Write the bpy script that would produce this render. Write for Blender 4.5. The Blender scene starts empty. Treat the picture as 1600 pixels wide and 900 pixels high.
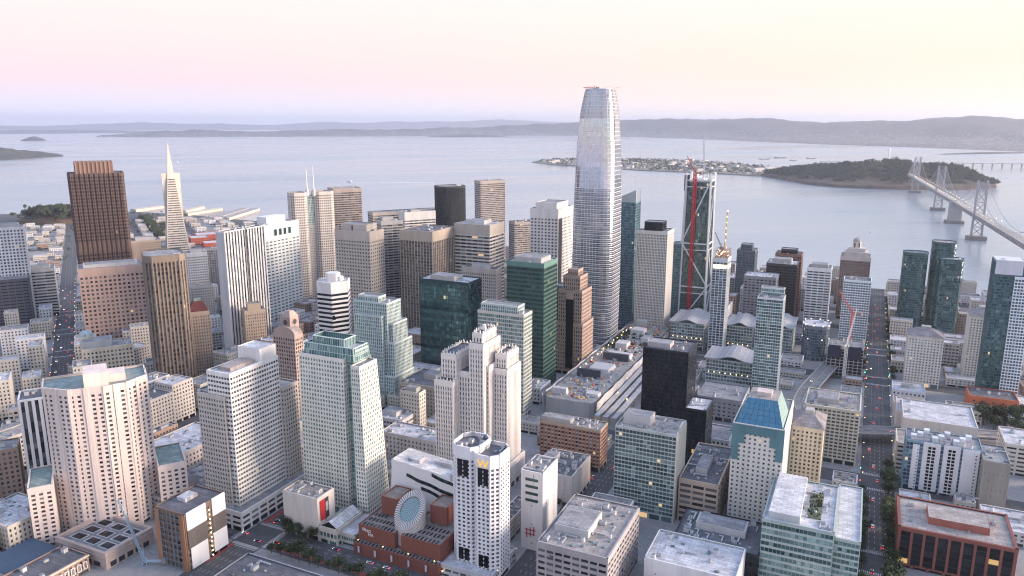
import bpy, bmesh, math, random
from mathutils import Vector, Matrix, noise
random.seed(7)
R = math.radians
scn = bpy.context.scene
C = scn.collection
# ------------------------------------------------------------------ camera
cam_d = bpy.data.cameras.new('camera'); cam = bpy.data.objects.new('camera', cam_d); C.objects.link(cam)
cam_d.sensor_width = 36.0; cam_d.lens = 36.0 * 1182.0 / 1600.0
cam_d.clip_start = 5.0; cam_d.clip_end = 150000.0
cam.location = (-425.0, -871.0, 286.0)
cam.rotation_euler = (R(90 - 12.33), 0, R(-20.3))
scn.camera = cam
CAMP = Vector(cam.location)
# ------------------------------------------------------------------ sky and sun
SUN_AZ, SUN_EL = 112.0, 13.0
world = bpy.data.worlds.new('World'); scn.world = world; world.use_nodes = True
wn = world.node_tree.nodes; wl = world.node_tree.links; wn.clear()
def wnode(t, **k):
    n = wn.new(t)
    for a, v in k.items(): setattr(n, a, v)
    return n
wo = wnode('ShaderNodeOutputWorld'); bg = wnode('ShaderNodeBackground'); wl.new(bg.outputs[0], wo.inputs[0])
tc = wnode('ShaderNodeTexCoord'); sep = wnode('ShaderNodeSeparateXYZ'); wl.new(tc.outputs['Generated'], sep.inputs[0])
def ramp(stops):
    n = wnode('ShaderNodeValToRGB'); e = n.color_ramp.elements
    while len(e) > 1: e.remove(e[-1])
    for i, (p, c) in enumerate(stops):
        el = e[0] if i == 0 else e.new(p)
        el.position = p; el.color = (*c, 1)
    return n
# elevation (sine) ramps: the dawn side and the side away from it
warm = ramp([(0, (.80, .66, .58)), (.03, (.70, .58, .47)), (.07, (.635, .55, .445)), (.12, (.62, .575, .495)), (.18, (.62, .60, .56)), (.35, (.60, .645, .73)), (.6, (.45, .55, .78)), (1, (.31, .43, .70))])
cool = ramp([(0, (.58, .59, .74)), (.02, (.60, .55, .64)), (.05, (.63, .49, .53)), (.08, (.625, .515, .515)), (.13, (.61, .55, .53)), (.18, (.61, .58, .58)), (.35, (.58, .63, .73)), (.6, (.44, .54, .78)), (1, (.31, .43, .70))])
wl.new(sep.outputs['Z'], warm.inputs[0]); wl.new(sep.outputs['Z'], cool.inputs[0])
sd = wnode('ShaderNodeVectorMath', operation='DOT_PRODUCT'); sd.inputs[1].default_value = (math.sin(R(SUN_AZ)), math.cos(R(SUN_AZ)), 0)
wl.new(tc.outputs['Generated'], sd.inputs[0])
mr = wnode('ShaderNodeMapRange', interpolation_type='SMOOTHSTEP'); mr.inputs[1].default_value = -.55; mr.inputs[2].default_value = .65
wl.new(sd.outputs['Value'], mr.inputs[0])
mixa = wnode('ShaderNodeMixRGB'); wl.new(mr.outputs[0], mixa.inputs[0]); wl.new(cool.outputs[0], mixa.inputs[1]); wl.new(warm.outputs[0], mixa.inputs[2])
sky = wnode('ShaderNodeTexSky', sky_type='NISHITA'); sky.sun_disc = False
sky.sun_elevation = R(SUN_EL); sky.sun_rotation = R(SUN_AZ); sky.altitude = 280; sky.dust_density = 2.0
sks = wnode('ShaderNodeMixRGB', blend_type='MULTIPLY'); sks.inputs[0].default_value = 1; sks.inputs[2].default_value = (.006, .006, .006, 1)
wl.new(sky.outputs[0], sks.inputs[1])
add = wnode('ShaderNodeMixRGB', blend_type='ADD'); add.inputs[0].default_value = 1
wl.new(mixa.outputs[0], add.inputs[1]); wl.new(sks.outputs[0], add.inputs[2]); wl.new(add.outputs[0], bg.inputs[0])
bg.inputs[1].default_value = .775
sl = bpy.data.lights.new('sun', 'SUN'); so = bpy.data.objects.new('sun', sl); C.objects.link(so)
sl.energy = 3.6; sl.angle = R(22); sl.color = (1.0, .80, .64)
sv = Vector((math.sin(R(SUN_AZ)) * math.cos(R(SUN_EL)), math.cos(R(SUN_AZ)) * math.cos(R(SUN_EL)), math.sin(R(SUN_EL))))
so.rotation_euler = (-sv).to_track_quat('-Z', 'Y').to_euler(); so.location = (0, 0, 900)
scn.view_settings.view_transform = 'Standard'; scn.view_settings.look = 'None'
scn.view_settings.exposure = 1.13; scn.view_settings.gamma = 1.0
scn.cycles.max_bounces = 6; scn.cycles.diffuse_bounces = 2; scn.cycles.glossy_bounces = 3
scn.cycles.volume_bounces = 1; scn.cycles.transparent_max_bounces = 4; scn.cycles.caustics_reflective = False
scn.cycles.pixel_filter_type = 'BLACKMAN_HARRIS'; scn.cycles.filter_width = 1.15
scn.cycles.use_denoising = True; scn.cycles.use_adaptive_sampling = True
# ------------------------------------------------------------------ helpers
def bear(d): return Vector((math.sin(R(d)), math.cos(R(d))))
SU, SV, NU, NV = bear(45.5), bear(135.5), bear(-9), bear(81)
def gp(g, a, b):                                   # street-grid coordinates to east / north metres
    p = SU * a + SV * b if g == 'S' else NU * a + NV * b
    return (p.x, p.y)
def rect(g, a0, a1, b0, b1):
    P = [gp(g, a0, b0), gp(g, a0, b1), gp(g, a1, b1), gp(g, a1, b0)]
    return ccw(P)
def area(P): return .5 * sum(P[i][0] * P[(i + 1) % len(P)][1] - P[(i + 1) % len(P)][0] * P[i][1] for i in range(len(P)))
def ccw(P): return list(P) if area(P) > 0 else list(P)[::-1]
def cen(P): return (sum(p[0] for p in P) / len(P), sum(p[1] for p in P) / len(P))
def scale_poly(P, s, c=None):
    c = c or cen(P); return [(c[0] + (p[0] - c[0]) * s, c[1] + (p[1] - c[1]) * s) for p in P]
def chamfer(P, d, k=1):
    out = []
    n = len(P)
    for i in range(n):
        p = Vector(P[i]); a = (Vector(P[i - 1]) - p).normalized(); b = (Vector(P[(i + 1) % n]) - p).normalized()
        s, e = p + a * d, p + b * d
        for j in range(k + 1):
            t = j / k
            q = s * (1 - t) ** 2 + p * 2 * t * (1 - t) * (1 if k > 1 else 0) + e * t * t if k > 1 else s * (1 - t) + e * t
            out.append((q.x, q.y))
    return out
def ngon(cx, cy, r, n, a0=0): return [(cx + r * math.cos(a0 + 2 * math.pi * i / n), cy + r * math.sin(a0 + 2 * math.pi * i / n)) for i in range(n)]
_mat = {}
def nodes_of(m):
    m.use_nodes = True
    nt = m.node_tree; return nt, nt.nodes['Principled BSDF']
def wallm(c, rough=.85, var=.17, scale=.05, metal=0.0, key=None):
    k = ('w', tuple(c), rough, metal, var)
    if k in _mat: return _mat[k]
    m = bpy.data.materials.new('wall_' + str(len(_mat))); nt, p = nodes_of(m); _mat[k] = m
    tcn = nt.nodes.new('ShaderNodeTexCoord')
    mp = nt.nodes.new('ShaderNodeMapping'); mp.inputs['Scale'].default_value = (1, 1, .12)
    nz = nt.nodes.new('ShaderNodeTexNoise'); nz.inputs['Scale'].default_value = scale * 2; nz.inputs['Detail'].default_value = 6; nz.inputs['Roughness'].default_value = .7
    nt.links.new(tcn.outputs['Object'], mp.inputs[0]); nt.links.new(mp.outputs[0], nz.inputs['Vector'])
    r = nt.nodes.new('ShaderNodeMapRange'); r.inputs[1].default_value = .3; r.inputs[2].default_value = .7; r.inputs[3].default_value = 1 - var; r.inputs[4].default_value = 1 + var * .7
    nt.links.new(nz.outputs[0], r.inputs[0])
    mx = nt.nodes.new('ShaderNodeVectorMath'); mx.operation = 'SCALE'; mx.inputs[0].default_value = c
    nt.links.new(r.outputs[0], mx.inputs['Scale']); nt.links.new(mx.outputs[0], p.inputs['Base Color'])
    p.inputs['Roughness'].default_value = rough; p.inputs['Metallic'].default_value = metal
    return m
def roofm(c):
    k = ('r', tuple(c))
    if k in _mat: return _mat[k]
    m = bpy.data.materials.new('roofing_' + str(len(_mat))); nt, p = nodes_of(m); _mat[k] = m; p.inputs['Roughness'].default_value = .9
    tcn = nt.nodes.new('ShaderNodeTexCoord'); mp = nt.nodes.new('ShaderNodeMapping'); mp.inputs['Rotation'].default_value = (0, 0, R(44.5)); nt.links.new(tcn.outputs['Object'], mp.inputs[0])
    bt = nt.nodes.new('ShaderNodeTexBrick'); bt.inputs['Scale'].default_value = .09; bt.inputs['Color1'].default_value = (.78, .78, .78, 1); bt.inputs['Color2'].default_value = (1.1, 1.1, 1.1, 1); bt.inputs['Mortar'].default_value = (.55, .55, .55, 1); bt.inputs['Mortar Size'].default_value = .012
    nt.links.new(mp.outputs[0], bt.inputs['Vector'])
    n1 = nt.nodes.new('ShaderNodeTexNoise'); n1.inputs['Scale'].default_value = .16; n1.inputs['Detail'].default_value = 10; n1.inputs['Roughness'].default_value = .72; nt.links.new(tcn.outputs['Object'], n1.inputs['Vector'])
    r = nt.nodes.new('ShaderNodeMapRange'); r.inputs[1].default_value = .32; r.inputs[2].default_value = .68; r.inputs[3].default_value = .66; r.inputs[4].default_value = 1.15; nt.links.new(n1.outputs[0], r.inputs[0])
    a = nt.nodes.new('ShaderNodeVectorMath'); a.operation = 'SCALE'; nt.links.new(bt.outputs[0], a.inputs[0]); nt.links.new(r.outputs[0], a.inputs['Scale'])
    b = nt.nodes.new('ShaderNodeVectorMath'); b.operation = 'MULTIPLY'; b.inputs[1].default_value = c; nt.links.new(a.outputs[0], b.inputs[0]); nt.links.new(b.outputs[0], p.inputs['Base Color'])
    return m
def emit(c, s):
    k = ('e', tuple(c), s)
    if k in _mat: return _mat[k]
    m = bpy.data.materials.new('light_' + str(len(_mat))); nt, p = nodes_of(m); _mat[k] = m
    p.inputs['Base Color'].default_value = (*c, 1); p.inputs['Emission Color'].default_value = (*c, 1); p.inputs['Emission Strength'].default_value = s
    return m
def glassm(dark, light, metal=.25, rough=.1, blind=.0, lit=.02, litc=(1, .62, .24)):
    k = ('g', tuple(dark), tuple(light), metal, rough, blind, lit)
    if k in _mat: return _mat[k]
    m = bpy.data.materials.new('glass_' + str(len(_mat))); nt, p = nodes_of(m); _mat[k] = m
    at = nt.nodes.new('ShaderNodeAttribute'); at.attribute_name = 'r'
    cr = nt.nodes.new('ShaderNodeValToRGB'); e = cr.color_ramp.elements
    e[0].position = 0; e[0].color = (*dark, 1); e[1].position = .78; e[1].color = (*[d * .5 + l * .5 for d, l in zip(dark, light)], 1)
    q = e.new(.96); q.color = (*light, 1)
    if blind > 0:
        q = e.new(1 - blind); q.color = (*[d * .45 + l * .55 for d, l in zip(dark, light)], 1)
    nt.links.new(at.outputs['Fac'], cr.inputs[0]); nt.links.new(cr.outputs[0], p.inputs['Base Color'])
    gt = nt.nodes.new('ShaderNodeMath'); gt.operation = 'GREATER_THAN'; gt.inputs[1].default_value = 1 - lit
    nt.links.new(at.outputs['Fac'], gt.inputs[0])
    ms = nt.nodes.new('ShaderNodeMath'); ms.operation = 'MULTIPLY'; ms.inputs[1].default_value = .32
    nt.links.new(gt.outputs[0], ms.inputs[0]); nt.links.new(ms.outputs[0], p.inputs['Emission Strength'])
    p.inputs['Emission Color'].default_value = (*litc, 1)
    p.inputs['Metallic'].default_value = metal; p.inputs['Roughness'].default_value = rough
    p.inputs['IOR'].default_value = 1.5; p.inputs['Specular IOR Level'].default_value = .5 if metal > .2 else .28
    return m
class MB:
    """collects faces and becomes one mesh object"""
    def __init__(s): s.v = []; s.f = []; s.m = []; s.r = []; s.mats = []
    def mi(s, mat):
        for i, x in enumerate(s.mats):
            if x is mat: return i
        s.mats.append(mat); return len(s.mats) - 1
    def face(s, pts, mat, r=0.0):
        n = len(s.v); s.v.extend(pts); s.f.append(tuple(range(n, n + len(pts)))); s.m.append(s.mi(mat)); s.r.append(r)
    def hexa(s, p, mat, back=True):                # p: 8 points, 0-3 back face, 4-7 front face
        n = len(s.v); s.v.extend(p); k = s.mi(mat)
        F = [(4, 5, 6, 7), (0, 4, 7, 3), (1, 2, 6, 5), (3, 7, 6, 2), (0, 1, 5, 4)]
        if back: F.append((0, 3, 2, 1))
        for f in F: s.f.append(tuple(n + i for i in f)); s.m.append(k); s.r.append(0.0)
    def box(s, c, d, mat, rz=0.0):
        ca, sa = math.cos(rz), math.sin(rz); P = []
        for z in (-1, 1):
            for x, y in ((-1, -1), (1, -1), (1, 1), (-1, 1)):
                X, Y = x * d[0] / 2, y * d[1] / 2
                P.append((c[0] + X * ca - Y * sa, c[1] + X * sa + Y * ca, c[2] + z * d[2] / 2))
        s.hexa(P, mat)
    def prism(s, P, z0, z1, mat, top=True, P2=None, bottom=False):
        P2 = P2 or P; n = len(P)
        for i in range(n):
            j = (i + 1) % n
            s.face([(*P[i], z0), (*P[j], z0), (*P2[j], z1), (*P2[i], z1)], mat)
        if top: s.face([(*p, z1) for p in P2], mat)
        if bottom: s.face([(*p, z0) for p in P[::-1]], mat)
    def bar(s, a, b, w, mat, n=4):
        a, b = Vector(a), Vector(b); d = (b - a).normalized()
        x = d.cross(Vector((0, 0, 1)));
        if x.length < .01: x = Vector((1, 0, 0))
        x.normalize(); y = d.cross(x)
        A = []; B = []
        for i in range(n):
            t = 2 * math.pi * (i + .5) / n; o = (x * math.cos(t) + y * math.sin(t)) * w * (.7071 if n == 4 else .5)
            A.append(tuple(a + o)); B.append(tuple(b + o))
        k = len(s.v); s.v.extend(A + B); q = s.mi(mat)
        for i in range(n):
            j = (i + 1) % n; s.f.append((k + i, k + j, k + n + j, k + n + i)); s.m.append(q); s.r.append(0)
        s.f.append(tuple(k + i for i in range(n - 1, -1, -1))); s.f.append(tuple(k + n + i for i in range(n))); s.m += [q, q]; s.r += [0, 0]
    def mesh(s, name, org=(0, 0, 0)):
        me = bpy.data.meshes.new(name)
        ox, oy, oz = org
        me.from_pydata([(x - ox, y - oy, z - oz) for x, y, z in s.v], [], s.f)
        for m in s.mats: me.materials.append(m)
        me.polygons.foreach_set('material_index', s.m)
        if any(s.r):
            a = me.attributes.new('r', 'FLOAT', 'FACE'); a.data.foreach_set('value', s.r)
        me.update(); return me
    def build(s, name, parent=None, org=(0, 0, 0), kind=None, label=None):
        if not s.f: return None
        o = bpy.data.objects.new(name, s.mesh(name, org)); C.objects.link(o)
        if parent is not None: o.parent = parent
        else: o.location = org
        if kind: o['kind'] = kind
        if label: o['label'] = label
        return o
def thing(name, label, cat, loc=(0, 0, 0), group=None, rz=0.0):
    o = bpy.data.objects.new(name, None); C.objects.link(o); o.location = loc; o.rotation_euler = (0, 0, rz)
    o.empty_display_size = 1
    o['label'] = label; o['category'] = cat
    if group: o['group'] = group
    return o
def tag(o, label=None, cat=None, group=None, kind=None):
    for k, v in (('label', label), ('category', cat), ('group', group), ('kind', kind)):
        if v: o[k] = v
    return o
def copy_tree(o, parent=None):
    c = o.copy(); C.objects.link(c); c.parent = parent
    for ch in o.children: copy_tree(ch, c)
    return c
# ------------------------------------------------------------------ facades: real recessed windows behind piers and spandrels
class Fac:
    def __init__(s, A, B, A2, B2, z0, z1):
        s.A, s.B, s.A2, s.B2, s.z0, s.z1 = A, B, A2, B2, z0, z1
        dx, dy = B[0] - A[0], B[1] - A[1]; s.L = math.hypot(dx, dy) or 1e-6
        s.n = (dy / s.L, -dx / s.L); s.t = (dx / s.L, dy / s.L)
        mx, my = (A[0] + B[0]) / 2, (A[1] + B[1]) / 2
        s.seen = s.n[0] * (CAMP.x - mx) + s.n[1] * (CAMP.y - my) > -.18 * math.hypot(CAMP.x - mx, CAMP.y - my)
    def P(s, u, z, d=0.0):
        t = (z - s.z0) / (s.z1 - s.z0)
        ax = s.A[0] + (s.A2[0] - s.A[0]) * t; ay = s.A[1] + (s.A2[1] - s.A[1]) * t
        bx = s.B[0] + (s.B2[0] - s.B[0]) * t; by = s.B[1] + (s.B2[1] - s.B[1]) * t
        return (ax + (bx - ax) * u + s.n[0] * d, ay + (by - ay) * u + s.n[1] * d, z)
    def box(s, mb, u0, u1, za, zb, d0, d1, mat):
        p = s.P
        mb.hexa([p(u0, za, d0), p(u1, za, d0), p(u1, zb, d0), p(u0, zb, d0), p(u0, za, d1), p(u1, za, d1), p(u1, zb, d1), p(u0, zb, d1)], mat, False)
def facade(W, G, f, st, wins=None, rnd=random):
    L, z0, z1 = f.L, f.z0, f.z1
    wm, gm = st['w'], st['g']; pm = st.get('pm', wm); sm = st.get('sm', wm)
    fh, bw, pw, sf, dp, ds = st['fh'], st['bw'], st['pw'], st['sf'], st['dp'], st['ds']
    cap = min(st['cap'], (z1 - z0) * .4); base = min(st['base'], (z1 - z0) * .3)
    dm = max(dp, ds) + .06; ce = dm * .96 / L
    f.box(W, -ce, 1 + ce, z1 - cap, z1, -.5, dm, st.get('cm', wm))
    zb, zt = z0 + base, z1 - cap
    nf = max(1, round((zt - zb) / fh)); h = (zt - zb) / nf
    nb = max(1, round(L / bw)); w = 1.0 / nb
    if base > .5:                                      # ground floor: dark shopfronts between thick piers
        k = max(1, round(L / 9.0))
        for i in range(k):
            G.face([f.P(i / k, z0, .0), f.P((i + 1) / k, z0, .0), f.P((i + 1) / k, zb, .0), f.P(i / k, zb, .0)], gm, rnd.random() ** 2 * .9 if rnd.random() > .006 else .999)
        for i in range(k + 1):
            f.box(W, max(-ce, i / k - .8 / L), min(1 + ce, i / k + .8 / L), z0, zb, -.1, dm - .03, wm)
        f.box(W, -ce * .98, 1 + ce * .98, zb - .9, zb, -.1, dm + .02, wm)
    pu = pw * w / 2; lo = st.get('lo', 0.35)
    if f.seen:
        for j in range(nf):
            za, zc = zb + j * h, zb + (j + 1) * h
            floorr = rnd.random()
            for i in range(nb):
                u0, u1 = i * w + pu * .85, (i + 1) * w - pu * .85
                a, c = rnd.gauss(0, .012) * w * L, rnd.gauss(0, .012) * h
                r = rnd.random()
                if st.get('corr') and r < .9: r = min(.93, max(0, floorr * .9 + rnd.gauss(0, .12)))
                q = [f.P(u0, za, .02 - a - c), f.P(u1, za, .02 + a - c), f.P(u1, zc, .02 + a + c), f.P(u0, zc, .02 - a + c)]
                if wins is not None: wins.append((q, gm, r, f, j, i))
                else: G.face(q, gm, r)
    else:
        G.face([f.P(0, zb, .02), f.P(1, zb, .02), f.P(1, zt, .02), f.P(0, zt, .02)], gm, .3)
    if pw > 0:
        step = st.get('ps', 1)
        for i in range(0, nb + 1, step):
            u = i * w; k = pu * (st.get('cw', 1) if i in (0, nb) else 1)
            f.box(W, max(-dp * .97 / L, u - k), min(1 + dp * .97 / L, u + k), zb, zt, -.1, dp, pm)
    if sf > 0:
        for j in range(nf + 1):
            zc = zb + j * h
            s0, s1 = max(zb, zc - sf * h * (1 - lo)), min(zt, zc + sf * h * lo)
            if s1 - s0 > .05: f.box(W, -ds * .97 / L, 1 + ds * .97 / L, s0, s1, -.1, ds, sm)
# glass kinds
GD = dict(
 dk=glassm((.006, .007, .009), (.22, .22, .23), .0, .12, .16, .003),
 dk2=glassm((.018, .018, .022), (.22, .21, .21), .0, .15, .25, .003),
 teal=glassm((.035, .095, .10), (.34, .52, .51), .5, .12, .22, .005),
 lteal=glassm((.09, .19, .19), (.42, .58, .56), .40, .12, .25, .002),
 green=glassm((.018, .055, .050), (.11, .22, .20), .62, .10, .06, .003),
 dteal=glassm((.008, .032, .042), (.13, .26, .28), .55, .10, .08, .006),
 blue=glassm((.04, .08, .11), (.27, .40, .50), .55, .10, .1, .004),
 black=glassm((.006, .008, .012), (.03, .04, .055), .2, .08, .03, .002),
 pale=glassm((.46, .49, .55), (.66, .69, .74), .88, .10, .1, .004),
 inf=glassm((.018, .055, .07), (.22, .36, .38), .62, .10, .1, .0015),
 olive=glassm((.03, .05, .045), (.20, .25, .22), .25, .12, .1, .004))
def W3(c, v=.18): return wallm(c, .85, v)
ST = {}
def sty(k, w, g, fh, bw, pw, sf, dp=.35, ds=.29, cap=2.0, base=5.0, **o):
    d = dict(w=W3(w), g=GD[g], fh=fh, bw=bw, pw=pw, sf=sf, dp=dp, ds=ds, cap=cap, base=base)
    for a, b in o.items():
        d[a] = W3(b) if a in ('pm', 'sm', 'cm') and isinstance(b, tuple) else b
    ST[k] = d
sty('grayoff', (.40, .36, .36), 'dk', 4.1, 5.6, .20, .52, .5, .40, 3.2)
sty('blankwhite', (.74, .71, .71), 'dk', 16, 14, .93, .93, .3, .2, 2.0, 0)
sty('blankbeige', (.66, .59, .54), 'dk', 7, 12, .95, .9, .3, .2, 2.5, 4)
sty('brick', (.40, .33, .27), 'dk', 3.6, 3.1, .34, .42, .4, .3, 2.2, pm=(.36, .16, .11))
sty('tealslab', (.46, .47, .46), 'teal', 3.1, 2.6, .09, .26, .2, .26, 1.6, corr=1)
sty('beigeoff', (.50, .39, .31), 'dk', 4.2, 8.5, .14, .46, .45, .36, 2.4)
sty('black', (.015, .018, .024), 'black', 3.9, 1.8, .08, .10, .08, .05, 1.5)
sty('blacklow', (.02, .023, .028), 'black', 4.2, 3.2, .08, .12, .12, .08, 1.2)
sty('green', (.045, .095, .085), 'green', 4.6, 2.6, .08, .42, .12, .16, 5.0, cm=(.11, .22, .19))
sty('tealcream', (.60, .55, .50), 'lteal', 4.0, 2.2, .12, .26, .2, .35, 2.2)
sty('dteal', (.018, .045, .055), 'dteal', 4.4, 3.1, .10, .14, .14, .1, 3.0, corr=1)
sty('lteal', (.52, .58, .57), 'lteal', 3.7, 2.3, .30, .20, .4, .28, 1.5)
sty('stripes', (.80, .77, .76), 'dk', 4.2, 4.7, .46, 0, .8, 0, 1.5, 6)
sty('whiteteal', (.76, .75, .73), 'teal', 4.6, 7.5, .34, .60, .3, .25, 22)
sty('tangrid', (.50, .44, .39), 'dk', 4.7, 4.4, .46, .54, .4, .32, 12)
sty('brownvert', (.52, .44, .36), 'dk2', 4.2, 4.6, .16, .5, .8, .15, 14, 8, sm=(.20, .165, .145), cm=(.46, .385, .315))
sty('bwband', (.56, .52, .49), 'dk', 4.8, 9, .05, .48, .2, .4, 15, cm=(.43, .385, .34))
sty('arches', (.46, .40, .36), 'dk', 4, 2.8, .5, .45, .4, .32, 6)
sty('whitepunch', (.78, .72, .69), 'dk', 4.8, 5.2, .44, .50, .4, .3, 13)
sty('tealnar', (.12, .22, .24), 'blue', 3.7, 1.9, .1, .22, .15, .1, 2)
sty('whitebeale', (.66, .63, .60), 'dk', 3.8, 2.0, .48, .34, .4, .25, 4)
sty('glass1183', (.66, .68, .69), 'teal', 3.2, 2.3, .10, .22, .15, .25, 1.2, corr=1)
sty('slab1113', (.62, .63, .64), 'blue', 3.3, 4.5, .16, .20, .35, .25, 5)
sty('grayband', (.25, .25, .28), 'dk', 3.9, 5, .3, .5, .2, .3, 3)
sty('darkbrown', (.055, .045, .045), 'black', 3.9, 2, .12, .3, .12, .2, 3)
sty('redbr', (.25, .14, .11), 'dk', 3.9, 3, .3, .45, .2, .3, 3)
sty('darkstep', (.13, .15, .17), 'blue', 3.9, 2.4, .3, .35, .3, .2, 3)
sty('whitebands', (.77, .76, .76), 'dk', 3.7, 7, .12, .50, .3, .42, 4)
sty('inf', (.045, .10, .11), 'inf', 3.2, 1.7, .12, .22, .08, .16, 2.5, corr=1)
sty('tealright', (.05, .12, .14), 'inf', 3.2, 2, .12, .2, .1, .15, 2)
sty('condo', (.70, .64, .60), 'teal', 3.1, 3.0, .50, .48, .35, .28, 2)
sty('resid', (.22, .32, .40), 'blue', 3.2, 2.4, .12, .24, .12, .18, 1.5)
sty('graypanel', (.30, .28, .255), 'dk', 13, 3.0, .9, .9, .25, .16, 2, 0)
sty('redbrown', (.23, .078, .062), 'black', 3.9, 7.2, .22, .10, 1.2, .25, 2.6, 3, sm=(.035, .03, .03))
sty('tealbands', (.42, .49, .48), 'teal', 4.1, 2.4, .07, .36, .15, .38, 1.4, corr=1)
sty('palace', (.40, .345, .29), 'dk', 4, 3.4, .58, .55, .35, .28, 3)
sty('creamsmall', (.64, .58, .50), 'dk', 3.8, 3.0, .56, .52, .35, .28, 2)
sty('palepink', (.62, .55, .52), 'dk', 4, 3.6, .60, .52, .35, .28, 2.5)
sty('lightband', (.55, .52, .50), 'dk', 4, 3.2, .25, .52, .3, .4, 2)
sty('clock', (.42, .31, .27), 'dk', 3.8, 2.6, .38, .38, .4, .3, 3)
sty('creampunch', (.76, .72, .65), 'dk2', 3.3, 3.4, .60, .55, .3, .22, 2)
sty('creamapt', (.66, .57, .44), 'dk2', 3.2, 3.2, .52, .46, .4, .3, 2)
sty('garage', (.62, .56, .50), 'dk', 3.9, 9.5, .2, .55, .3, .4, 1.6, 3)
sty('orange', (.62, .17, .08), 'dk', 6, 8, .75, .7, .25, .2, 2, 0)
sty('curvedglass', (.16, .18, .21), 'blue', 3.5, 2.2, .2, .2, .15, .1, 4)
sty('grayplain', (.33, .33, .36), 'dk', 4, 5, .5, .6, .2, .3, 3)
sty('rincon', (.55, .49, .46), 'dk', 3.8, 2.6, .2, .52, .3, .4, 6, sm=(.26, .17, .14))
sty('bluewhite', (.74, .78, .82), 'blue', 3.2, 2.8, .22, .34, .3, .4, 2)
sty('constr', (.45, .42, .39), 'black', 3.8, 5, .14, .16, .1, .3, .6, 0)
sty('creamband', (.60, .53, .44), 'olive', 3.2, 3.6, .30, .42, .3, .6, 1.6)
sty('pink', (.43, .30, .255), 'dk', 5.2, 5.0, .46, .48, .4, .32, 9)
sty('post', (.235, .185, .15), 'dk2', 4.6, 3.4, .42, .36, .9, .25, 7, sm=(.135, .105, .085))
sty('white650', (.80, .78, .79), 'dk', 4.6, 4.3, .44, .46, .5, .4, 3)
sty('bwleft', (.60, .59, .59), 'dk', 4.6, 12, .03, .50, .2, .35, 3)
sty('darkleft', (.10, .10, .125), 'black', 4.6, 9, .05, .7, .15, .3, 2, pm=(.35, .33, .33))
sty('beige130', (.66, .58, .47), 'dk', 4.2, 3.8, .5, .5, .4, .3, 3)
sty('terr', (.46, .35, .28), 'dk', 3.6, 3, .5, .5, .5, .7, 3)
sty('slim', (.48, .37, .29), 'dk', 3.8, 2.6, .6, .5, .35, .25, 4)
sty('graypale', (.58, .58, .60), 'dk', 3.9, 3, .4, .5, .3, .4, 5)
sty('graygrid', (.34, .33, .34), 'dk', 4, 3.6, .3, .3, .4, .3, 2)
sty('brownband', (.38, .32, .29), 'dk', 3.9, 6, .06, .46, .2, .3, 6)
sty('graystep', (.36, .36, .355), 'dk2', 3.9, 2.6, .6, .6, .3, .22, 3)
sty('darkband', (.40, .39, .39), 'dk', 3.9, 8, .06, .42, .2, .3, 5)
sty('whitecap', (.60, .585, .57), 'dk', 4, 8, .05, .46, .2, .3, 12)
sty('tanband2', (.40, .36, .33), 'dk', 4, 8, .05, .5, .2, .3, 4)
sty('cal101', (.05, .055, .06), 'black', 3.9, 2, .25, .1, .35, .1, 3)
sty('emb', (.42, .37, .34), 'dk', 3.8, 6, .06, .5, .2, .3, 5)
sty('brownslab', (.36, .32, .30), 'dk', 3.8, 6, .1, .5, .2, .3, 4)
sty('penth', (.46, .45, .45), 'dk', 5, 3, .9, .85, .12, .08, 1, 0)
sty('low1', (.55, .50, .46), 'dk', 3.8, 3.4, .5, .5, .3, .22, 1.4, 4)
sty('low2', (.68, .66, .67), 'dk', 3.8, 3.8, .55, .5, .3, .22, 1.4, 4)
sty('low3', (.36, .25, .20), 'dk', 3.8, 3.4, .5, .5, .3, .22, 1.4, 4)
sty('low4', (.42, .40, .39), 'dk', 3.8, 4, .3, .5, .3, .22, 1.4, 4)
sty('low5', (.58, .53, .47), 'dk', 3.8, 3.2, .55, .5, .3, .22, 1.4, 4)
ROOF_W, ROOF_G, ROOF_D, ROOF_T = roofm((.60, .59, .62)), roofm((.32, .315, .33)), roofm((.15, .15, .17)), roofm((.40, .36, .34))
METAL = wallm((.50, .51, .53), .5, .12, metal=.3); METALD = wallm((.22, .23, .25), .6, .12)
# rooftop machines, shared between roofs
def unit_mesh(k):
    m = MB()
    if k == 0:
        m.box((0, 0, 1.1), (4.2, 2.4, 1.9), METAL); m.box((0, 0, .1), (4.5, 2.7, .2), METALD)
        for x in (-1.1, 1.1): m.prism(ngon(x, 0, .85, 10), 2.05, 2.3, METALD)
    elif k == 1:
        m.box((0, 0, 1.5), (3, 3, 3), wallm((.62, .60, .60))); m.box((0, 0, 3.1), (3.4, 3.4, .25), METALD); m.box((0, -1.53, 1.1), (1, .08, 2.1), METALD)
    elif k == 2:
        m.box((0, 0, .9), (9, .9, .8), METAL); m.box((4.1, 1.6, .9), (.9, 3, .8), METAL)
        for x in (-3, 0, 3): m.box((x, 0, .25), (.25, .7, .5), METALD)
    elif k == 3:
        m.prism(ngon(0, 0, 1.3, 12), 0, 2.6, wallm((.66, .66, .68)), P2=ngon(0, 0, 1.25, 12)); m.prism(ngon(0, 0, .8, 12), 2.6, 3.1, METALD)
    elif k == 4:
        m.box((0, 0, .35), (2.6, 1.8, .7), METALD); m.face([(-1.2, -.8, .72), (1.2, -.8, .72), (1.2, .8, .95), (-1.2, .8, .95)], GD['teal'], .5)
    else:
        m.box((0, 0, .5), (1.4, 1.4, 1), METAL); m.bar((0, 0, 1), (0, 0, 4.5), .18, METALD)
    return m.mesh('rooftop_unit')
UNITS = [unit_mesh(k) for k in range(6)]
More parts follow.
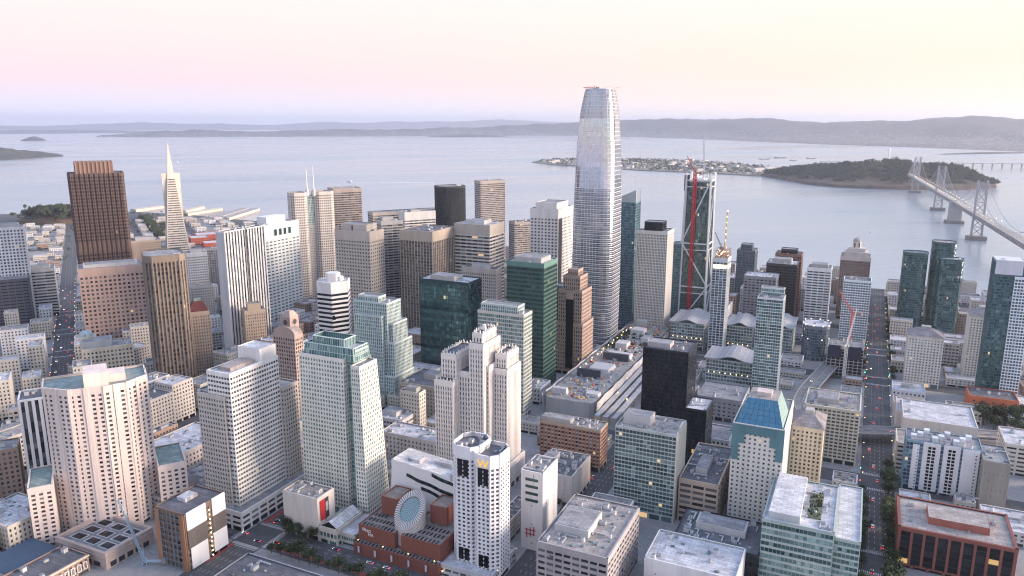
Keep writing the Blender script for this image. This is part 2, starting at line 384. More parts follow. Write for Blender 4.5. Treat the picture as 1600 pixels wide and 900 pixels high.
def clutter(root, P, z, n, avoid, rnd, ang):
    xs = [p[0] for p in P]; ys = [p[1] for p in P]; c = cen(P)
    def inside(q, s=.86):
        Q = scale_poly(P, s, c); k = len(Q)
        return all((Q[(i + 1) % k][0] - Q[i][0]) * (q[1] - Q[i][1]) - (Q[(i + 1) % k][1] - Q[i][1]) * (q[0] - Q[i][0]) > 0 for i in range(k))
    done = 0
    for _ in range(n * 12):
        if done >= n: break
        q = (rnd.uniform(min(xs), max(xs)), rnd.uniform(min(ys), max(ys)))
        if not inside(q): continue
        if any(abs((q[0] - a[0]) * math.cos(ang) + (q[1] - a[1]) * math.sin(ang)) < a[2] / 2 + 2.2 and abs(-(q[0] - a[0]) * math.sin(ang) + (q[1] - a[1]) * math.cos(ang)) < a[3] / 2 + 2.2 for a in avoid): continue
        o = bpy.data.objects.new('rooftop_unit', UNITS[rnd.choice((0, 0, 1, 2, 3, 4, 4, 5))]); C.objects.link(o); o.parent = root
        s = rnd.uniform(.65, 1.15); o.scale = (s, s, s)
        o.location = (q[0] - root.location.x, q[1] - root.location.y, z); o.rotation_euler = (0, 0, ang + rnd.choice((0, math.pi / 2)))
        avoid.append((q[0], q[1], 2, 2)); done += 1
RECTS = []                                             # footprints in use, for the low buildings that fill the blocks
def volume(W, G, P, z0, z1, st, P2=None, wins=None, rnd=random, skip=()):
    P2 = P2 or P; n = len(P)
    for i in range(n):
        j = (i + 1) % n
        facade(W, G, Fac(P[i], P[j], P2[i], P2[j], z0, z1), st if i not in skip else skip[i], wins, rnd)
def roof_part(root, P, z, mat, name='roof'):
    m = MB(); m.prism(P, z - .6, z, mat); return m.build(name, root, root.location)
def T(name, g, a0, a1, b0, b1, H, st, label, cl=2, pent=None, pst='penth', ind=0, roofc=0, rc=None, cham=0, round=0, cat=None, z0=0.0, group=None, **o):
    rnd = random.Random(int(a0 * 7 + b0 * 13 + H))
    P = rect(g, a0, a1, b0, b1)
    RECTS.append((g, a0, a1, b0, b1))
    ang = math.atan2((SU if g == 'S' else NU).y, (SU if g == 'S' else NU).x)
    if cham: P = chamfer(P, cham)
    if round: P = chamfer(P, min(a1 - a0, b1 - b0) * .42, 4)
    c = cen(P); root = thing(name, label, cat or name.replace('_', ' '), (c[0], c[1], z0), group)
    W, G = MB(), MB(); wins = [] if ind else None
    s = ST[st]
    hook = HOOK.get(o.get('hook'))
    body = P
    volume(W, G, body, z0, z0 + H, s, wins=wins, rnd=rnd)
    av = []
    zr = z0 + H - 1.0
    if pent:
        fx, fy, fw, fd, ph = pent
        pa, pb = a0 + (a1 - a0) * fy, b0 + (b1 - b0) * fx
        da, db = (a1 - a0) * fd, (b1 - b0) * fw
        PP = rect(g, pa - da / 2, pa + da / 2, pb - db / 2, pb + db / 2)
        if pst == 'penth' and ph < 7.5:
            m = MB(); m.prism(PP, zr, zr + ph, W3((.52, .50, .50)) if rnd.random() < .6 else W3((.40, .38, .37))); 
            q = scale_poly(PP, .93); m.prism(q, zr + ph, zr + ph + .3, ROOF_G)
            m.build('mechanical_penthouse', root, root.location)
        else:
            m, g2 = MB(), MB(); stp = dict(ST[pst] if pst != 'penth' else s); stp['base'] = 0; stp['cap'] = min(stp['cap'], 2.0)
            if pst == 'penth': stp['bw'] = 400; stp['fh'] = 400; stp['pw'] = .98; stp['sf'] = .98
            volume(m, g2, PP, zr, zr + ph, stp, rnd=rnd); m.prism(PP, zr + ph - 1.2, zr + ph - .8, ROOF_G)
            m.build('mechanical_penthouse', root, root.location); g2.build('penthouse_glass', root, root.location, kind='stuff')
        cc = gp(g, pa, pb); av.append((cc[0], cc[1], da, db))
    W.build('wall', root, root.location)
    if wins:
        finish_windows(root, wins, G)
    G.build('window_glass', root, root.location, kind='stuff')
    if not any(k in o for k in ('hip', 'hipred', 'gable', 'blue')):
        roof_part(root, P, zr, rc or (ROOF_W if roofc else rnd.choice((ROOF_G, ROOF_G, ROOF_T, ROOF_W, ROOF_D))))
        clutter(root, P, zr, int(cl * (2.8 if (Vector(c) - Vector(CAMP[:2])).length < 640 else 1.6)), av, rnd, ang)
    for k in o:
        if k in HOOK: HOOK[k](root, g, a0, a1, b0, b1, z0, H, s, P, rnd)
    return root
def finish_windows(root, wins, G):
    """the largest windows become objects of their own that share meshes"""
    L = root.location
    wins.sort(key=lambda w: -abs((Vector(w[0][1]) - Vector(w[0][0])).length))
    cand = [w for w in wins if Vector((w[3].n[0], w[3].n[1])).dot(Vector((CAMP.x - w[0][0][0], CAMP.y - w[0][0][1]))) > 0][:300]
    ids = set(id(w) for w in cand); cache = {}
    for w in wins:
        if id(w) not in ids: G.face(w[0], w[1], w[2])
    for q, gm, r, f, j, i in cand:
        a = Vector(q[0]); k = (round(f.n[0], 2), round(f.n[1], 2), round((Vector(q[1]) - a).length, 1), round(q[3][2] - q[0][2], 1), int(r * 12))
        if k not in cache:
            m = MB(); m.face([tuple(Vector(p) - a) for p in q], gm, max(.001, r)); cache[k] = m.mesh('window')
        o = bpy.data.objects.new('window', cache[k]); C.objects.link(o); o.parent = root; o.location = a - L
HOOK = {}
# ------------------------------------------------------------------ the setting
def fbm(x, y, s, o=4): return noise.fractal(Vector((x / s, y / s, 3.7)), 1.0, 2.0, o)
def plainmat(name, c, rough=.9):
    m = bpy.data.materials.new(name); nt, p = nodes_of(m); p.inputs['Base Color'].default_value = (*c, 1); p.inputs['Roughness'].default_value = rough; return m
# water
wm = bpy.data.materials.new('bay_water'); nt, p = nodes_of(wm)
p.inputs['Base Color'].default_value = (.27, .325, .385, 1); p.inputs['Roughness'].default_value = .18; p.inputs['IOR'].default_value = 1.33
tcn = nt.nodes.new('ShaderNodeTexCoord'); mp = nt.nodes.new('ShaderNodeMapping'); mp.inputs['Rotation'].default_value = (0, 0, R(20)); mp.inputs['Scale'].default_value = (.35, 1, 1)
nt.links.new(tcn.outputs['Object'], mp.inputs[0])
n1 = nt.nodes.new('ShaderNodeTexNoise'); n1.inputs['Scale'].default_value = .035; n1.inputs['Detail'].default_value = 8; n1.inputs['Roughness'].default_value = .62
nt.links.new(mp.outputs[0], n1.inputs['Vector'])
bp = nt.nodes.new('ShaderNodeBump'); bp.inputs['Strength'].default_value = .38; bp.inputs['Distance'].default_value = 4.0
nt.links.new(n1.outputs[0], bp.inputs['Height']); nt.links.new(bp.outputs[0], p.inputs['Normal'])
n2 = nt.nodes.new('ShaderNodeTexNoise'); n2.inputs['Scale'].default_value = .0012; n2.inputs['Detail'].default_value = 5; nt.links.new(mp.outputs[0], n2.inputs['Vector'])
r2 = nt.nodes.new('ShaderNodeMapRange'); r2.inputs[1].default_value = .35; r2.inputs[2].default_value = .7; r2.inputs[3].default_value = .06; r2.inputs[4].default_value = .34
nt.links.new(n2.outputs[0], r2.inputs[0]); nt.links.new(r2.outputs[0], p.inputs['Roughness'])
m = MB(); m.face([(-42000, -6000, -3), (46000, -6000, -3), (46000, 46000, -3), (-42000, 46000, -3)], wm); o = m.build('bay_water'); o['kind'] = 'structure'
# city ground (asphalt everywhere, pavements on top)
asph = bpy.data.materials.new('asphalt'); nt, p = nodes_of(asph); p.inputs['Roughness'].default_value = .9
tcn = nt.nodes.new('ShaderNodeTexCoord'); nz = nt.nodes.new('ShaderNodeTexNoise'); nz.inputs['Scale'].default_value = .12; nz.inputs['Detail'].default_value = 9; nz.inputs['Roughness'].default_value = .7
nt.links.new(tcn.outputs['Object'], nz.inputs['Vector'])
cr = nt.nodes.new('ShaderNodeValToRGB'); cr.color_ramp.elements[0].position = .3; cr.color_ramp.elements[0].color = (.055, .056, .062, 1); cr.color_ramp.elements[1].position = .72; cr.color_ramp.elements[1].color = (.115, .112, .116, 1)
nt.links.new(nz.outputs[0], cr.inputs[0]); nt.links.new(cr.outputs[0], p.inputs['Base Color'])
LAND = [(-3200, -2500), (2600, -2500), (1500, -1100), (1150, -480), (930, -170), (780, -40), (640, 110), (480, 350), (310, 600), (120, 880), (-100, 1180), (-290, 1420), (-420, 1560), (-560, 1740), (-720, 1880), (-1122, 1960), (-3200, 1900)]
LAND = ccw(LAND)
m = MB(); m.prism(LAND, -3.5, 0, asph); o = m.build('city_ground'); o['kind'] = 'structure'
pave = wallm((.30, .29, .29), .9, .22, .12)
def slab(name, P, z0, z1, mat, parent=None):
    m = MB(); m.prism(P, z0, z1, mat); c = cen(P); o = m.build(name, parent, (c[0], c[1], 0) if parent is None else (0, 0, 0)); 
    if parent is None: o['kind'] = 'structure'
    return o
UB = [(-1150, -843), (-820, -562), (-537, -286), (-262, -12), (12, 112), (134, 222), (246, 332), (358, 440), (464, 540)]
VB = [(-222, -58), (-33, 133), (158, 338), (363, 540), (566, 730)]
def onland(P): return all(x < 900 - .8 * max(0, y) and y < 1500 for x, y in P)
for a0, a1 in UB:
    for b0, b1 in VB:
        P = rect('S', a0, a1, b0, b1)
        if onland(P): slab('pavement', P, 0, .15, pave)
NB_E = [(-1000, -860), (-840, -735), (-712, -614), (-588, -460), (-440, -330), (-310, -200), (-180, -70), (-50, 60), (80, 190), (210, 320)]
NBLK = []
for i in range(15):
    n0 = -60 + i * 118
    for e0, e1 in NB_E:
        P = rect('N', n0, n0 + 100, e0, e1)
        if all(Vector(q).dot(SV) < -262 for q in P) and all(q[0] < 250 - .62 * (q[1] - 600) for q in P) and all(q[1] < 1800 for q in P):
            slab('pavement', P, 0, .15, pave); NBLK.append((n0, n0 + 100, e0, e1))
# main roads with painted markings
paint = wallm((.62, .62, .60), .8, .25, .3); redp = wallm((.34, .06, .06), .85, .25, .3); yell = wallm((.55, .40, .08), .8, .2, .3)
RZ = [.004]
def road(name, g, a0, a1, b0, b1, lanes, along='a', cross=()):
    P = rect(g, a0, a1, b0, b1); z = RZ[0]; RZ[0] += .02
    o = slab(name, P, 0, z, asph); c = cen(P)
    m = MB()
    def q(s0, s1, t0, t1, mat):
        QQ = rect(g, s0, s1, t0, t1) if along == 'a' else rect(g, t0, t1, s0, s1)
        m.face([(x - c[0], y - c[1], z + .006) for x, y in QQ], mat)
    s0, s1, t0, t1 = (a0, a1, b0, b1) if along == 'a' else (b0, b1, a0, a1)
    for k in range(1, lanes):
        t = t0 + 3 + (t1 - t0 - 6) * k / lanes
        s = s0
        while s < s1:
            if all(abs(s - x) > 16 for x in cross): q(s, s + 3.2, t - .11, t + .11, paint)
            s += 8
    for x in cross:
        for side in (-13.5, 13.5):
            k = t0 + 1
            while k < t1 - 1: q(x + side - 1.5, x + side + 1.5, k, k + .6, paint); k += 1.25
            q(x + side + (2.4 if side > 0 else -2.8), x + side + (2.8 if side > 0 else -2.4), t0 + 1, t1 - 1, paint)
    mk = m.build('lane_marking', o); mk['kind'] = 'stuff'
    return o
FOL = road('road', 'S', -760, 540, 338.5, 362.5, 5, 'a', (-550, -402, -274, 0, 122))
road('road', 'S', -760, 540, 133.5, 157.5, 5, 'a', (-550, -274, 0, 122))
road('road', 'S', -760, 540, -57.5, -33.5, 5, 'a', (-550, -400, -274, 0))
road('road', 'S', -561.5, -537.5, -222, 133, 5, 'b', (-46,))
road('road', 'N', -40, 1750, -613, -589, 4, 'a', (50, 168, 286, 404, 522))
for (a0, a1, b0, b1) in ((-559, -555.5, -30, 30), (-559, -555.5, 40, 110), (-535, -500, -56.5, -53), (-590, -565, -56.5, -53)):
    m = MB(); P = rect('S', a0, a1, b0, b1); m.face([(*q, .13) for q in P], redp); o = m.build('bus_lane'); o['kind'] = 'structure'
# ------------------------------------------------------------------ hills and islands
def hillmat(name, c1, c2, c3, s, speck=0.0):
    m = bpy.data.materials.new(name); nt, p = nodes_of(m); p.inputs['Roughness'].default_value = .95
    tcn = nt.nodes.new('ShaderNodeTexCoord'); nz = nt.nodes.new('ShaderNodeTexNoise'); nz.inputs['Scale'].default_value = s; nz.inputs['Detail'].default_value = 9; nz.inputs['Roughness'].default_value = .7
    nt.links.new(tcn.outputs['Object'], nz.inputs['Vector'])
    cr = nt.nodes.new('ShaderNodeValToRGB'); e = cr.color_ramp.elements; e[0].position = .36; e[0].color = (*c1, 1); e[1].position = .64; e[1].color = (*c3, 1); q = e.new(.5); q.color = (*c2, 1)
    nt.links.new(nz.outputs[0], cr.inputs[0]); col = cr.outputs[0]
    if speck:
        v = nt.nodes.new('ShaderNodeTexVoronoi'); v.inputs['Scale'].default_value = speck; nt.links.new(tcn.outputs['Object'], v.inputs['Vector'])
        sx = nt.nodes.new('ShaderNodeSeparateColor'); nt.links.new(v.outputs['Color'], sx.inputs[0])
        sp = nt.nodes.new('ShaderNodeSeparateXYZ'); nt.links.new(tcn.outputs['Object'], sp.inputs[0])
        lowf = nt.nodes.new('ShaderNodeMapRange'); lowf.inputs[1].default_value = 30; lowf.inputs[2].default_value = 170; lowf.inputs[3].default_value = .72; lowf.inputs[4].default_value = .99
        nt.links.new(sp.outputs['Z'], lowf.inputs[0])
        g = nt.nodes.new('ShaderNodeMath'); g.operation = 'GREATER_THAN'; nt.links.new(sx.outputs[0], g.inputs[0]); nt.links.new(lowf.outputs[0], g.inputs[1])
        mx = nt.nodes.new('ShaderNodeMixRGB'); nt.links.new(g.outputs[0], mx.inputs[0]); nt.links.new(col, mx.inputs[1]); mx.inputs[2].default_value = (.24, .22, .22, 1); col = mx.outputs[0]
    nt.links.new(col, p.inputs['Base Color']); return m
def strip_hill(name, coast, ridge, mat, back=3000, nx=160, ny=26, rough=.16, sc=900, flat=.45, kind='structure'):
    def lerp(L, t):
        x = t * (len(L) - 1); i = min(int(x), len(L) - 2); f = x - i; f2 = f * f * (3 - 2 * f)
        return Vector(L[i][:2]).lerp(Vector(L[i + 1][:2]), f), (L[i][2] * (1 - f2) + L[i + 1][2] * f2 if len(L[i]) > 2 else 0)
    V = []; F = []
    for i in range(nx + 1):
        t = i / nx; c, _ = lerp(coast, t); r, h = lerp(ridge, t); d = (r - c); L = d.length; d = d / max(L, 1)
        for j in range(ny + 1):
            s = j / ny * 1.35
            q = c + d * (s * L if s <= 1 else L + (s - 1) / .35 * back)
            if s < flat: z = -4 + 14 * min(1, s * 8) + 18 * s
            elif s <= 1: k = (s - flat) / (1 - flat); z = 10 + 18 * flat + (h - 10 - 18 * flat) * (k * k * (3 - 2 * k))
            else: z = h * (1 - (s - 1) / .35 * .8)
            if s > .04: z += h * rough * fbm(q.x, q.y, sc) * min(1, s * 1.5)
            V.append((q.x, q.y, z))
    for i in range(nx):
        for j in range(ny):
            a = i * (ny + 1) + j; F.append((a, a + 1, a + ny + 2, a + ny + 1))
    me = bpy.data.meshes.new(name); me.from_pydata(V, [], F); me.materials.append(mat)
    for pl in me.polygons: pl.use_smooth = True
    o = bpy.data.objects.new(name, me); C.objects.link(o); o['kind'] = kind; return o
eb = hillmat('hill_town', (.018, .024, .022), (.034, .038, .032), (.065, .058, .045), .0011, .028)
fm = hillmat('far_hill', (.03, .036, .034), (.045, .05, .044), (.07, .066, .055), .0006)
strip_hill('east_bay_hills', [(5300, 16300), (6400, 15400), (7433, 13426), (7488, 10735), (7123, 7259), (7208, 5832), (7103, 4602), (7001, 3392), (6900, 1500)],
    [(5400, 17345, 150), (6340, 17417, 225), (8035, 17251, 280), (9477, 16505, 352), (10539, 15254, 366), (11422, 13982, 362), (12036, 12802, 295), (12502, 11654, 305), (12684, 10721, 380), (12789, 9824, 395), (12879, 8888, 372), (13407, 7169, 380), (13600, 5000, 380)], eb, nx=220, ny=40, sc=700)
strip_hill('north_shore_hills', [(-2931, 16875), (-1105, 16585), (903, 15942), (2200, 16050), (3430, 16179), (5000, 16300), (6300, 16100)],
    [(-2890, 17463, 30), (-1778, 17579, 103), (-1002, 17619, 128), (-66, 17625, 82), (1192, 17558, 121), (2488, 17398, 130), (3658, 17172, 128), (4975, 17345, 165), (6340, 17417, 205)], eb, back=1500, nx=200, ny=24, rough=.3, sc=420, flat=.1)
strip_hill('far_mountains', [(-14000, 30000), (-5000, 32000), (5000, 32500), (14000, 30500), (22000, 26500)],
    [(-12981, 34994, 176), (-10120, 35871, 222), (-7780, 36410, 163), (-5428, 36798, 242), (-3673, 36989, 300), (-1848, 37102, 225), (1472, 37081, 197), (4391, 36822, 308), (6777, 36440, 350), (10980, 35376, 408), (14505, 34073, 352), (17042, 32876, 272), (20946, 30549, 258)], fm, nx=160, ny=16, sc=2500, rough=.22)
strip_hill('northern_ridge', [(-9500, 21500), (-6000, 22500), (-3000, 23600), (0, 24200)],
    [(-9031, 23663, 78), (-6373, 24439, 71), (-4847, 24750, 88), (-2855, 25015, 37), (-1421, 25109, 41), (465, 25113, 15)], fm, back=1200, nx=90, ny=12, sc=900, rough=.3)
strip_hill('island_hill', [(-3600, 5400), (-2600, 5750), (-2150, 6050), (-1900, 6560), (-1780, 6800)],
    [(-3400, 6700, 200), (-2700, 6700, 140), (-2250, 6760, 75), (-2000, 6850, 36), (-1830, 6960, 10)], hillmat('island_scrub', (.018, .028, .016), (.04, .045, .025), (.09, .065, .04), .012), back=600, nx=70, ny=20, sc=160, rough=.35, flat=.02)
for (cx, cy, rx, ry, h) in ((-4900, 15300, 330, 200, 40), (-3380, 13600, 190, 130, 55), (-3700, 11600, 120, 70, 10), (4300, 14600, 900, 180, 42), (6420, 4430, 700, 60, 9)):
    V = []; F = []
    for i in range(9):
        for j in range(24):
            r = 1 - i / 8; a = 2 * math.pi * j / 24; x, y = cx + rx * r * math.cos(a), cy + ry * r * math.sin(a)
            V.append((x, y, -4 + h * (1 - r ** 2.2) * (1 + .5 * fbm(x, y, rx * .6)) + 4 * min(1, (1 - r) * 9)))
    for i in range(8):
        for j in range(24): F.append((i * 24 + j, i * 24 + (j + 1) % 24, (i + 1) * 24 + (j + 1) % 24, (i + 1) * 24 + j))
    me = bpy.data.meshes.new('islet'); me.from_pydata(V, [], F); me.materials.append(fm); o = bpy.data.objects.new('islet', me); C.objects.link(o); o['kind'] = 'structure'
# trees massed together on the islands: one object of leafy clumps
leafA = hillmat('foliage_dark', (.012, .022, .014), (.024, .038, .020), (.055, .065, .030), .06)
def blob_trees(name, pts, label, mat=leafA, leaves=10):
    V = []; F = []; rnd = random.Random(5)
    for (x, y, z, r, h) in pts:
        for k in range(leaves):
            a, b = rnd.uniform(0, 6.283), rnd.uniform(-.6, 1)
            rr = r * math.sqrt(max(0, 1 - (b * .75) ** 2)) * rnd.uniform(.4, 1)
            c = Vector((x + rr * math.cos(a), y + rr * math.sin(a), z + h * .55 + b * h * .45)); s = r * rnd.uniform(.28, .6)
            n = len(V)
            for d in ((1, 0, -.5), (-.5, .87, -.5), (-.5, -.87, -.5), (0, 0, .8)):
                V.append((c.x + d[0] * s * rnd.uniform(.7, 1.3), c.y + d[1] * s * rnd.uniform(.7, 1.3), c.z + d[2] * s))
            F += [(n, n + 1, n + 3), (n + 1, n + 2, n + 3), (n + 2, n, n + 3), (n, n + 2, n + 1)]
        n = len(V); V += [(x - .3 * r * .3, y, z - 1), (x + .3 * r * .3, y, z - 1), (x, y, z + h * .6)]; F.append((n, n + 1, n + 2))
    me = bpy.data.meshes.new(name); me.from_pydata(V, [], F); me.materials.append(mat)
    o = bpy.data.objects.new(name, me); C.objects.link(o); o['kind'] = 'stuff'; o['label'] = label; o['category'] = 'trees'; return o
# flat island
TIP = ccw([(1698, 4430), (1685, 4059), (1832, 3751), (1944, 3264), (2172, 2920), (2311, 2600), (2520, 2560), (2760, 2700), (2880, 3003), (2955, 3679), (2918, 4187), (2679, 4555), (2244, 4834), (1934, 4772)])
m = MB(); m.prism(scale_poly(TIP, 1.012), -4, .5, wallm((.15, .13, .11), .95, .3, .05), P2=TIP); m.prism(TIP, .5, 2.2, hillmat('island_ground', (.10, .10, .07), (.20, .18, .14), (.30, .28, .24), .02)); o = m.build('flat_island'); o['kind'] = 'structure'
def inpoly(P, x, y):
    c = False; j = len(P) - 1
    for i in range(len(P)):
        if (P[i][1] > y) != (P[j][1] > y) and x < (P[j][0] - P[i][0]) * (y - P[i][1]) / (P[j][1] - P[i][1]) + P[i][0]: c = not c
        j = i
    return c
rnd = random.Random(11)
pts = []; TIB = []
while len(pts) < 900:
    x, y = rnd.uniform(1680, 2960), rnd.uniform(2560, 4840)
    if not inpoly(scale_poly(TIP, .965), x, y): continue
    edge = not inpoly(scale_poly(TIP, .86), x, y)
    if fbm(x, y, 260) + (.35 if edge else 0) < -.05 and rnd.random() < .9: continue
    pts.append((x, y, 2, rnd.uniform(5, 11), rnd.uniform(7, 15)))
blob_trees('island_trees', pts, 'scattered dark trees across the flat island', leaves=7)
hb = [wallm((.50, .46, .43)), wallm((.62, .58, .55)), wallm((.38, .35, .33)), wallm((.55, .47, .40))]; rb = [roofm((.40, .36, .35)), roofm((.55, .53, .53)), roofm((.28, .22, .20))]
def hall_mesh(w, d, h, wmat, rmat):
    m = MB(); P = [(-w / 2, -d / 2), (w / 2, -d / 2), (w / 2, d / 2), (-w / 2, d / 2)]; m.prism(P, 0, h, wmat, top=False)
    m.face([(-w / 2 - .5, -d / 2 - .6, h), (w / 2 + .5, -d / 2 - .6, h), (w / 2 + .5, 0, h + d * .16), (-w / 2 - .5, 0, h + d * .16)], rmat)
    m.face([(-w / 2 - .5, 0, h + d * .16), (w / 2 + .5, 0, h + d * .16), (w / 2 + .5, d / 2 + .6, h), (-w / 2 - .5, d / 2 + .6, h)], rmat)
    for s in (-1, 1): m.face([(s * w / 2, -d / 2, h), (s * w / 2, d / 2, h), (s * w / 2, 0, h + d * .16)], wmat)
    for k in range(int(w / 5)):
        x = -w / 2 + 2.5 + k * 5
        for s in (-1, 1): m.box((x, s * (d / 2 + .03), h * .5), (2.2, .1, h * .4), GD_DARK)
    return m.mesh('hall')
GD_DARK = wallm((.03, .03, .035), .3, .1)
HM = [hall_mesh(34, 14, 7, hb[0], rb[0]), hall_mesh(60, 26, 11, hb[1], rb[1]), hall_mesh(22, 12, 6, hb[3], rb[2]), hall_mesh(90, 40, 16, hb[1], rb[1]), hall_mesh(40, 16, 9, hb[2], rb[0])]
n = 0; used = []
while n < 130:
    x, y = rnd.uniform(1700, 2950), rnd.uniform(2580, 4820)
    if not inpoly(scale_poly(TIP, .93), x, y) or any((x - a) ** 2 + (y - b) ** 2 < 3200 for a, b in used): continue
    k = 3 if (y < 3000 and rnd.random() < .35) else rnd.choice((0, 0, 1, 2, 2, 4)); used.append((x, y))
    o = bpy.data.objects.new('island_hall', HM[k]); C.objects.link(o); o.location = (x, y, 2.2); o.rotation_euler = (0, 0, R(rnd.choice((20, 110)) + rnd.gauss(0, 3)))
    lab = ['pale long two-storey house block on the flat island', 'white roofed hall among trees on the flat island', 'small dark-red roofed house on the flat island', 'large white hangar at the near end of the flat island', 'grey-brown barrack block on the flat island'][k]
    tag(o, lab, 'building', 'buildings on the flat island ' + 'abcde'[k] if False else lab + 's'); n += 1
# wooded island with the bridge landing
scrub = hillmat('island_soil', (.030, .030, .016), (.070, .048, .030), (.125, .080, .052), .02)
near = [(2328, 2600), (2240, 2300), (2160, 2050), (2150, 1880), (2260, 1740), (2380, 1650), (2572, 1572), (2720, 1570), (2830, 1600)]
rid = [(2440, 2690, 14), (2490, 2491, 44), (2560, 2380, 62), (2620, 2280, 70), (2767, 2156, 84), (2830, 2080, 86), (2885, 2010, 80), (2930, 1880, 58), (2945, 1720, 16)]
YB = strip_hill('wooded_island', near, rid, scrub, back=420, nx=120, ny=40, rough=.34, sc=120, flat=.03)
pts = []
mv = YB.data.vertices; ny1 = 41
while len(pts) < 2600:
    i = rnd.randrange(len(mv)); v = mv[i].co; s = (i % ny1) / 40
    if s < .13 or (s < .30 and fbm(v.x, v.y, 110) < .02): continue
    if v.z < 2: continue
    pts.append((v.x + rnd.uniform(-14, 14), v.y + rnd.uniform(-14, 14), v.z - 1, rnd.uniform(6, 12), rnd.uniform(9, 19)))
blob_trees('island_wood', pts, 'dense dark wood covering the island behind the bridge', leaves=10)
# bay air
hz = bpy.data.materials.new('haze'); hz.use_nodes = True; hz.node_tree.nodes.clear()
ho = hz.node_tree.nodes.new('ShaderNodeOutputMaterial'); pv = hz.node_tree.nodes.new('ShaderNodeVolumePrincipled')
pv.inputs['Color'].default_value = (.84, .865, 1.0, 1); pv.inputs['Density'].default_value = 4.0e-5; pv.inputs['Anisotropy'].default_value = .7
hz.node_tree.links.new(pv.outputs[0], ho.inputs['Volume'])
m = MB(); m.prism([(-46000, -9000), (50000, -9000), (50000, 50000), (-46000, 50000)], -6, 600, hz, bottom=True); o = m.build('haze'); o['kind'] = 'stuff'; o['label'] = 'pale dawn haze over the bay'
# ------------------------------------------------------------------ features some buildings have
def side(g, a0, a1, b0, b1, which, z0, z1):
    """one wall of a grid rectangle as a Fac (a0: low-a side, b1: high-b side, ...)"""
    P = {'a0': ((a0, b0), (a0, b1)), 'a1': ((a1, b1), (a1, b0)), 'b0': ((a1, b0), (a0, b0)), 'b1': ((a0, b1), (a1, b1))}[which]
    A, B = gp(g, *P[0]), gp(g, *P[1])
    f = Fac(A, B, A, B, z0, z1)
    c = Vector(gp(g, (a0 + a1) / 2, (b0 + b1) / 2))
    if (Vector(A) + Vector(f.n) - c).length < (Vector(A) - c).length: f = Fac(B, A, B, A, z0, z1)
    return f
def h_hip(root, g, a0, a1, b0, b1, z0, H, s, P, rnd, mat=None):
    m = MB(); z = z0 + H; e = 1.2
    O = rect(g, a0 - e, a1 + e, b0 - e, b1 + e); I = rect(g, a0 + (a1 - a0) * .32, a1 - (a1 - a0) * .32, b0 + (b1 - b0) * .3, b1 - (b1 - b0) * .3)
    m.prism(O, z, z + .7, W3((.5, .47, .45)), bottom=True); m.prism(O, z + .7, z + 6.5, mat or roofm((.30, .27, .28)), P2=I)
    m.build('hipped_roof', root, root.location)
    m = MB(); J = rect(g, a0 + (a1 - a0) * .38, a1 - (a1 - a0) * .38, b0 + (b1 - b0) * .36, b1 - (b1 - b0) * .36); m.prism(J, z + 6, z + 9.5, W3((.42, .40, .40))); m.build('lift_housing', root, root.location)
HOOK['hip'] = h_hip
def h_hipred(root, g, a0, a1, b0, b1, z0, H, s, P, rnd):
    m = MB(); z = z0 + H; m.prism(P, z, z + 11, roofm((.16, .045, .045)), P2=scale_poly(P, .45)); m.build('peaked_roof', root, root.location)
    m = MB(); m.prism(scale_poly(P, .4), z + 11, z + 13.5, roofm((.22, .30, .27)), P2=scale_poly(P, .3)); m.build('roof_lantern', root, root.location)
HOOK['hipred'] = h_hipred
def h_teal(root, g, a0, a1, b0, b1, z0, H, s, P, rnd):
    f = side(g, a0, a1, b0, b1, 'b1', z0, z0 + H)
    for k in range(4):
        c = .30 + k * .135; m = MB(); z = z0 + H - 17
        for (u0, u1, za, zb) in ((c - .052, c - .042, z - .5, z + 9.5), (c + .042, c + .052, z - .5, z + 9.5), (c - .042, c + .042, z - .5, z), (c - .042, c + .042, z + 9, z + 9.5)):
            f.box(m, u0, u1, za, zb, .3, 1.0, s['w'])
        f.box(m, c - .042, c + .042, z, z + 9, .3, .45, GD['teal']); m.build('square_opening', root, root.location)
    m = MB(); Q = rect(g, a0 + 12, a1 - 20, b0 + 6, b1 - 6); m.prism(Q, z0 + H - 1, z0 + H + 9, s['w']); m.build('roof_block', root, root.location)
HOOK['teal'] = h_teal
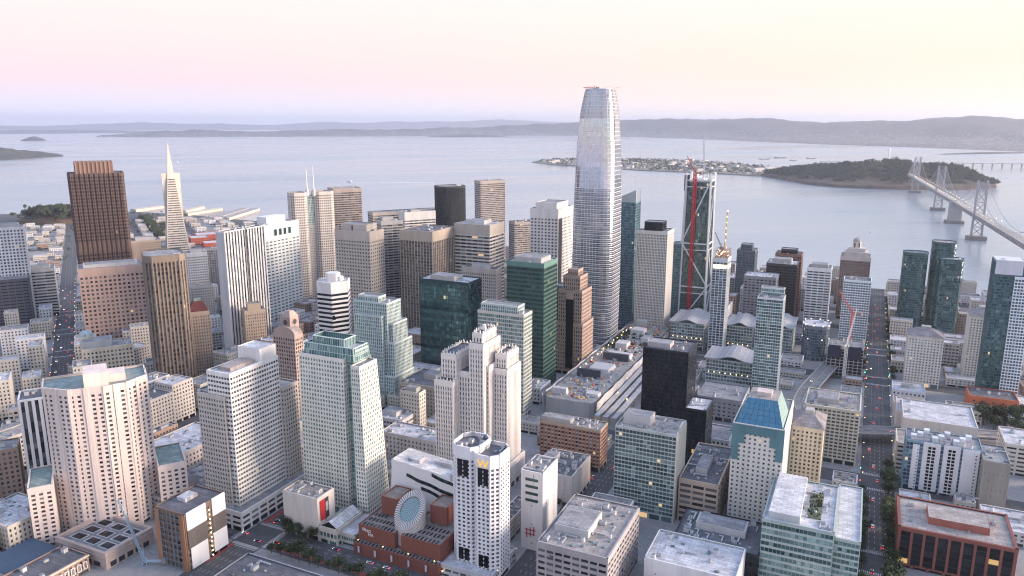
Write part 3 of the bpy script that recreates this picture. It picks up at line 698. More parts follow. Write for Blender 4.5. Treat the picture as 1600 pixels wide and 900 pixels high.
def h_blue(root, g, a0, a1, b0, b1, z0, H, s, P, rnd):
    z = z0 + H; bm_ = glassm((.045, .15, .23), (.13, .31, .42), .35, .18, .3, 0); gm = glassm((.30, .45, .42), (.55, .68, .63), .2, .3, .3, 0)
    O = rect(g, a0 + 1, a1 - 24, b0 + 1, b1 - 1); I = rect(g, a0 + 14, a1 - 26, b0 + 7, b1 - 7)
    m, m2 = MB(), MB(); n = 4
    for i in range(n):
        j = (i + 1) % n; q = [(*O[i], z - 1), (*O[j], z - 1), (*I[j], z + 15), (*I[i], z + 15)]
        d = Vector(((O[i][0] + O[j][0]) / 2, (O[i][1] + O[j][1]) / 2)) - Vector(cen(O))
        front = d.normalized().dot(-SU) > .7
        K = 7
        for a in range(K):
            for b in range(5):
                def pt(x, y):
                    l = Vector(q[0]).lerp(Vector(q[3]), y); r = Vector(q[1]).lerp(Vector(q[2]), y); return tuple(l.lerp(r, x))
                (m if front else m2).face([pt(a / K + .004, b / 5 + .004), pt((a + 1) / K - .004, b / 5 + .004), pt((a + 1) / K - .004, (b + 1) / 5 - .004), pt(a / K + .004, (b + 1) / 5 - .004)], bm_ if front else gm, .2 + rnd.random() * .3)
    m.build('sloping_blue_glass', root, root.location, label='sloping blue glass roof face'); m2.build('sloping_pale_glass', root, root.location)
    m = MB(); m.prism(O, z - 1.6, z - 1.1, ROOF_G); m.prism(I, z + 14.6, z + 15, ROOF_T); m.build('roof', root, root.location)
    m = MB(); Q = rect(g, a0 + 20, a1 - 34, b0 + 12, b1 - 12); m.prism(Q, z + 15, z + 18, W3((.62, .52, .48))); m.build('mechanical_penthouse', root, root.location)
    m = MB(); Q = rect(g, a1 - 23, a1, b0 + 1, b1 - 1); m.prism(Q, z - 1.2, z - .8, ROOF_G); m.build('lower_roof', root, root.location)
    # cream stepped panels proud of a teal glass front
    f = side(g, a0, a1, b0, b1, 'a0', z0, z); m, G = MB(), MB()
    for (u0, u1, t) in ((.0, 1.0, .50), (.14, .92, .70), (.26, .80, .84)):
        pass
    f.box(m, -.01, .13, z0 + H * .66, z0 + H - .5, .45, .9, wallm((.11, .235, .26), .3)); f.box(m, .86, 1.01, z0 + H * .70, z0 + H - .5, .45, .9, wallm((.11, .235, .26), .3))
    f.box(m, .13, .86, z0 + H - 7, z0 + H - .5, .45, .95, wallm((.09, .20, .23), .3)); f.box(m, .13, .24, z0 + H * .82, z0 + H - 7, .45, .93, wallm((.11, .235, .26), .3)); f.box(m, .74, .86, z0 + H * .82, z0 + H - 7, .45, .93, wallm((.11, .235, .26), .3))
    m.build('teal_cladding', root, root.location)
HOOK['blue'] = h_blue
def h_gable(root, g, a0, a1, b0, b1, z0, H, s, P, rnd):
    z = z0 + H; m = MB(); K = 10; rm = roofm((.36, .30, .28))
    f = side(g, a0, a1, b0, b1, 'a0', 0, 1); L = f.L; D = a1 - a0
    prev = None
    for i in range(K + 1):
        t = math.pi * i / K; x = .5 - .5 * math.cos(t); hh = math.sin(t) * L * .28
        A = f.P(x, 0, 0); q = ((A[0], A[1], z + hh), (A[0] - f.n[0] * D, A[1] - f.n[1] * D, z + hh))
        if prev: m.face([prev[0], q[0], q[1], prev[1]], rm); m.face([(prev[0][0], prev[0][1], z - 1), (q[0][0], q[0][1], z - 1), q[0], prev[0]], s['w']); m.face([(prev[1][0], prev[1][1], z - 1), (q[1][0], q[1][1], z - 1), q[1], prev[1]], s['w'])
        prev = q
    m.build('barrel_roof', root, root.location)
    m = MB(); c = Vector(cen(P)); Q = rect(g, a0 + D * .3, a0 + D * 1.4, b0 + (b1 - b0) * .3, b0 + (b1 - b0) * .72)
    m.prism(Q, z, z + 15, s['w']); ap = cen(Q)
    m.prism(Q, z + 15, z + 20, s['w'], P2=scale_poly(Q, .45)); m.build('roof_turret', root, root.location)
    for which in ('a0', 'b1'):
        f2 = side(g, a0 + D * .3, a0 + D * 1.4, b0 + (b1 - b0) * .3, b0 + (b1 - b0) * .72, which, z, z + 15); m = MB(); n = 14
        for r0, r1, d, mt in ((0, 2.6, .25, GD['dk2']), (2.6, 3.5, .5, s['w'])):
            for i in range(n):
                t0, t1 = 2 * math.pi * i / n, 2 * math.pi * (i + 1) / n
                pt = lambda r, t: f2.P(.5 + r * math.cos(t) / f2.L, z + 10 + r * math.sin(t), d)
                m.face([pt(r0, t0), pt(r1, t0), pt(r1, t1), pt(r0, t1)] if r0 else [pt(0, 0), pt(r1, t0), pt(r1, t1)], mt, .4)
        m.build('round_window', root, root.location)
HOOK['gable'] = h_gable
def h_panels(root, g, a0, a1, b0, b1, z0, H, s, P, rnd):
    f = side(g, a0, a1, b0, b1, 'a0', z0, z0 + H); wm_ = W3((.74, .73, .76)); L = root.location; cache = {}
    for (u0, u1, n, top) in ((.09, .18, 1, 3), (.23, .46, 2, .2), (.50, .72, 2, .2), (.75, .97, 1, .6)):
        m = MB(); zt = z0 + H - top; f.box(m, u0, u1, z0 + 2, zt, .2, 1.0, wm_); pn = m.build('facade_panel', root, L)
        nf = 13
        for j in range(nf):
            z = z0 + 3 + j * (zt - z0 - 5) / nf
            for k in range(n):
                uc = u0 + (u1 - u0) * ((.5 if n == 2 else .82) + (k - (n - 1) / 2) * .24) if n == 2 else u0 + (u1 - u0) * .8
                w = (2.1 if n == 2 else .9) / f.L / 2; h = 2.0 if n == 2 else .9
                m = MB(); f.box(m, uc - w, uc + w, z, z + h, 1.0, 1.06, GD['dk']); f.box(m, uc - w * 1.15, uc + w * 1.15, z - .25, z, 1.0, 1.16, wm_); m.build('window', pn, L)
    # roof terraces with low white walls
    for k in range(9):
        u = a0 + 2 + rnd.random() * 3 + (k % 3) * 7; b = b0 + 3 + k * (b1 - b0 - 8) / 9; m = MB(); Q = rect(g, u, u + 5, b, b + 4); z = z0 + H - 1; m.prism(Q, z, z + 3.4 + rnd.random(), W3((.60, .63, .68))); m.build('roof_box', root, L)
HOOK['panels'] = h_panels
def h_terr(root, g, a0, a1, b0, b1, z0, H, s, P, rnd):
    L = root.location; z = z0 + H
    wr = roofm((.66, .65, .67)); m = MB(); Q = rect(g, a0 + 3, a1 - 3, b0 + 3, b0 + (b1 - b0) * .52); m.prism(Q, z - 1, z + 4, W3((.55, .58, .58)), top=False); m.face([(*q, z + 4) for q in Q], wr); m.build('upper_roof', root, L)
    m = MB(); Q = rect(g, a0 + 14, a1 - 14, b0 + (b1 - b0) * .60, b0 + (b1 - b0) * .80); m.prism(Q, z - 1, z - .3, roofm((.16, .17, .10))); m.build('terrace_garden', root, L)
    m = MB()
    for i in range(70):
        q = gp(g, a0 + 15 + rnd.random() * (a1 - a0 - 30), b0 + (b1 - b0) * (.61 + rnd.random() * .18)); r = rnd.uniform(.3, .7)
        m.prism(ngon(q[0], q[1], r, 5), z - .3, z + .3 + r, leafA, P2=ngon(q[0], q[1], r * .5, 5))
    m.build('terrace_plants', root, L, kind='stuff')
    # lower wing toward the street
    W, G = MB(), MB(); Q = rect(g, a0 + 8, a1 + 20, b1 + .6, b1 + 15); st = dict(s); st['cap'] = 1.2
    volume(W, G, Q, z0, z0 + H - 7, st, rnd=rnd); W.build('wing_wall', root, L); G.build('wing_glass', root, L, kind='stuff'); m = MB(); m.prism(Q, z - 8.6, z - 8, wr); m.build('wing_roof', root, L)
HOOK['terr'] = h_terr
def h_rpent(root, g, a0, a1, b0, b1, z0, H, s, P, rnd):
    z = z0 + H - 1; m = MB(); Q = rect(g, a0 + 12, a1 - 12, b0 + (b1 - b0) * .26, b0 + (b1 - b0) * .80)
    m.prism(Q, z, z + 5, W3((.36, .12, .09)), top=False); m.face([(*q, z + 4.9) for q in Q], ROOF_T); m.build('mechanical_penthouse', root, root.location, label='red plant box on the roof')
HOOK['rpent'] = h_rpent
def h_cup(root, g, a0, a1, b0, b1, z0, H, s, P, rnd):
    z = z0 + H; c = cen(P); L = root.location
    m = MB(); m.prism(scale_poly(P, .82), z - 1, z + 6, s['w']); m.prism(scale_poly(P, .6), z + 6, z + 11, s['w']); m.build('stepped_top', root, L)
    m = MB(); q = ngon(c[0], c[1], 6, 12); m.prism(q, z + 11, z + 20, W3((.62, .57, .53)))
    for k in range(4): m.prism(ngon(c[0], c[1], 6 * math.cos(k * .36), 12), z + 20 + 6 * math.sin(k * .36), z + 20 + 6 * math.sin((k + 1) * .36), roofm((.45, .42, .40)), P2=ngon(c[0], c[1], max(.4, 6 * math.cos((k + 1) * .36)), 12))
    m.build('cupola', root, L)
    m = MB()
    for i in range(6): f = Fac(q[2 * i], q[2 * i + 1], q[2 * i], q[2 * i + 1], z + 11, z + 20); f.box(m, .2, .8, z + 12, z + 18.5, 0, .1, GD_DARK)
    m.build('cupola_openings', root, L, kind='stuff')
HOOK['cup'] = h_cup
def h_crown(root, g, a0, a1, b0, b1, z0, H, s, P, rnd):
    z = z0 + H; L = root.location; m = MB(); Q = rect(g, a0 - .5, a1 + .5, b0 + .5, b1 - 2); m.prism(Q, z - 13, z + 1.5, W3((.62, .62, .68))); m.build('white_crown', root, L, label='plain white crown')
    W, G = MB(), MB(); Q = rect(g, a0 - 2.5, a1 - 6, b0 + (b1 - b0) * .70, b1 + 8)
    volume(W, G, Q, z0, z - 14, dict(ST['bluewhite'], cap=2.0), rnd=rnd); W.prism(Q, z - 15.5, z - 15, ROOF_W); W.build('balcony_wing', root, L); G.build('balcony_wing_glass', root, L, kind='stuff')
HOOK['crown'] = h_crown
def h_tur(root, g, a0, a1, b0, b1, z0, H, s, P, rnd):
    L = root.location; c = gp(g, a0 + 24, b0 + 5); W, G = MB(), MB(); q = ngon(c[0], c[1], 6.5, 12); volume(W, G, q, z0, z0 + H + 9, dict(s, bw=3.4), rnd=rnd)
    W.build('corner_turret', root, L); G.build('turret_glass', root, L, kind='stuff'); m = MB()
    for k in range(4): m.prism(ngon(c[0], c[1], 6.8 * math.cos(k * .38), 12), z0 + H + 9 + 6 * math.sin(k * .38), z0 + H + 9 + 6 * math.sin((k + 1) * .38), roofm((.50, .56, .58)), P2=ngon(c[0], c[1], max(.3, 6.8 * math.cos((k + 1) * .38)), 12))
    m.build('turret_dome', root, L)
HOOK['tur'] = h_tur
def lamps(root, pts, name='roof_light', c=(1, .72, .38), s=9, r=.5):
    m = MB(); m.prism(ngon(0, 0, r, 6), -r, r, emit(c, s)); me = m.mesh(name)
    for p in pts:
        o = bpy.data.objects.new(name, me); C.objects.link(o); o.parent = root; o.location = Vector(p) - root.location
def h_lit(root, g, a0, a1, b0, b1, z0, H, s, P, rnd):
    z = z0 + H; L = root.location; m = MB(); sc = wallm((.30, .17, .12), .8)
    for k in range(4):
        for a in (a0, (a0 + a1) / 2, a1):
            q = gp(g, a, b1 - .6 - k * 4.4); m.bar((*q, z - 14), (*q, z + 9), .5, sc)
        for zz in (z + 2, z + 5.5, z + 9): A, B = gp(g, a0, b1 - .6 - k * 4.4), gp(g, a1, b1 - .6 - k * 4.4); m.bar((*A, zz), (*B, zz), .5, sc)
    for a in (a0, (a0 + a1) / 2, a1):
        for zz in (z + 2, z + 5.5, z + 9): A, B = gp(g, a, b0), gp(g, a, b1); m.bar((*A, zz), (*B, zz), .5, sc)
    m.build('scaffold', root, L); lamps(root, [(*gp(g, rnd.uniform(a0, a1), rnd.uniform(b0, b1)), z + rnd.choice((1.5, 5, 8.5))) for _ in range(16)], 'work_light')
    f = side(g, a0, a1, b0, b1, 'a0', z0, z); m = MB(); f.box(m, .05, .95, z - 13, z - 8, .5, .62, emit((1, .86, .55), .9)); f2 = side(g, a0, a1, b0, b1, 'b1', z0, z); f2.box(m, .05, .95, z - 13, z - 8, .5, .62, emit((1, .86, .55), .9)); m.build('lit_storey', root, L)
HOOK['lit'] = h_lit
def h_lit2(root, g, a0, a1, b0, b1, z0, H, s, P, rnd):
    lamps(root, [(*P[i], z0 + H + .3) for i in range(0, len(P), 2)] + [(*P[i], z0 + H * .62) for i in range(0, len(P), 3)], 'rim_light', (1, .95, .85), 2, .45)
HOOK['lit2'] = h_lit2
def h_notch(root, g, a0, a1, b0, b1, z0, H, s, P, rnd):
    m = MB(); f = side(g, a0, a1, b0, b1, 'b1', z0, z0 + H); f.box(m, .02, .24, z0 + 6, z0 + H - 14, .5, .62, GD['dk2'])
    for k in range(6): f.box(m, .02 + k * .044, .03 + k * .044, z0 + 6, z0 + H - 14, .62, .9, W3((.2, .2, .21)))
    m.build('dark_window_strip', root, root.location)
HOOK['notch'] = h_notch
def h_sh(root, g, a0, a1, b0, b1, z0, H, s, P, rnd):
    L = root.location
    for (A0, A1, B0, B1, h) in ((a0 + 4, a1 + 5, b0 + 5, b1 + 4, .80), (a0 - 4, a1 - 3, b0 + 4, b1 - 4, .88), (a0 + 1, a1 + 9, b0 + 8, b1 + 7, .62), (a0 - 3, a1 + 9, b0 - 2, b1 + 8, .30)):
        W, G = MB(), MB(); Q = rect(g, A0, A1, B0, B1); volume(W, G, Q, z0, z0 + H * h, s, rnd=rnd); W.prism(Q, z0 + H * h - 1.6, z0 + H * h - 1, ROOF_W); W.build('shoulder', root, L); G.build('shoulder_glass', root, L, kind='stuff')
HOOK['sh'] = h_sh
def h_wrap(root, g, a0, a1, b0, b1, z0, H, s, P, rnd):
    L = root.location; f = side(g, a0, a1, b0, b1, 'a0', z0, z0 + H); navy = wallm((.03, .03, .06), .9)
    for u0, u1 in ((.02, .40), (.52, .95)):
        m = MB(); f.box(m, u0, u1, z0 + H * .62, z0 + H + 2, .5, .8, navy); m.build('site_wrap', root, L)
    m = MB()
    for k in range(14):
        q = gp(g, a0 + 1 + (a1 - a0 - 2) * rnd.random(), b0 + 1 + (b1 - b0 - 2) * rnd.random()); m.bar((*q, z0 + H - 1), (*q, z0 + H + 3.5), .9, s['w'])
    m.build('column_stub', root, L, kind='stuff')
HOOK['wrap'] = h_wrap
def h_split(root, g, a0, a1, b0, b1, z0, H, s, P, rnd):
    f = side(g, a0, a1, b0, b1, 'a0', z0, z0 + H); m = MB(); f.box(m, -.03, .97, z0 + 6, z0 + H - 1.6, .2, .86, W3((.56, .54, .55))); m.build('blank_side', root, root.location)
    f = side(g, a0, a1, b0, b1, 'b1', z0, z0 + H); m = MB(); f.box(m, .49, .52, z0, z0 + H + .4, .2, 1.0, W3((.10, .10, .11))); m.build('dark_joint', root, root.location)
HOOK['split'] = h_split
def h_endw(root, g, a0, a1, b0, b1, z0, H, s, P, rnd):
    f = side(g, a0, a1, b0, b1, 'b1', z0, z0 + H); m = MB(); f.box(m, -.015, 1.01, z0, z0 + H - 1.8, .2, .7, W3((.66, .60, .52))); f.box(m, .30, .70, z0 + H - 1.8, z0 + H + 2.5, -.4, .72, W3((.66, .60, .52))); m.build('blank_end_wall', root, root.location, label='blank cream end wall')
HOOK['endw'] = h_endw
T('office_block','S',-533.6,-468.3,161.6,205.5,40,'grayoff','grey concrete office block with flat cluttered roof, bottom centre of the photo',ind=1,pent=(.35,.45,.5,.4,5),cl=12,rc=ROOF_T)
T('white_annex','S',-484.1,-458.1,128.4,143.8,58,'blankwhite','narrow blank white building with a red mark, right of the white hotel tower',cl=4)
T('exchange_building','S',-417.6,-375.7,107.4,139.6,25,'blankbeige','bulky windowless beige block with white roof clutter between white hotel and brick flats',cl=12,pent=(.2,.5,.3,.4,5))
T('brick_apartment','S',-353.1,-334.6,86.8,140.2,38,'brick','red and tan brick apartment block below the transit centre',cl=7,pent=(.25,.3,.5,.5,4))
T('apartment_slab','S',-408.8,-378.2,170.1,215.0,69,'tealslab','teal glass apartment slab with cream end wall beside the black towers',pent=(.3,.5,.45,.45,7),cl=6,endw=1)
T('office_block','S',-402.4,-333.9,217.5,244.9,34,'beigeoff','tan concrete office with long dark window strips and white roof',ind=1,cl=8,pent=(.45,.4,.3,.35,4))
T('glass_tower','S',-269.1,-231.3,151.1,192.1,88,'black','tallest black glass tower with pale rooftop plant, south of the transit centre',pent=(.3,.4,.5,.4,4),cl=4,rc=ROOF_D)
T('glass_block','S',-308.8,-278.1,199.9,217.4,52,'black','lower black glass block with white roof deck in front of the black tower',cl=3,roofc=1)
T('glass_tower','S',-190.6,-152.7,-23.0,20.3,141,'green','tall green glass tower with flat green crown left of the curved silver skyscraper',pent=(.5,.5,.75,.7,5),cl=3)
T('office_tower','S',-273.0,-253.2,-15.1,34.1,106,'tealcream','teal and cream office tower with glass screened roof crown behind the white stepped tower',pent=(.45,.5,.8,.75,8),pst="lteal",cl=3)
T('glass_tower','S',-219.2,-188.2,-116.2,-55.5,119,'dteal','dark teal glass cube tower with some lit floors',pent=(.45,.4,.5,.6,5),roofc=1,cl=3)
T('office_tower','S',-296.3,-271.9,-148.0,-106.9,108,'lteal','pale aqua gridded tower with stepped shoulders behind the tapered cream tower',pent=(.4,.4,.6,.5,6),pst="lteal",cl=2,sh=1)
T('striped_tower','S',-244.4,-177.8,-386.5,-374.1,158,'stripes','tower with bold vertical black and white stripes and blank grey side',cl=4,split=1,rc=ROOF_D)
T('bank_tower','S',-133.6,-64.2,-445.0,-415.9,150,'whiteteal','white tower with four square teal openings near its top',cl=2,teal=1)
T('office_tower','S',-111.9,-80.3,-313.7,-258.2,148,'tangrid','tan tower with small punched square windows and blank crown',pent=(.5,.5,.72,.7,9),cl=2)
T('office_tower','S',-59.2,1.0,-246.0,-195.8,145,'brownvert','brown tower of fine vertical ribs with blank tan crown',cl=9)
T('office_tower','S',-3.1,40.7,-193.4,-138.7,150,'bwband','tower of black and white horizontal bands with tan blank crown',cl=7,pent=(.5,.5,.5,.5,5))
T('office_tower','S',-69.1,-54.3,-145.6,-96.5,104,'arches','low tan tower with tall dark arched top windows in front of the banded tower',pent=(.5,.5,.5,.5,5),cl=2)
T('office_tower','S',92.2,151.5,-120.1,-77.1,165,'whitepunch','white tower with punched windows and dark corner strip left of the silver skyscraper',pent=(.5,.5,.75,.75,9),cl=2,notch=1)
T('glass_slab','S',-109.6,-90.6,1.2,17.2,100,'tealnar','narrow blue-green glass tower squeezed beside the green tower',cl=2)
T('glass_slab','S',143.6,171.6,75.8,89.4,118,'tealnar','slim aqua glass slab just left of the braced tower',cl=1)
T('office_tower','S',52.6,87.6,51.3,91.4,148,'whitebeale','pale ribbed office tower with black rooftop plant between silver skyscraper and braced tower',pent=(.5,.45,.6,.6,12),pst="black",cl=2)
T('glass_tower','S',-117.1,-93.1,228.9,254.0,110,'glass1183','slender split glass apartment tower with white edges in front of the freeway ramp',pent=(.5,.85,.9,.28,9),pst="glass1183",cl=3)
T('apartment_tower','S',9.7,33.7,158.6,176.1,126,'slab1113','white gridded apartment tower topped by lit scaffolding under the yellow crane',cl=2,lit=1)
T('office_block','S',140.8,175.8,178.7,220.5,82,'grayband','grey banded office block behind the slender split glass tower',cl=6)
T('office_block','S',183.4,221.4,202.0,241.8,94,'darkbrown','dark brown glass office block with pale roof beside the white banded tower',cl=5,pent=(.5,.5,.6,.5,6))
T('office_block','S',237.6,265.6,207.5,243.5,100,'redbr','red-brown stepped office tower rising behind the dark brown block',pent=(.5,.5,.6,.6,7),pst="darkbrown",cl=2)
T('stepped_tower','S',330.7,362.7,139.1,166.9,86,'darkstep','dark grey rounded-top tower on the waterfront right of the yellow crane',pent=(.5,.4,.6,.6,10),pst="darkstep",cl=1)
T('office_tower','S',184.7,212.7,255.9,286.1,92,'whitebands','white tower with dark window bands and wide low podium beside the curving ramp',pent=(.5,.5,.7,.7,5),cl=3)
T('bayside_tower','S',218.2,244.2,372.4,402.7,116,'inf','first rounded green glass tower left of the taller glass pair',round=1,cl=1)
T('bayside_tower','S',233.6,261.6,406.6,435.7,130,'inf','tallest rounded green glass tower by the water below the bridge',round=1,cl=1)
T('bayside_tower','S',221.6,245.6,415.5,444.9,110,'inf','front rounded green glass tower standing before the tallest one',round=1,cl=1)
T('glass_tower','S',-29.0,-3.0,444.7,470.7,150,'tealright','teal tower with white crown and white balcony grid at the right edge',cl=2,crown=1)
T('apartment_block','S',-0.6,27.4,377.0,411.0,57,'condo','cream apartment tower with grey hipped roof right of the long straight street',hip=1)
T('apartment_block','S',35.6,65.6,437.3,464.5,77,'condo','taller cream apartment tower with hipped roof beside the teal tower at right',hip=1)
T('apartment_block','S',-276.1,-250.1,367.9,419.5,42,'resid','white panelled apartment block with blue glass strips behind the red-brown block',cl=16,panels=1)
T('office_wing','S',-289.5,-254.5,419.1,436.1,40,'graypanel','plain grey-brown panelled block joined right of the white panelled apartments',cl=5)
T('office_block','S',-398.8,-353.8,361.5,425.5,29,'redbrown','red-brown block with tall dark window bays, bottom right corner',ind=1,rpent=1,cl=6,rc=ROOF_T)
T('glass_block','S',-457.0,-392.0,281.7,322.7,45,'tealbands','green glass office with white stepped roof and garden terrace, bottom right',cl=9,terr=1,rc=ROOF_W)
T('glass_block','S',-462.9,-420.9,227.8,281.3,22,'blacklow','low black glass block with grey flat roof and pale plant box, bottom edge',pent=(.5,.6,.6,.35,5),cl=14,rc=ROOF_D)
T('low_block','S',-501.0,-465.0,219.3,273.5,26,'blankwhite','white roofed low block with small blue box, cut by the bottom edge',cl=6,roofc=1)
T('hotel_block','S',-322.2,-277.2,-77.1,-29.2,38,'palace','long tan stone hotel with dark roof behind the white stepped tower',cl=5,pent=(.5,.55,.3,.3,6))
T('small_tower','S',-364.9,-355.0,-47.1,-27.3,48,'creamsmall','small cream tower with rounded penthouse in front of the stone hotel',pent=(.5,.5,.6,.7,4),cl=1)
T('courtyard_block','S',-415.5,-391.5,-33.8,25.3,30,'palepink','pale pink L-shaped block behind the white museum wing',cl=6,roofc=1)
T('office_block','S',-384.9,-359.6,-62.7,-33.3,28,'lightband','low grey-roofed office with pale window bands right of the tapered cream tower',pent=(.4,.5,.5,.5,4),cl=4)
T('gabled_tower','S',-400.8,-390.4,-160.2,-135.5,98,'clock','brown pink tower with arched gables and round roof windows',gable=1)
T('apartment_tower','S',-394.2,-330.7,251.4,285.6,80,'creampunch','cream stepped tower with sloping blue glass roof',blue=1,ll=1)
T('apartment_tower','S',-336.6,-304.6,286.6,308.2,62,'creamapt','cream apartment tower with pyramid roof right of the blue roofed tower',hip=1)
T('warehouse_block','S',-181.5,-126.5,369.9,427.6,26,'blankbeige','wide building with broad white flat roof beside the freeway',roofc=1,cl=2)
T('parking_garage','S',-210.6,-170.6,444.6,478.9,27,'garage','cream parking garage with dark open slots at the right edge',cl=2,roofc=1)
T('parking_garage','S',-238.4,-206.4,363.6,422.0,24,'garage','cream parking garage with slotted walls in front of the white flat roof',cl=3)
T('apartment_block','S',-64.3,-34.3,433.3,475.3,18,'orange','bright orange low block with white stripe among trees at right',cl=4)
T('low_block','S',-151.5,-111.5,365.7,390.2,22,'blankbeige','long narrow block with white end roof beside the long straight street',cl=2,roofc=1)
T('hotel_block','S',48.3,86.3,264.1,294.6,44,'curvedglass','dark rounded glass hotel with lit roof rim at the ramp mouth',round=1,lit2=1)
T('low_office','S',-196.6,-150.6,188.2,231.1,24,'grayplain','plain grey low office with roof terrace below the wave roofed halls',cl=5)
T('rincon_block','S',284,320,294,334,95,'rincon','brown and cream striped tower with small domed cupola near the waterfront',cup=1,cl=2)
T('apartment_tower','S',136,162,304,336,88,'bluewhite','pale blue-white gridded apartment tower beside the long straight street',cl=3)
T('concrete_frame','S',2,38,296,334,34,'constr','unfinished concrete frame with dark wrap under the white crane',cl=3,wrap=1)
T('apartment_block','S',-250,-205,290,333,50,'creamband','cream apartment block with white balcony bands and jumbled roof at street corner',cl=14,pent=(.4,.5,.4,.5,4))
T('low_block','S',-196,-172,300,333,22,'creamsmall','low cream block with ochre wall behind the jumbled roof apartments',cl=5,pent=(.6,.4,.3,.3,4))
T('granite_tower','N',250,290,-574,-503,112,'pink','pink granite tower with regular square windows left of the brown ribbed tower',cl=3,pent=(.5,.5,.85,.5,4))
T('ribbed_tower','N',42,86,-511,-474,154,'post','brown ribbed tower with dark strip windows and chamfered corners',cham=6,cl=3)
T('white_tower','N',495,525,-700,-640,140,'white650','white tower with small dark square windows at the left edge',pent=(.5,.5,.8,.6,5),cl=2)
T('banded_block','N',520,560,-647,-610,72,'bwleft','black and white banded office block beside the traffic street',cl=4,pent=(.5,.5,.7,.5,4))
T('dark_block','N',465,505,-700,-641,70,'darkleft','dark slate block with thin pale lines at the left edge',cl=4)
T('hotel_block','N',96,126,-577,-529,52,'beige130','cream office with arched windows and round corner turret by the traffic street',pent=(.3,.5,.6,.6,7),cl=4,tur=1)
T('terraced_tower','N',640,668,-500,-452,88,'terr','tan terraced tower with stepped round balconies right of the dark brown skyscraper',pent=(.5,.5,.6,.6,6),cl=2)
T('slim_tower','N',92,110,-470,-449,80,'slim','slim tan tower with dark red peaked roof right of the ribbed tower',hipred=1)
T('small_tower','N',136,156,-404,-380,64,'slim','small tan tower with rounded top in front of the black and white striped tower',pent=(.5,.5,.6,.6,8),cl=1)
T('office_tower','N',400,420,-436,-408,98,'graypale','pale grey office tower with recessed top right of the white pyramid',cl=2,pent=(.5,.5,.6,.6,5))
T('office_block','N',540,560,-395,-370,80,'graygrid','small dark gridded block between the pyramid and striped tower',cl=2)
T('office_tower','N',505,540,-182,-132,174,'brownband','brown banded tower behind the twin flagpole towers',cl=2)
T('stepped_tower','N',355,385,-268,-232,134,'graystep','grey stepped masonry tower in front of the twin flagpole towers',pent=(.5,.5,.6,.6,6),cl=1)
T('office_tower','N',225,250,-196,-164,150,'darkband','tower of dark bands with light front edge left of the brown ribbed tower',pent=(.4,.6,.5,.5,5),cl=1)
T('office_tower','N',310,335,-128,-76,150,'whitecap','banded tower with blank white crown behind the brown ribbed tower',pent=(.4,.4,.3,.3,3),cl=2)
T('long_slab','N',395,420,-150,-10,142,'tanband2','long tan banded slab behind the white crowned tower',cl=2)
T('fluted_tower','N',352,392,-46,3,183,'cal101','black fluted glass tower on the skyline left of the tan banded tower',cl=2,round=1)
T('office_tower','N',588,615,146,203,170,'emb','tan banded slab tower on the skyline right of the black fluted tower',cl=1)
T('office_tower','N',330,350,80,96,120,'brownslab','thin brown slab behind the banded tower with tan crown',cl=1)
T('office_block','N',372,402,112,150,112,'brownslab','brown banded block left of the white punched tower',cl=3)
# ------------------------------------------------------------------ landmark towers
def put(name, label, cat, c, group=None): return thing(name, label, cat, (c[0], c[1], 0), group)
# --- tapering rounded skyscraper
def rounded_square(c, half, ang, r, k=5):
    P = []
    for q in range(4):
        a = ang + q * math.pi / 2; ca, sa = math.cos(a), math.sin(a)
        cx, cy = half - r, half - r
        for j in range(k + 1):
            t = math.pi / 2 * j / k; x, y = cx + r * math.cos(t), cy + r * math.sin(t)
            P.append((c[0] + x * ca - y * sa, c[1] + x * sa + y * ca))
        for w in (.45, .0, -.45):                       # points along the flat side
            x, y = w * half, half; P.append((c[0] + x * ca - y * sa, c[1] + x * sa + y * ca))
    return ccw(P)
sc_ = gp('S', -5, 15); RECTS.append(('S', -34, 24, -14, 45))
sf = put('skyscraper', 'tallest tower, silver glass tapering to a rounded top with fine floor lines', 'skyscraper', sc_)
angS = math.atan2(SU.y, SU.x)
def prof(z): 
    t = z / 326.0
    K_ = ((0, .965), (.15, .99), (.35, 1.0), (.5, .985), (.62, .97), (.72, .945), (.80, .905), (.87, .85), (.93, .775), (1.0, .62))
    for (t0, v0), (t1, v1) in zip(K_, K_[1:]):
        if t <= t1: return 26.8 * (v0 + (v1 - v0) * (t - t0) / (t1 - t0))
    return 26.8 * .60
rnd_ = lambda z: .46 + .24 * (z / 326) ** 2
G, Wf = MB(), MB(); zs = [i * 5.2 for i in range(57)]; fin = wallm((.80, .80, .83), .35, .05, metal=.5); fin2 = wallm((.80, .79, .81), .4, .05, metal=.2); rr = random.Random(3)
gl_sf = GD['pale']; gl_dk = glassm((.26, .29, .34), (.52, .55, .60), .84, .14, .1, .004)
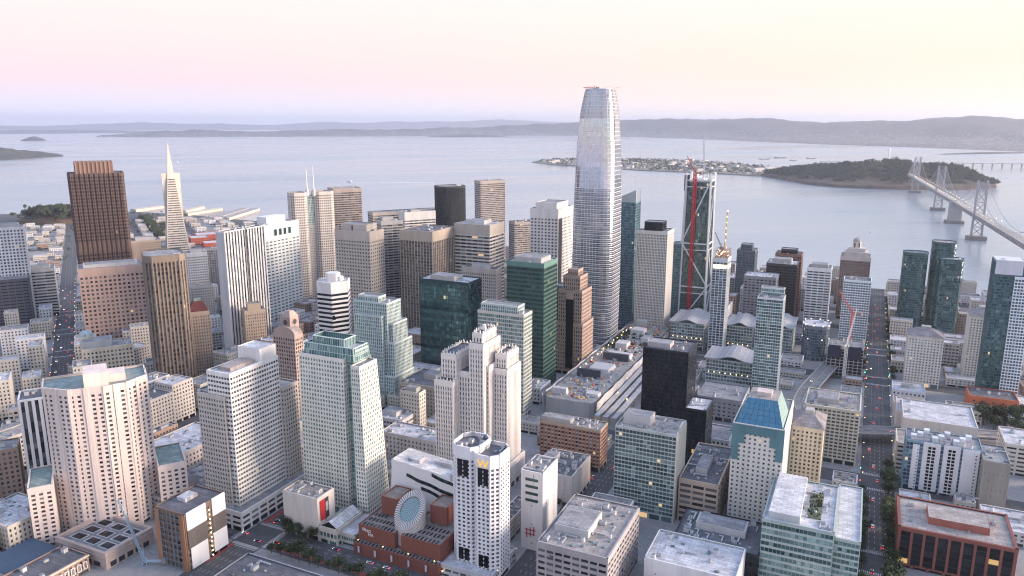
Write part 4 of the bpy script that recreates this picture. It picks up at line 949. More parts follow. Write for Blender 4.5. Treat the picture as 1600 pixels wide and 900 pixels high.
for a in range(len(zs) - 1):
    z0, z1 = zs[a], zs[a + 1]; P, Q = rounded_square(sc_, prof(z0), angS, prof(z0) * rnd_(z0)), rounded_square(sc_, prof(z1), angS, prof(z1) * rnd_(z1)); n = len(P); band = rr.random()
    for i in range(n):
        j = (i + 1) % n; f = Fac(P[i], P[j], Q[i], Q[j], z0, z1)
        K = max(1, round(f.L / 4.0))
        for k in range(K):
            r = min(.97, max(.02, .45 + rr.gauss(0, .22))); e = rr.gauss(0, .006)
            G.face([f.P(k / K, z0, -e), f.P((k + 1) / K, z0, e), f.P((k + 1) / K, z1, e), f.P(k / K, z1, -e)], gl_sf if z0 > 205 else gl_dk, r)
            f.box(Wf, k / K - .012, k / K + .012, z0, z1, 0, .15, fin)
        f.box(Wf, 0, 1, z1 - (.7 if z0 < 205 else .35), z1, -.1, .5 if z0 < 205 else .2, fin2)
        if z0 < 205: f.box(Wf, 0, 1, (z0 + z1) / 2 - .2, (z0 + z1) / 2 + .2, -.1, .35, fin)
Wf.build('floor_fins', sf, sf.location, kind='stuff'); G.build('curtain_wall', sf, sf.location, kind='stuff')
# open crown lattice
Lt = MB(); lat = wallm((.66, .65, .68), .4, .05, metal=.4)
zs2 = [291.2 + i * 3.87 for i in range(10)]
for a in range(len(zs2) - 1):
    z0, z1 = zs2[a], zs2[a + 1]; P, Q = rounded_square(sc_, prof(z0), angS, prof(z0) * rnd_(z0)), rounded_square(sc_, prof(z1), angS, prof(z1) * rnd_(z1)); n = len(P)
    for i in range(n):
        j = (i + 1) % n; f = Fac(P[i], P[j], Q[i], Q[j], z0, z1)
        f.box(Lt, 0, 1, z1 - .7, z1, -.2, .3, lat); f.box(Lt, 0, .06, z0, z1, -.2, .35, lat); f.box(Lt, .5, .56, z0, z1, -.2, .35, lat)
        f.box(Lt, .06, .97, z0, z1 - .7, -.3, -.1, wallm((.50, .49, .52), .35, .15, metal=.55))
Lt.build('crown_lattice', sf, sf.location, kind='stuff')
m = MB(); m.prism(rounded_square(sc_, prof(318) * .93, angS, prof(318) * .4), 317, 318, ROOF_D); m.build('roof', sf, sf.location)
for zz in (268, 276, 300, 306, 312):
    for i in range(5):
        m = MB(); p = Vector(sc_) - SU * (prof(zz) + .5) + SV * ((i - 2) * 4.2); m.box((p.x, p.y, zz), (2.2, .3, 1.0), wallm((.9, .9, .88)), angS + math.pi / 2)
        m.build('facade_gap_panel', sf, sf.location)
def crane(name, label, base, h, jib, az, lift, col, w=2.2, group=None, lamp=False):
    t = thing(name, label, 'crane', (base[0], base[1], base[2])); mt = wallm(col, .6, .12); L = Vector(base); m = MB()
    for sx, sy in ((-1, -1), (1, -1), (1, 1), (-1, 1)): m.bar((base[0] + sx * w / 2, base[1] + sy * w / 2, base[2]), (base[0] + sx * w / 2, base[1] + sy * w / 2, base[2] + h), w * .22, mt)
    k = max(2, int(h / (w * 1.6)))
    for i in range(k):
        z0, z1 = base[2] + h * i / k, base[2] + h * (i + 1) / k; s = 1 if i % 2 else -1
        for (ax, ay, bx, by) in ((-1, -1, 1, -1), (1, -1, 1, 1), (1, 1, -1, 1), (-1, 1, -1, -1)):
            a, b = ((ax, ay), (bx, by)) if s > 0 else ((bx, by), (ax, ay)); m.bar((base[0] + a[0] * w / 2, base[1] + a[1] * w / 2, z0), (base[0] + b[0] * w / 2, base[1] + b[1] * w / 2, z1), w * .13, mt)
    m.build('mast', t, L)
    d = Vector((math.sin(R(az)) * math.cos(R(lift)), math.cos(R(az)) * math.cos(R(lift)), math.sin(R(lift)))); top = L + Vector((0, 0, h)); sd = Vector((d.y, -d.x, 0)).normalized(); upv = sd.cross(d)
    m = MB(); e = top + d * jib
    for o in (sd * .8, -sd * .8, upv * 1.2): m.bar(top + o, e + o * .4, .45, mt)
    n = max(4, int(jib / 4))
    for i in range(n):
        a, b = top + d * jib * i / n, top + d * jib * (i + 1) / n
        m.bar(a + sd * .8, b + upv * 1.1, .25, mt); m.bar(a - sd * .8, b + upv * 1.1, .25, mt)
    m.build('jib', t, L)
    hd = Vector((d.x, d.y, 0)).normalized(); m = MB(); m.bar(top, top - hd * min(14, jib * .35), 1.3, mt); bx = top - hd * min(13, jib * .33); m.box(bx, (3, 3, 3.5), wallm((.25, .24, .24))); m.build('counterweight_arm', t, L)
    m = MB(); m.box(top + sd * 1.6 + Vector((0, 0, -.6)), (1.8, 1.8, 2.4), wallm((.7, .68, .64))); m.build('cab', t, L)
    m = MB(); ap = top + Vector((0, 0, min(9, jib * .25))); m.bar(top, ap, .6, mt); m.bar(ap, e, .18, METALD); m.bar(ap, bx, .18, METALD); m.build('apex_stays', t, L)
    if lamp: lamps(t, [tuple(top + d * jib * k / 6 + Vector((0, 0, .8))) for k in range(1, 7)], 'crane_light', (1, .85, .5), 6, .55)
    return t
crane('tower_crane', 'tiny orange crane on top of the silver skyscraper', (*gp('S', -8, 8), 317), 10, 13, 300, 2, (.62, .20, .07), .5)
crane('tower_crane', 'pale derrick crane beside the orange one on the skyscraper roof', (*gp('S', 2, 20), 317), 7, 20, 95, 14, (.70, .58, .40), .35)
# --- white pyramid
tcx, tcy = NU * 660 + NV * -424; pc = (tcx, tcy); ta = put('pyramid_tower', 'slender white pyramid tower with tall spire and side wings', 'skyscraper', pc)
s0 = 24.5; sq = lambda h: [(tcx + NU.x * a * h + NV.x * b * h, tcy + NU.y * a * h + NV.y * b * h) for a, b in ((-1, -1), (-1, 1), (1, 1), (1, -1))]
W, G = MB(), MB(); zc = 252.0; hz_ = lambda z: s0 * (1 - z / zc)
cream = W3((.70, .63, .55)); stp = dict(ST['whitebands'], w=cream, cap=.5, base=6, fh=4.1, bw=4.5, sf=.52, pw=.12, cw=6)
Pb = ccw(sq(hz_(6))); Pt = ccw(sq(hz_(192)))
volume(W, G, Pb, 6, 192, stp, P2=Pt); W.build('wall', ta, ta.location); G.build('window_glass', ta, ta.location, kind='stuff')
m = MB(); m.prism(ccw(sq(s0 * .93)), 0, 6, cream); m.build('plinth', ta, ta.location); m = MB(); m.prism(ccw(sq(hz_(192) * 1.02)), 192, 251, cream, P2=ccw(sq(.35))); m.build('spire', ta, ta.location)
for sgn in (-1, 1):
    m = MB(); w = 4.2
    def wp(d, t, z): return (tcx + NV.x * sgn * d + NU.x * t, tcy + NV.y * sgn * d + NU.y * t, z)
    zt = 200; lo = 110
    m.hexa([wp(hz_(lo) - .5, -w, lo), wp(hz_(lo) - .5, w, lo), wp(hz_(zt) - 1, w, zt), wp(hz_(zt) - 1, -w, zt), wp(hz_(lo) + .3, -w, lo), wp(hz_(lo) + .3, w, lo), wp(hz_(lo) + 1, w, zt), wp(hz_(lo) + 1, -w, zt)], cream)
    m.build('wing', ta, ta.location)
# --- dark brown stepped bay tower
c5 = rect('N', 402, 452, -574, -509); dark = ST['dk555'] = dict(w=W3((.135, .088, .076)), g=GD['black'], fh=4.9, bw=3.0, pw=.34, sf=.50, dp=.3, ds=.42, cap=3, base=8)
t5 = put('dark_skyscraper', 'massive dark red-brown granite tower with bay windows and ribbed rooftop box', 'skyscraper', cen(c5)); W, G = MB(), MB(); RECTS.append(('N', 402, 452, -574, -509))
# saw-tooth bays
bay = []
for i in range(4):
    A, B = Vector(c5[i]), Vector(c5[(i + 1) % 4]); d = (B - A); L = d.length; d /= L; nn = Vector((d.y, -d.x)); k = 11
    for j in range(k):
        s = L * j / k; w = L / k; bay += [tuple(A + d * (s + w * .08)), tuple(A + d * (s + w * .28) + nn * 1.5), tuple(A + d * (s + w * .72) + nn * 1.5), tuple(A + d * (s + w * .92))]
for (z0, z1) in ((0, 112), (124, 218)): volume(W, G, bay, z0, z1, dict(dark, base=8 if z0 == 0 else .2, cap=4.0 if z0 == 0 else 3.0))
W.prism(bay, 111, 125, dark['w']); W.build('wall', t5, t5.location); G.build('window_glass', t5, t5.location, kind='stuff'); roof_part(t5, c5, 217.2, ROOF_D)
m = MB(); q = rect('N', 410, 446, -566, -520); m.prism(q, 217, 233, W3((.22, .13, .10)))
for f in [side('N', 410, 446, -566, -520, w, 217, 233) for w in ('a0', 'b0', 'b1', 'a1')]:
    for k in range(9): f.box(m, k / 9 + .01, k / 9 + .05, 217, 233.6, 0, .8, W3((.34, .22, .17)))
m.build('ribbed_roof_box', t5, t5.location)
# --- twin towers with flagpoles joined by a glass bridge
tw = put('twin_tower', 'pale twin corner towers joined by a glass bridge and topped by two flagpoles', 'skyscraper', gp('N', 362, -260)); RECTS.append(('N', 345, 380, -292, -226)); W, G = MB(), MB()
gr = ST['graypale']; stw = dict(gr, w=W3((.62, .56, .52)), bw=3.1, pw=.42, sf=.45, cap=4)
for (a0, a1, b0, b1) in ((345, 372, -292, -268), (350, 380, -254, -226)):
    Pq = chamfer(rect('N', a0, a1, b0, b1), 5); volume(W, G, Pq, 0, 184, stw); W.prism(Pq, 182, 182.6, ROOF_T)
W.build('wall', tw, tw.location); G.build('window_glass', tw, tw.location, kind='stuff'); m, g2 = MB(), MB(); Pq = rect('N', 356, 366, -267.4, -254.6); volume(m, g2, Pq, 110, 178, dict(ST['lteal'], base=0, bw=2)); m.prism(Pq, 176, 177, ROOF_G); m.build('glass_bridge', tw, tw.location); g2.build('bridge_glass', tw, tw.location, kind='stuff')
for e_ in (-266, -256): m = MB(); q = gp('N', 352, e_); m.prism(ngon(*q, 1.1, 8), 182, 222, wallm((.85, .75, .72)), P2=ngon(*q, .35, 8)); m.prism(ngon(*q, 2.4, 8), 178, 188, stw['w']); m.build('flagpole', tw, tw.location)
# --- hexagonal black and white banded tower
hx = gp('S', -262, -200); hp = ngon(*hx, 18.5, 6, angS + math.pi / 6 * 1); t = put('banded_tower', 'six-sided tower of bold black and white bands with plain white crown', 'tower', hx); W, G = MB(), MB(); RECTS.append(('S', -280, -244, -218, -182))
volume(W, G, hp, 0, 118, dict(ST['whitebands'], w=W3((.72, .69, .68)), g=GD['black'], fh=5.0, bw=40, pw=0, sf=.48, cap=11, base=6)); W.build('wall', t, t.location); G.build('window_glass', t, t.location, kind='stuff'); roof_part(t, hp, 117.2, ROOF_W)
m = MB(); m.prism(ngon(*hx, 8, 6, angS), 117, 126, W3((.70, .68, .68))); m.prism(ngon(hx[0] + 6, hx[1] - 2, 5, 8), 117, 122, W3((.6, .58, .58))); m.build('mechanical_penthouse', t, t.location)
# --- stepped brown art-deco style tower
def stack(name, label, cat, g, vols, st, roofmat=None, cl=3, extra=None):
    a0, a1, b0, b1 = vols[0][:4]; t = put(name, label, cat, gp(g, (a0 + a1) / 2, (b0 + b1) / 2)); RECTS.append((g, a0, a1, b0, b1)); rnd = random.Random(int(a0))
    for (A0, A1, B0, B1, z0, z1) in vols:
        W, G = MB(), MB(); Q = rect(g, A0, A1, B0, B1); s = dict(st); s['base'] = st['base'] if z0 == 0 else .2
        volume(W, G, Q, z0, z1, s, rnd=rnd); W.prism(Q, z1 - 1.6, z1 - 1, roofmat or ROOF_T); W.build('wall', t, t.location); G.build('window_glass', t, t.location, kind='stuff')
    return t
brs = dict(ST['tangrid'], w=W3((.40, .29, .24)), bw=2.6, pw=.46, sf=.4, cap=2.5)
t = stack('stepped_tower', 'rosy brown stepped tower with dark centre strip in front of the silver skyscraper', 'tower', 'S', [(-128, -92, 10, 42, 0, 62), (-126, -94, 12, 40, 62, 100), (-122, -98, 16, 36, 100, 116), (-118, -102, 20, 32, 116, 123)], brs)
m = MB(); f = side('S', -128, -92, 10, 42, 'a0', 0, 100); f.box(m, .38, .66, 8, 90, .4, .75, GD['black']); f.box(m, .38, .66, 90, 97, .4, 1.0, brs['w']); m.build('dark_centre_strip', t, t.location)
# --- slim glass tower with lit sloping crown
t = stack('glass_tower', 'blue-green glass tower with golden lit crown right behind the silver skyscraper', 'tower', 'S', [(87, 112, 18, 38, 0, 180)], dict(ST['tealnar'], cap=1.5))
m = MB(); Q = rect('S', 87, 112, 18, 38); z = 180
Qb = [(*q, z + 17) if (Vector(q) - Vector(cen(Q))).dot(SV) > 0 else (*q, z + 8) for q in Q]
for i in range(4): m.face([(*Q[i], z), (*Q[(i + 1) % 4], z), Qb[(i + 1) % 4], Qb[i]], wallm((.45, .52, .56), .2, .1, metal=.5))
m.build('crown_screen', t, t.location); m = MB(); m.prism(scale_poly(Q, .8), z - .5, z + 3, wallm((.55, .38, .22))); m.build('lit_plant', t, t.location); lamps(t, [(*gp('S', 90 + i * 3, 22 + (i % 3) * 6), z + 4.5) for i in range(7)], 'crown_light', (1, .7, .35), 4, .7)
# --- braced tower under construction
c1 = (146, 180, 90, 126); fz = 206; t = put('braced_tower', 'tapered dark green glass tower wrapped in white steel cross braces', 'skyscraper', gp('S', 163, 108)); RECTS.append(('S', *c1)); W, G = MB(), MB()
Pb, Pt = rect('S', *c1), rect('S', 149, 178, 93, 124)
st181 = dict(ST['green'], w=W3((.07, .11, .11)), g=glassm((.035, .07, .072), (.20, .29, .29), .55, .12, .1, .006), cap=1, bw=2.4, sf=.2)
volume(W, G, Pb, 0, fz, st181, P2=Pt); W.build('wall', t, t.location); G.build('window_glass', t, t.location, kind='stuff'); roof_part(t, scale_poly(Pt, .97), fz - .5, ROOF_D)
wst = wallm((.66, .68, .70), .45, .06)
def cpt(i, z, k=1.6):
    q = Vector(Pb[i]).lerp(Vector(Pt[i]), z / fz); c = Vector(cen(Pb)); d = (q - c).normalized(); q = q + d * k; return (q.x, q.y, z)
levels = [0, 62, 124, fz + 6]
for i in range(4):
    m = MB(); m.bar(cpt(i, 0), cpt(i, fz + 12), 2.6, wst); m.build('corner_column', t, t.location)
    j = (i + 1) % 4
    for a in range(3):
        z0, z1 = levels[a], levels[a + 1]; m = MB()
        mid = lambda z: tuple((Vector(cpt(i, z)) + Vector(cpt(j, z))) / 2)
        if a % 2 == 0: m.bar(cpt(i, z0), cpt(j, z1 - 5), 1.7, wst)
        else: m.bar(cpt(j, z0), cpt(i, z1 - 5), 1.7, wst)
        m.build('cross_brace', t, t.location)
        m = MB(); m.bar(cpt(i, z1 - 4), cpt(j, z1 - 4), 1.7, wst); m.bar(cpt(i, z1 - 13), cpt(j, z1 - 13), 1.2, wst); m.build('belt_beam', t, t.location)
m = MB(); f = Fac(Pb[0], Pb[1], Pt[0], Pt[1], 0, fz)
for i in range(4):
    for k in range(7): p = Vector(cpt(i, fz)).lerp(Vector(cpt((i + 1) % 4, fz)), k / 7); m.bar(p, p + Vector((0, 0, 11 - 3 * (i % 2))), .5, wst)
m.build('crown_frame', t, t.location, kind='stuff'); lamps(t, [(*gp('S', 150 + i * 4, 100 + (i * 7) % 20), fz + 2 + (i * 5) % 8) for i in range(7)], 'work_light', (.95, .97, 1), 6, .6)
m = MB(); q = gp('S', 150, 92.5); m.box((*q, fz - 2), (5, 7, 22), wallm((.04, .045, .05)), angS); m.build('hoist_box', t, t.location)
mast = gp('S', 144, 104.5); crane('tower_crane', 'tall red crane climbing the front of the braced tower', (*mast, 0), 218, 26, 305, 62, (.58, .045, .06), 3.4)
crane('tower_crane', 'slim grey derrick with long thin boom on the braced tower roof', (*gp('S', 166, 112), fz), 12, 60, 30, 52, (.52, .50, .52), 1.0)
crane('tower_crane', 'yellow lit crane with raised boom above the scaffolded tower', (*gp('S', 22, 170), 128), 10, 44, 40, 72, (.70, .48, .16), 1.8, lamp=True)
crane('tower_crane', 'short dark crane beside the yellow crane', (*gp('S', 30, 164), 128), 8, 20, 300, 66, (.16, .13, .12), 1.4)
crane('tower_crane', 'white crane standing in front of the unfinished concrete frame', (*gp('S', -22, 316), 0), 44, 44, 62, 58, (.72, .70, .66), 2.2)
crane('tower_crane', 'red crane between concrete frame and pale blue tower', (*gp('S', 60, 318), 0), 62, 30, 330, 55, (.55, .10, .08), 1.8)
crane('mobile_crane', 'pale blue lattice crane leaning beside the wrapped building, bottom left', (*gp('S', -610, -88), 0), 3, 46, 290, 74, (.34, .44, .54), 2.6)
# --- white stepped art deco tower
wd = dict(ST['palepink'], w=W3((.75, .69, .655)), bw=2.2, fh=3.9, pw=.56, sf=.34, dp=.7, ds=.3, cap=4.5, base=6)
t = stack('deco_tower', 'white stepped art deco tower with crenellated tops, centre of the photo', 'tower', 'S', [(-438, -384, 28, 85, 0, 22), (-434, -398, 32, 47, 0, 92), (-428, -396, 35, 47, 92, 112), (-424, -396, 47.6, 57.4, 0, 98), (-425, -397, 58, 69, 0, 122), (-423, -401, 60, 67.5, 122, 130), (-420, -392, 69.6, 71.6, 0, 104), (-412, -388, 72.2, 83, 0, 100), (-410, -390, 73, 81.6, 100, 112)], wd, ROOF_D)
for (a0, a1, b0, b1, z) in ((-428, -396, 35, 47, 112), (-423, -401, 60, 67.5, 130), (-410, -390, 73, 81.6, 112), (-434, -398, 32, 47, 92)):
    m = MB(); Q = rect('S', a0, a1, b0, b1)
    for i in range(4):
        A, B = Vector(Q[i]), Vector(Q[(i + 1) % 4]); k = max(2, round((B - A).length / 3))
        for j in range(k): p = A.lerp(B, (j + .5) / k); m.prism(ngon(p.x, p.y, .75, 4, angS + .785), z - .5, z + 1.6 + (j % 2) * .8, wd['w'], P2=ngon(p.x, p.y, .35, 4, angS + .785))
    m.build('crenellation', t, t.location, kind='stuff')
m = MB(); q = gp('S', -412, 63.5); m.prism(ngon(*q, 2.2, 8), 130, 134, wd['w'], P2=ngon(*q, 1.2, 8)); m.build('finial', t, t.location)
# --- tapered cream tower with glass slot
sty('teal_slot', (.42, .52, .50), 'lteal', 3.35, 2.4, .06, .14, .1, .14, 1, 0)
cr = dict(ST['creampunch'], w=W3((.78, .735, .655)), g=GD['lteal'], bw=2.6, fh=3.35, pw=.40, sf=.40, cap=2, base=6)
t = put('tapered_tower', 'tapered cream tower with pale green glass corner slot and glass screened top', 'tower', gp('S', -490, -18)); RECTS.append(('S', -504, -470, -50, 14)); rnd = random.Random(4)
B1, T1 = rect('S', -500, -472, -46, -5), rect('S', -500, -476, -43, -4)
W, G = MB(), MB(); volume(W, G, B1, 0, 122, cr, P2=T1, rnd=rnd); W.prism(scale_poly(T1, .98), 120.5, 121, ROOF_G); W.build('main_wall', t, t.location); G.build('window_glass', t, t.location, kind='stuff')
W, G = MB(), MB(); volume(W, G, rect('S', -495.5, -478, -4.4, 3.6), 0, 128, dict(ST['teal_slot'], cap=1), P2=rect('S', -495.5, -480, -3.4, 3.6), rnd=rnd); W.build('glass_slot_frame', t, t.location); G.build('slot_glass', t, t.location, kind='stuff')
W, G = MB(), MB(); B2, T2 = rect('S', -501.5, -474, 4.2, 13.5), rect('S', -501.5, -481, 4.2, 11); volume(W, G, B2, 0, 119, cr, P2=T2, rnd=rnd); W.prism(scale_poly(T2, .96), 117.5, 118, ROOF_G); W.build('corner_wing', t, t.location); G.build('wing_glass', t, t.location, kind='stuff')
W, G = MB(), MB(); Q = rect('S', -498, -479, -41, 4); volume(W, G, Q, 120, 130, dict(ST['lteal'], w=W3((.55, .66, .63)), pw=.08, sf=.06, cap=.4, base=0, fh=5, bw=2.4), P2=rect('S', -497, -480, -39, 3), rnd=rnd); W.prism(scale_poly(Q, .9), 128, 128.4, ROOF_W); W.build('glass_crown', t, t.location); G.build('crown_glass', t, t.location, kind='stuff')
W, G = MB(), MB(); Q = rect('S', -495, -482, -34, -6); volume(W, G, Q, 128.4, 135, dict(ST['lteal'], w=W3((.62, .70, .68)), pw=.06, sf=.05, cap=.4, base=0, fh=6.6, bw=2), rnd=rnd); W.build('top_screen', t, t.location); G.build('screen_glass', t, t.location, kind='stuff')
# --- banded white tower with lower wings
fs = dict(ST['lightband'], w=W3((.78, .74, .715)), bw=2.5, fh=3.5, pw=.22, sf=.50, cap=2.2, ds=.35); fs2 = dict(fs, w=W3((.52, .475, .44)), bw=2.4, pw=.46, sf=.46)
t = put('banded_tower', 'white tower with dense window rows and tan lower wings beside the tapered cream tower', 'tower', gp('S', -520, -80)); RECTS.append(('S', -548, -474, -108, -60)); rnd = random.Random(9)
for nm, Qd, z1, st in (('main_wall', (-543, -495, -90, -69), 115, fs), ('left_wing', (-541, -515, -103, -90.6), 98, fs2), ('corner_bay', (-545, -541.5, -99, -74), 98, fs2), ('right_wing', (-494.4, -479, -84, -66), 90, fs2), ('podium', (-551, -474, -108, -60), 15, dict(fs, bw=9, fh=5))):
    W, G = MB(), MB(); Q = rect('S', *Qd); volume(W, G, Q, 0, z1, st, rnd=rnd); W.prism(Q, z1 - 1.6, z1 - 1.0, ROOF_G if nm != 'main_wall' else ROOF_W); W.build(nm, t, t.location); G.build('window_glass', t, t.location, kind='stuff')
m = MB(); Q = rect('S', -512, -495, -91, -70); m.prism(Q, 114, 124, fs['w'], top=False); m.face([(*q, 123.4) for q in Q], ROOF_W); m.build('roof_block', t, t.location)
m = MB(); Q = rect('S', -537, -514, -86, -74); m.prism(Q, 114, 116.5, roofm((.42, .36, .33))); m.build('roof_deck', t, t.location)
# --- pink-beige slab hotel with stepped wings
mh = dict(ST['creampunch'], w=W3((.76, .63, .575)), g=GD['dk'], bw=4.3, fh=3.3, pw=.50, sf=.48, cap=4, base=3, dp=.45, ds=.36)
hp_ = ccw([gp('N', -208, -596), gp('N', -222, -581), gp('N', -226, -560), gp('N', -224, -546), gp('N', -212, -532), gp('N', -186, -532), gp('N', -186, -596)])
t = put('hotel_tower', 'broad pink-beige hotel slab with columns of small square windows, lower left', 'hotel', gp('N', -205, -565)); RECTS.append(('N', -232, -184, -612, -512)); rnd = random.Random(2); W, G = MB(), MB()
volume(W, G, hp_, 0, 109, mh, rnd=rnd); W.build('wall', t, t.location); G.build('window_glass', t, t.location, kind='stuff'); roof_part(t, hp_, 107.5, roofm((.28, .34, .33)))
for i in range(len(hp_)):
    f = Fac(hp_[i], hp_[(i + 1) % len(hp_)], hp_[i], hp_[(i + 1) % len(hp_)], 0, 109)
    if f.seen and f.L > 12:
        m = MB()
        f.box(m, .44, .58, 0, 109.4, .5, .9, mh['w']); f.box(m, -.005, .10, 0, 109.3, .5, .86, mh['w'])
        m.build('blank_pier', t, t.location)
for (n0, n1, e0, e1, h) in ((-225, -190, -611, -597, 45), (-228, -190, -531, -513, 44)):
    W, G = MB(), MB(); Q = rect('N', n0, n1, e0, e1); volume(W, G, Q, 0, h, mh, rnd=rnd); W.prism(Q, h - 1.6, h - 1, roofm((.26, .34, .32))); W.build('stepped_wing', t, t.location); G.build('wing_glass', t, t.location, kind='stuff')
m = MB(); Q = rect('N', -222, -200, -571, -556); m.prism(Q, 107, 118, mh['w']); m.build('lift_tower', t, t.location); m = MB(); Q = rect('N', -214, -198, -556, -545); m.prism(Q, 107, 113, mh['w']); m.build('plant_room', t, t.location)
# podium hall in front of it
t = put('podium_hall', 'low pinkish hall with sunken skylight roof in front of the hotel slab', 'hall', gp('S', -607, -130)); RECTS.append(('S', -626, -586, -156, -104)); W = MB(); Q = rect('S', -625, -588, -155, -105); pw_ = W3((.46, .37, .34))
W.prism(Q, 0, 12, pw_, top=False); In = scale_poly(Q, .9)
for i in range(4): j = (i + 1) % 4; W.face([(*Q[i], 12), (*Q[j], 12), (*In[j], 12), (*In[i], 12)], pw_); W.face([(*In[i], 12), (*In[j], 12), (*In[j], 9.5), (*In[i], 9.5)], pw_)
for w_ in ('a0', 'b1'):
    f = side('S', -625, -588, -155, -105, w_, 0, 12)
    for k in range(5): f.box(W, .08 + k * .17, .20 + k * .17, 1, 4.5, 0, .12, GD_DARK)
    f.box(W, -.005, 1.005, 8.5, 9.3, 0, .5, pw_)
W.build('wall', t, t.location); m = MB(); m.prism(In, 9, 9.5, ROOF_G); m.build('roof', t, t.location)
for k in range(3):
    for q in range(3):
        m = MB(); u, v = -619 + k * 9.6, -149 + q * 14; P = rect('S', u, u + 7.5, v, v + 11); m.prism(P, 9.5, 10.3, METAL); I = scale_poly(P, .82); m.prism(I, 10.3, 11.6, GD['dk2'], P2=scale_poly(P, .35)); m.build('skylight', t, t.location)
# --- wrapped brick building under renovation
t = put('wrapped_building', 'brown brick building wrapped in white sheeting with netted sides, bottom left', 'building', gp('S', -586, -68)); RECTS.append(('S', -604, -569, -82, -54)); ab = dict(ST['brick'], w=W3((.20, .14, .11)), pm=W3((.22, .13, .09)), cap=2.5, bw=4.2, fh=4); W, G = MB(), MB(); Q = rect('S', -603, -570, -81, -55); volume(W, G, Q, 0, 41, ab)
W.build('wall', t, t.location); G.build('window_glass', t, t.location, kind='stuff'); roof_part(t, Q, 40, ROOF_D); m = MB(); m.prism(rect('S', -590, -580, -76, -68), 40, 42.5, ROOF_W); m.build('roof_hatch', t, t.location)
f = side('S', -603, -570, -81, -55, 'b1', 0, 41); net = wallm((.13, .115, .105), .95, .3); sheet = wallm((.80, .79, .81), .7, .06); f2 = side('S', -603, -570, -81, -55, 'a0', 0, 41)
for (ff, u0, u1, z0, z1, mt, nm) in ((f, .02, .50, 29, 41.5, sheet, 'white_sheeting'), (f, .66, 1.0, 29, 41.5, sheet, 'white_sheeting'), (f, .06, .48, 1, 16, sheet, 'white_sheeting'), (f, .64, .99, 3, 17, sheet, 'white_sheeting'), (f, .02, .5, 16, 29, net, 'netting'), (f, .64, 1.0, 17, 29, net, 'netting'), (f2, .0, .15, 0, 40, wallm((.36, .17, .09)), 'scaffold_edge'), (f2, .86, 1.0, 0, 40, wallm((.36, .17, .09)), 'scaffold_edge')):
    m = MB(); ff.box(m, u0, u1, z0, z1, .6, 1.2, mt); m.build(nm, t, t.location)
m = MB()
for k in range(9): f2.box(m, .15, .86, k * 4.4 + 1, k * 4.4 + 1.3, .8, 1.4, METALD)
for k in range(6): f2.box(m, .15 + k * .14, .165 + k * .14, 0, 40, .8, 1.4, METALD)
m.build('scaffold', t, t.location); lamps(t, [f.P(.58, 2 + k * 3.3, 1.0) for k in range(11)], 'hoist_light', (1, .82, .5), 6, .3)
# --- white hotel tower with two octagonal turrets
wh = dict(ST['whitepunch'], w=W3((.82, .79, .81)), bw=3.4, fh=2.8, pw=.42, sf=.46, cap=8, base=4)
t = put('white_hotel', 'white hotel tower with twin octagonal turrets and yellow letter sign', 'hotel', gp('S', -517, 118)); RECTS.append(('S', -537, -500, 92, 132)); rnd = random.Random(8)
for nm, Qd, z1, ch in (('left_turret', (-527, -504, 98, 117), 88, 4.5), ('right_turret', (-529.5, -507, 114, 132), 86, 4.5)):
    W, G = MB(), MB(); Q = chamfer(rect('S', *Qd), ch); volume(W, G, Q, 0, z1, wh, rnd=rnd); W.build(nm, t, t.location); G.build('window_glass', t, t.location, kind='stuff')
    m = MB(); m.prism(scale_poly(Q, .97), z1 - 3.4, z1 - 2.8, ROOF_D); m.build('roof', t, t.location); clutter(t, Q, z1 - 2.8, 5, [], rnd, angS)
    f = side('S', *Qd, 'a0', 0, z1)
    for k in (0, 1):
        m = MB(); f.box(m, .30 + k * .22, .47 + k * .22, z1 - 20, z1 - 8.6, .5, .75, GD['dk']); m.build('tall_window', t, t.location)
        m = MB(); f.box(m, .30 + k * .22, .47 + k * .22, 9.5, 18, .5, .75, GD['dk']); m.build('tall_window', t, t.location)
W, G = MB(), MB(); Q = rect('S', -536, -500, 92, 131); volume(W, G, Q, 0, 9, dict(ST['grayoff'], w=W3((.52, .52, .55)), cap=2)); W.prism(Q, 7.6, 8, ROOF_W); W.build('podium', t, t.location); G.build('podium_glass', t, t.location, kind='stuff')
def text(body, parent, f, u, z, size, mat, d=.6, name='lettering'):
    cu = bpy.data.curves.new(name, 'FONT'); cu.body = body; cu.size = size; cu.extrude = .12; cu.align_x = 'CENTER'; cu.align_y = 'CENTER'; cu.resolution_u = 3
    o = bpy.data.objects.new(name, cu); C.objects.link(o); o.parent = parent; cu.materials.append(mat)
    p = Vector(f.P(u, z, d)); x = Vector((f.t[0], f.t[1], 0)); nn = Vector((f.n[0], f.n[1], 0)); 
    if x.cross(Vector((0, 0, 1))).dot(nn) < 0: x = -x
    M_ = Matrix.Translation(p - parent.location) @ Matrix((x, Vector((0, 0, 1)), nn)).transposed().to_4x4()
    dg = bpy.context.evaluated_depsgraph_get(); me = bpy.data.meshes.new_from_object(o.evaluated_get(dg)); bpy.data.objects.remove(o)
    o = bpy.data.objects.new(name, me); C.objects.link(o); o.parent = parent; o.matrix_local = M_
    if not me.materials: me.materials.append(mat)
    return o
gold = emit((.85, .48, .05), .35)
f = side('S', -529.5, -507, 114, 132, 'a0', 0, 86); text('W', t, f, .5, 80, 7.5, gold, .7, 'sign')
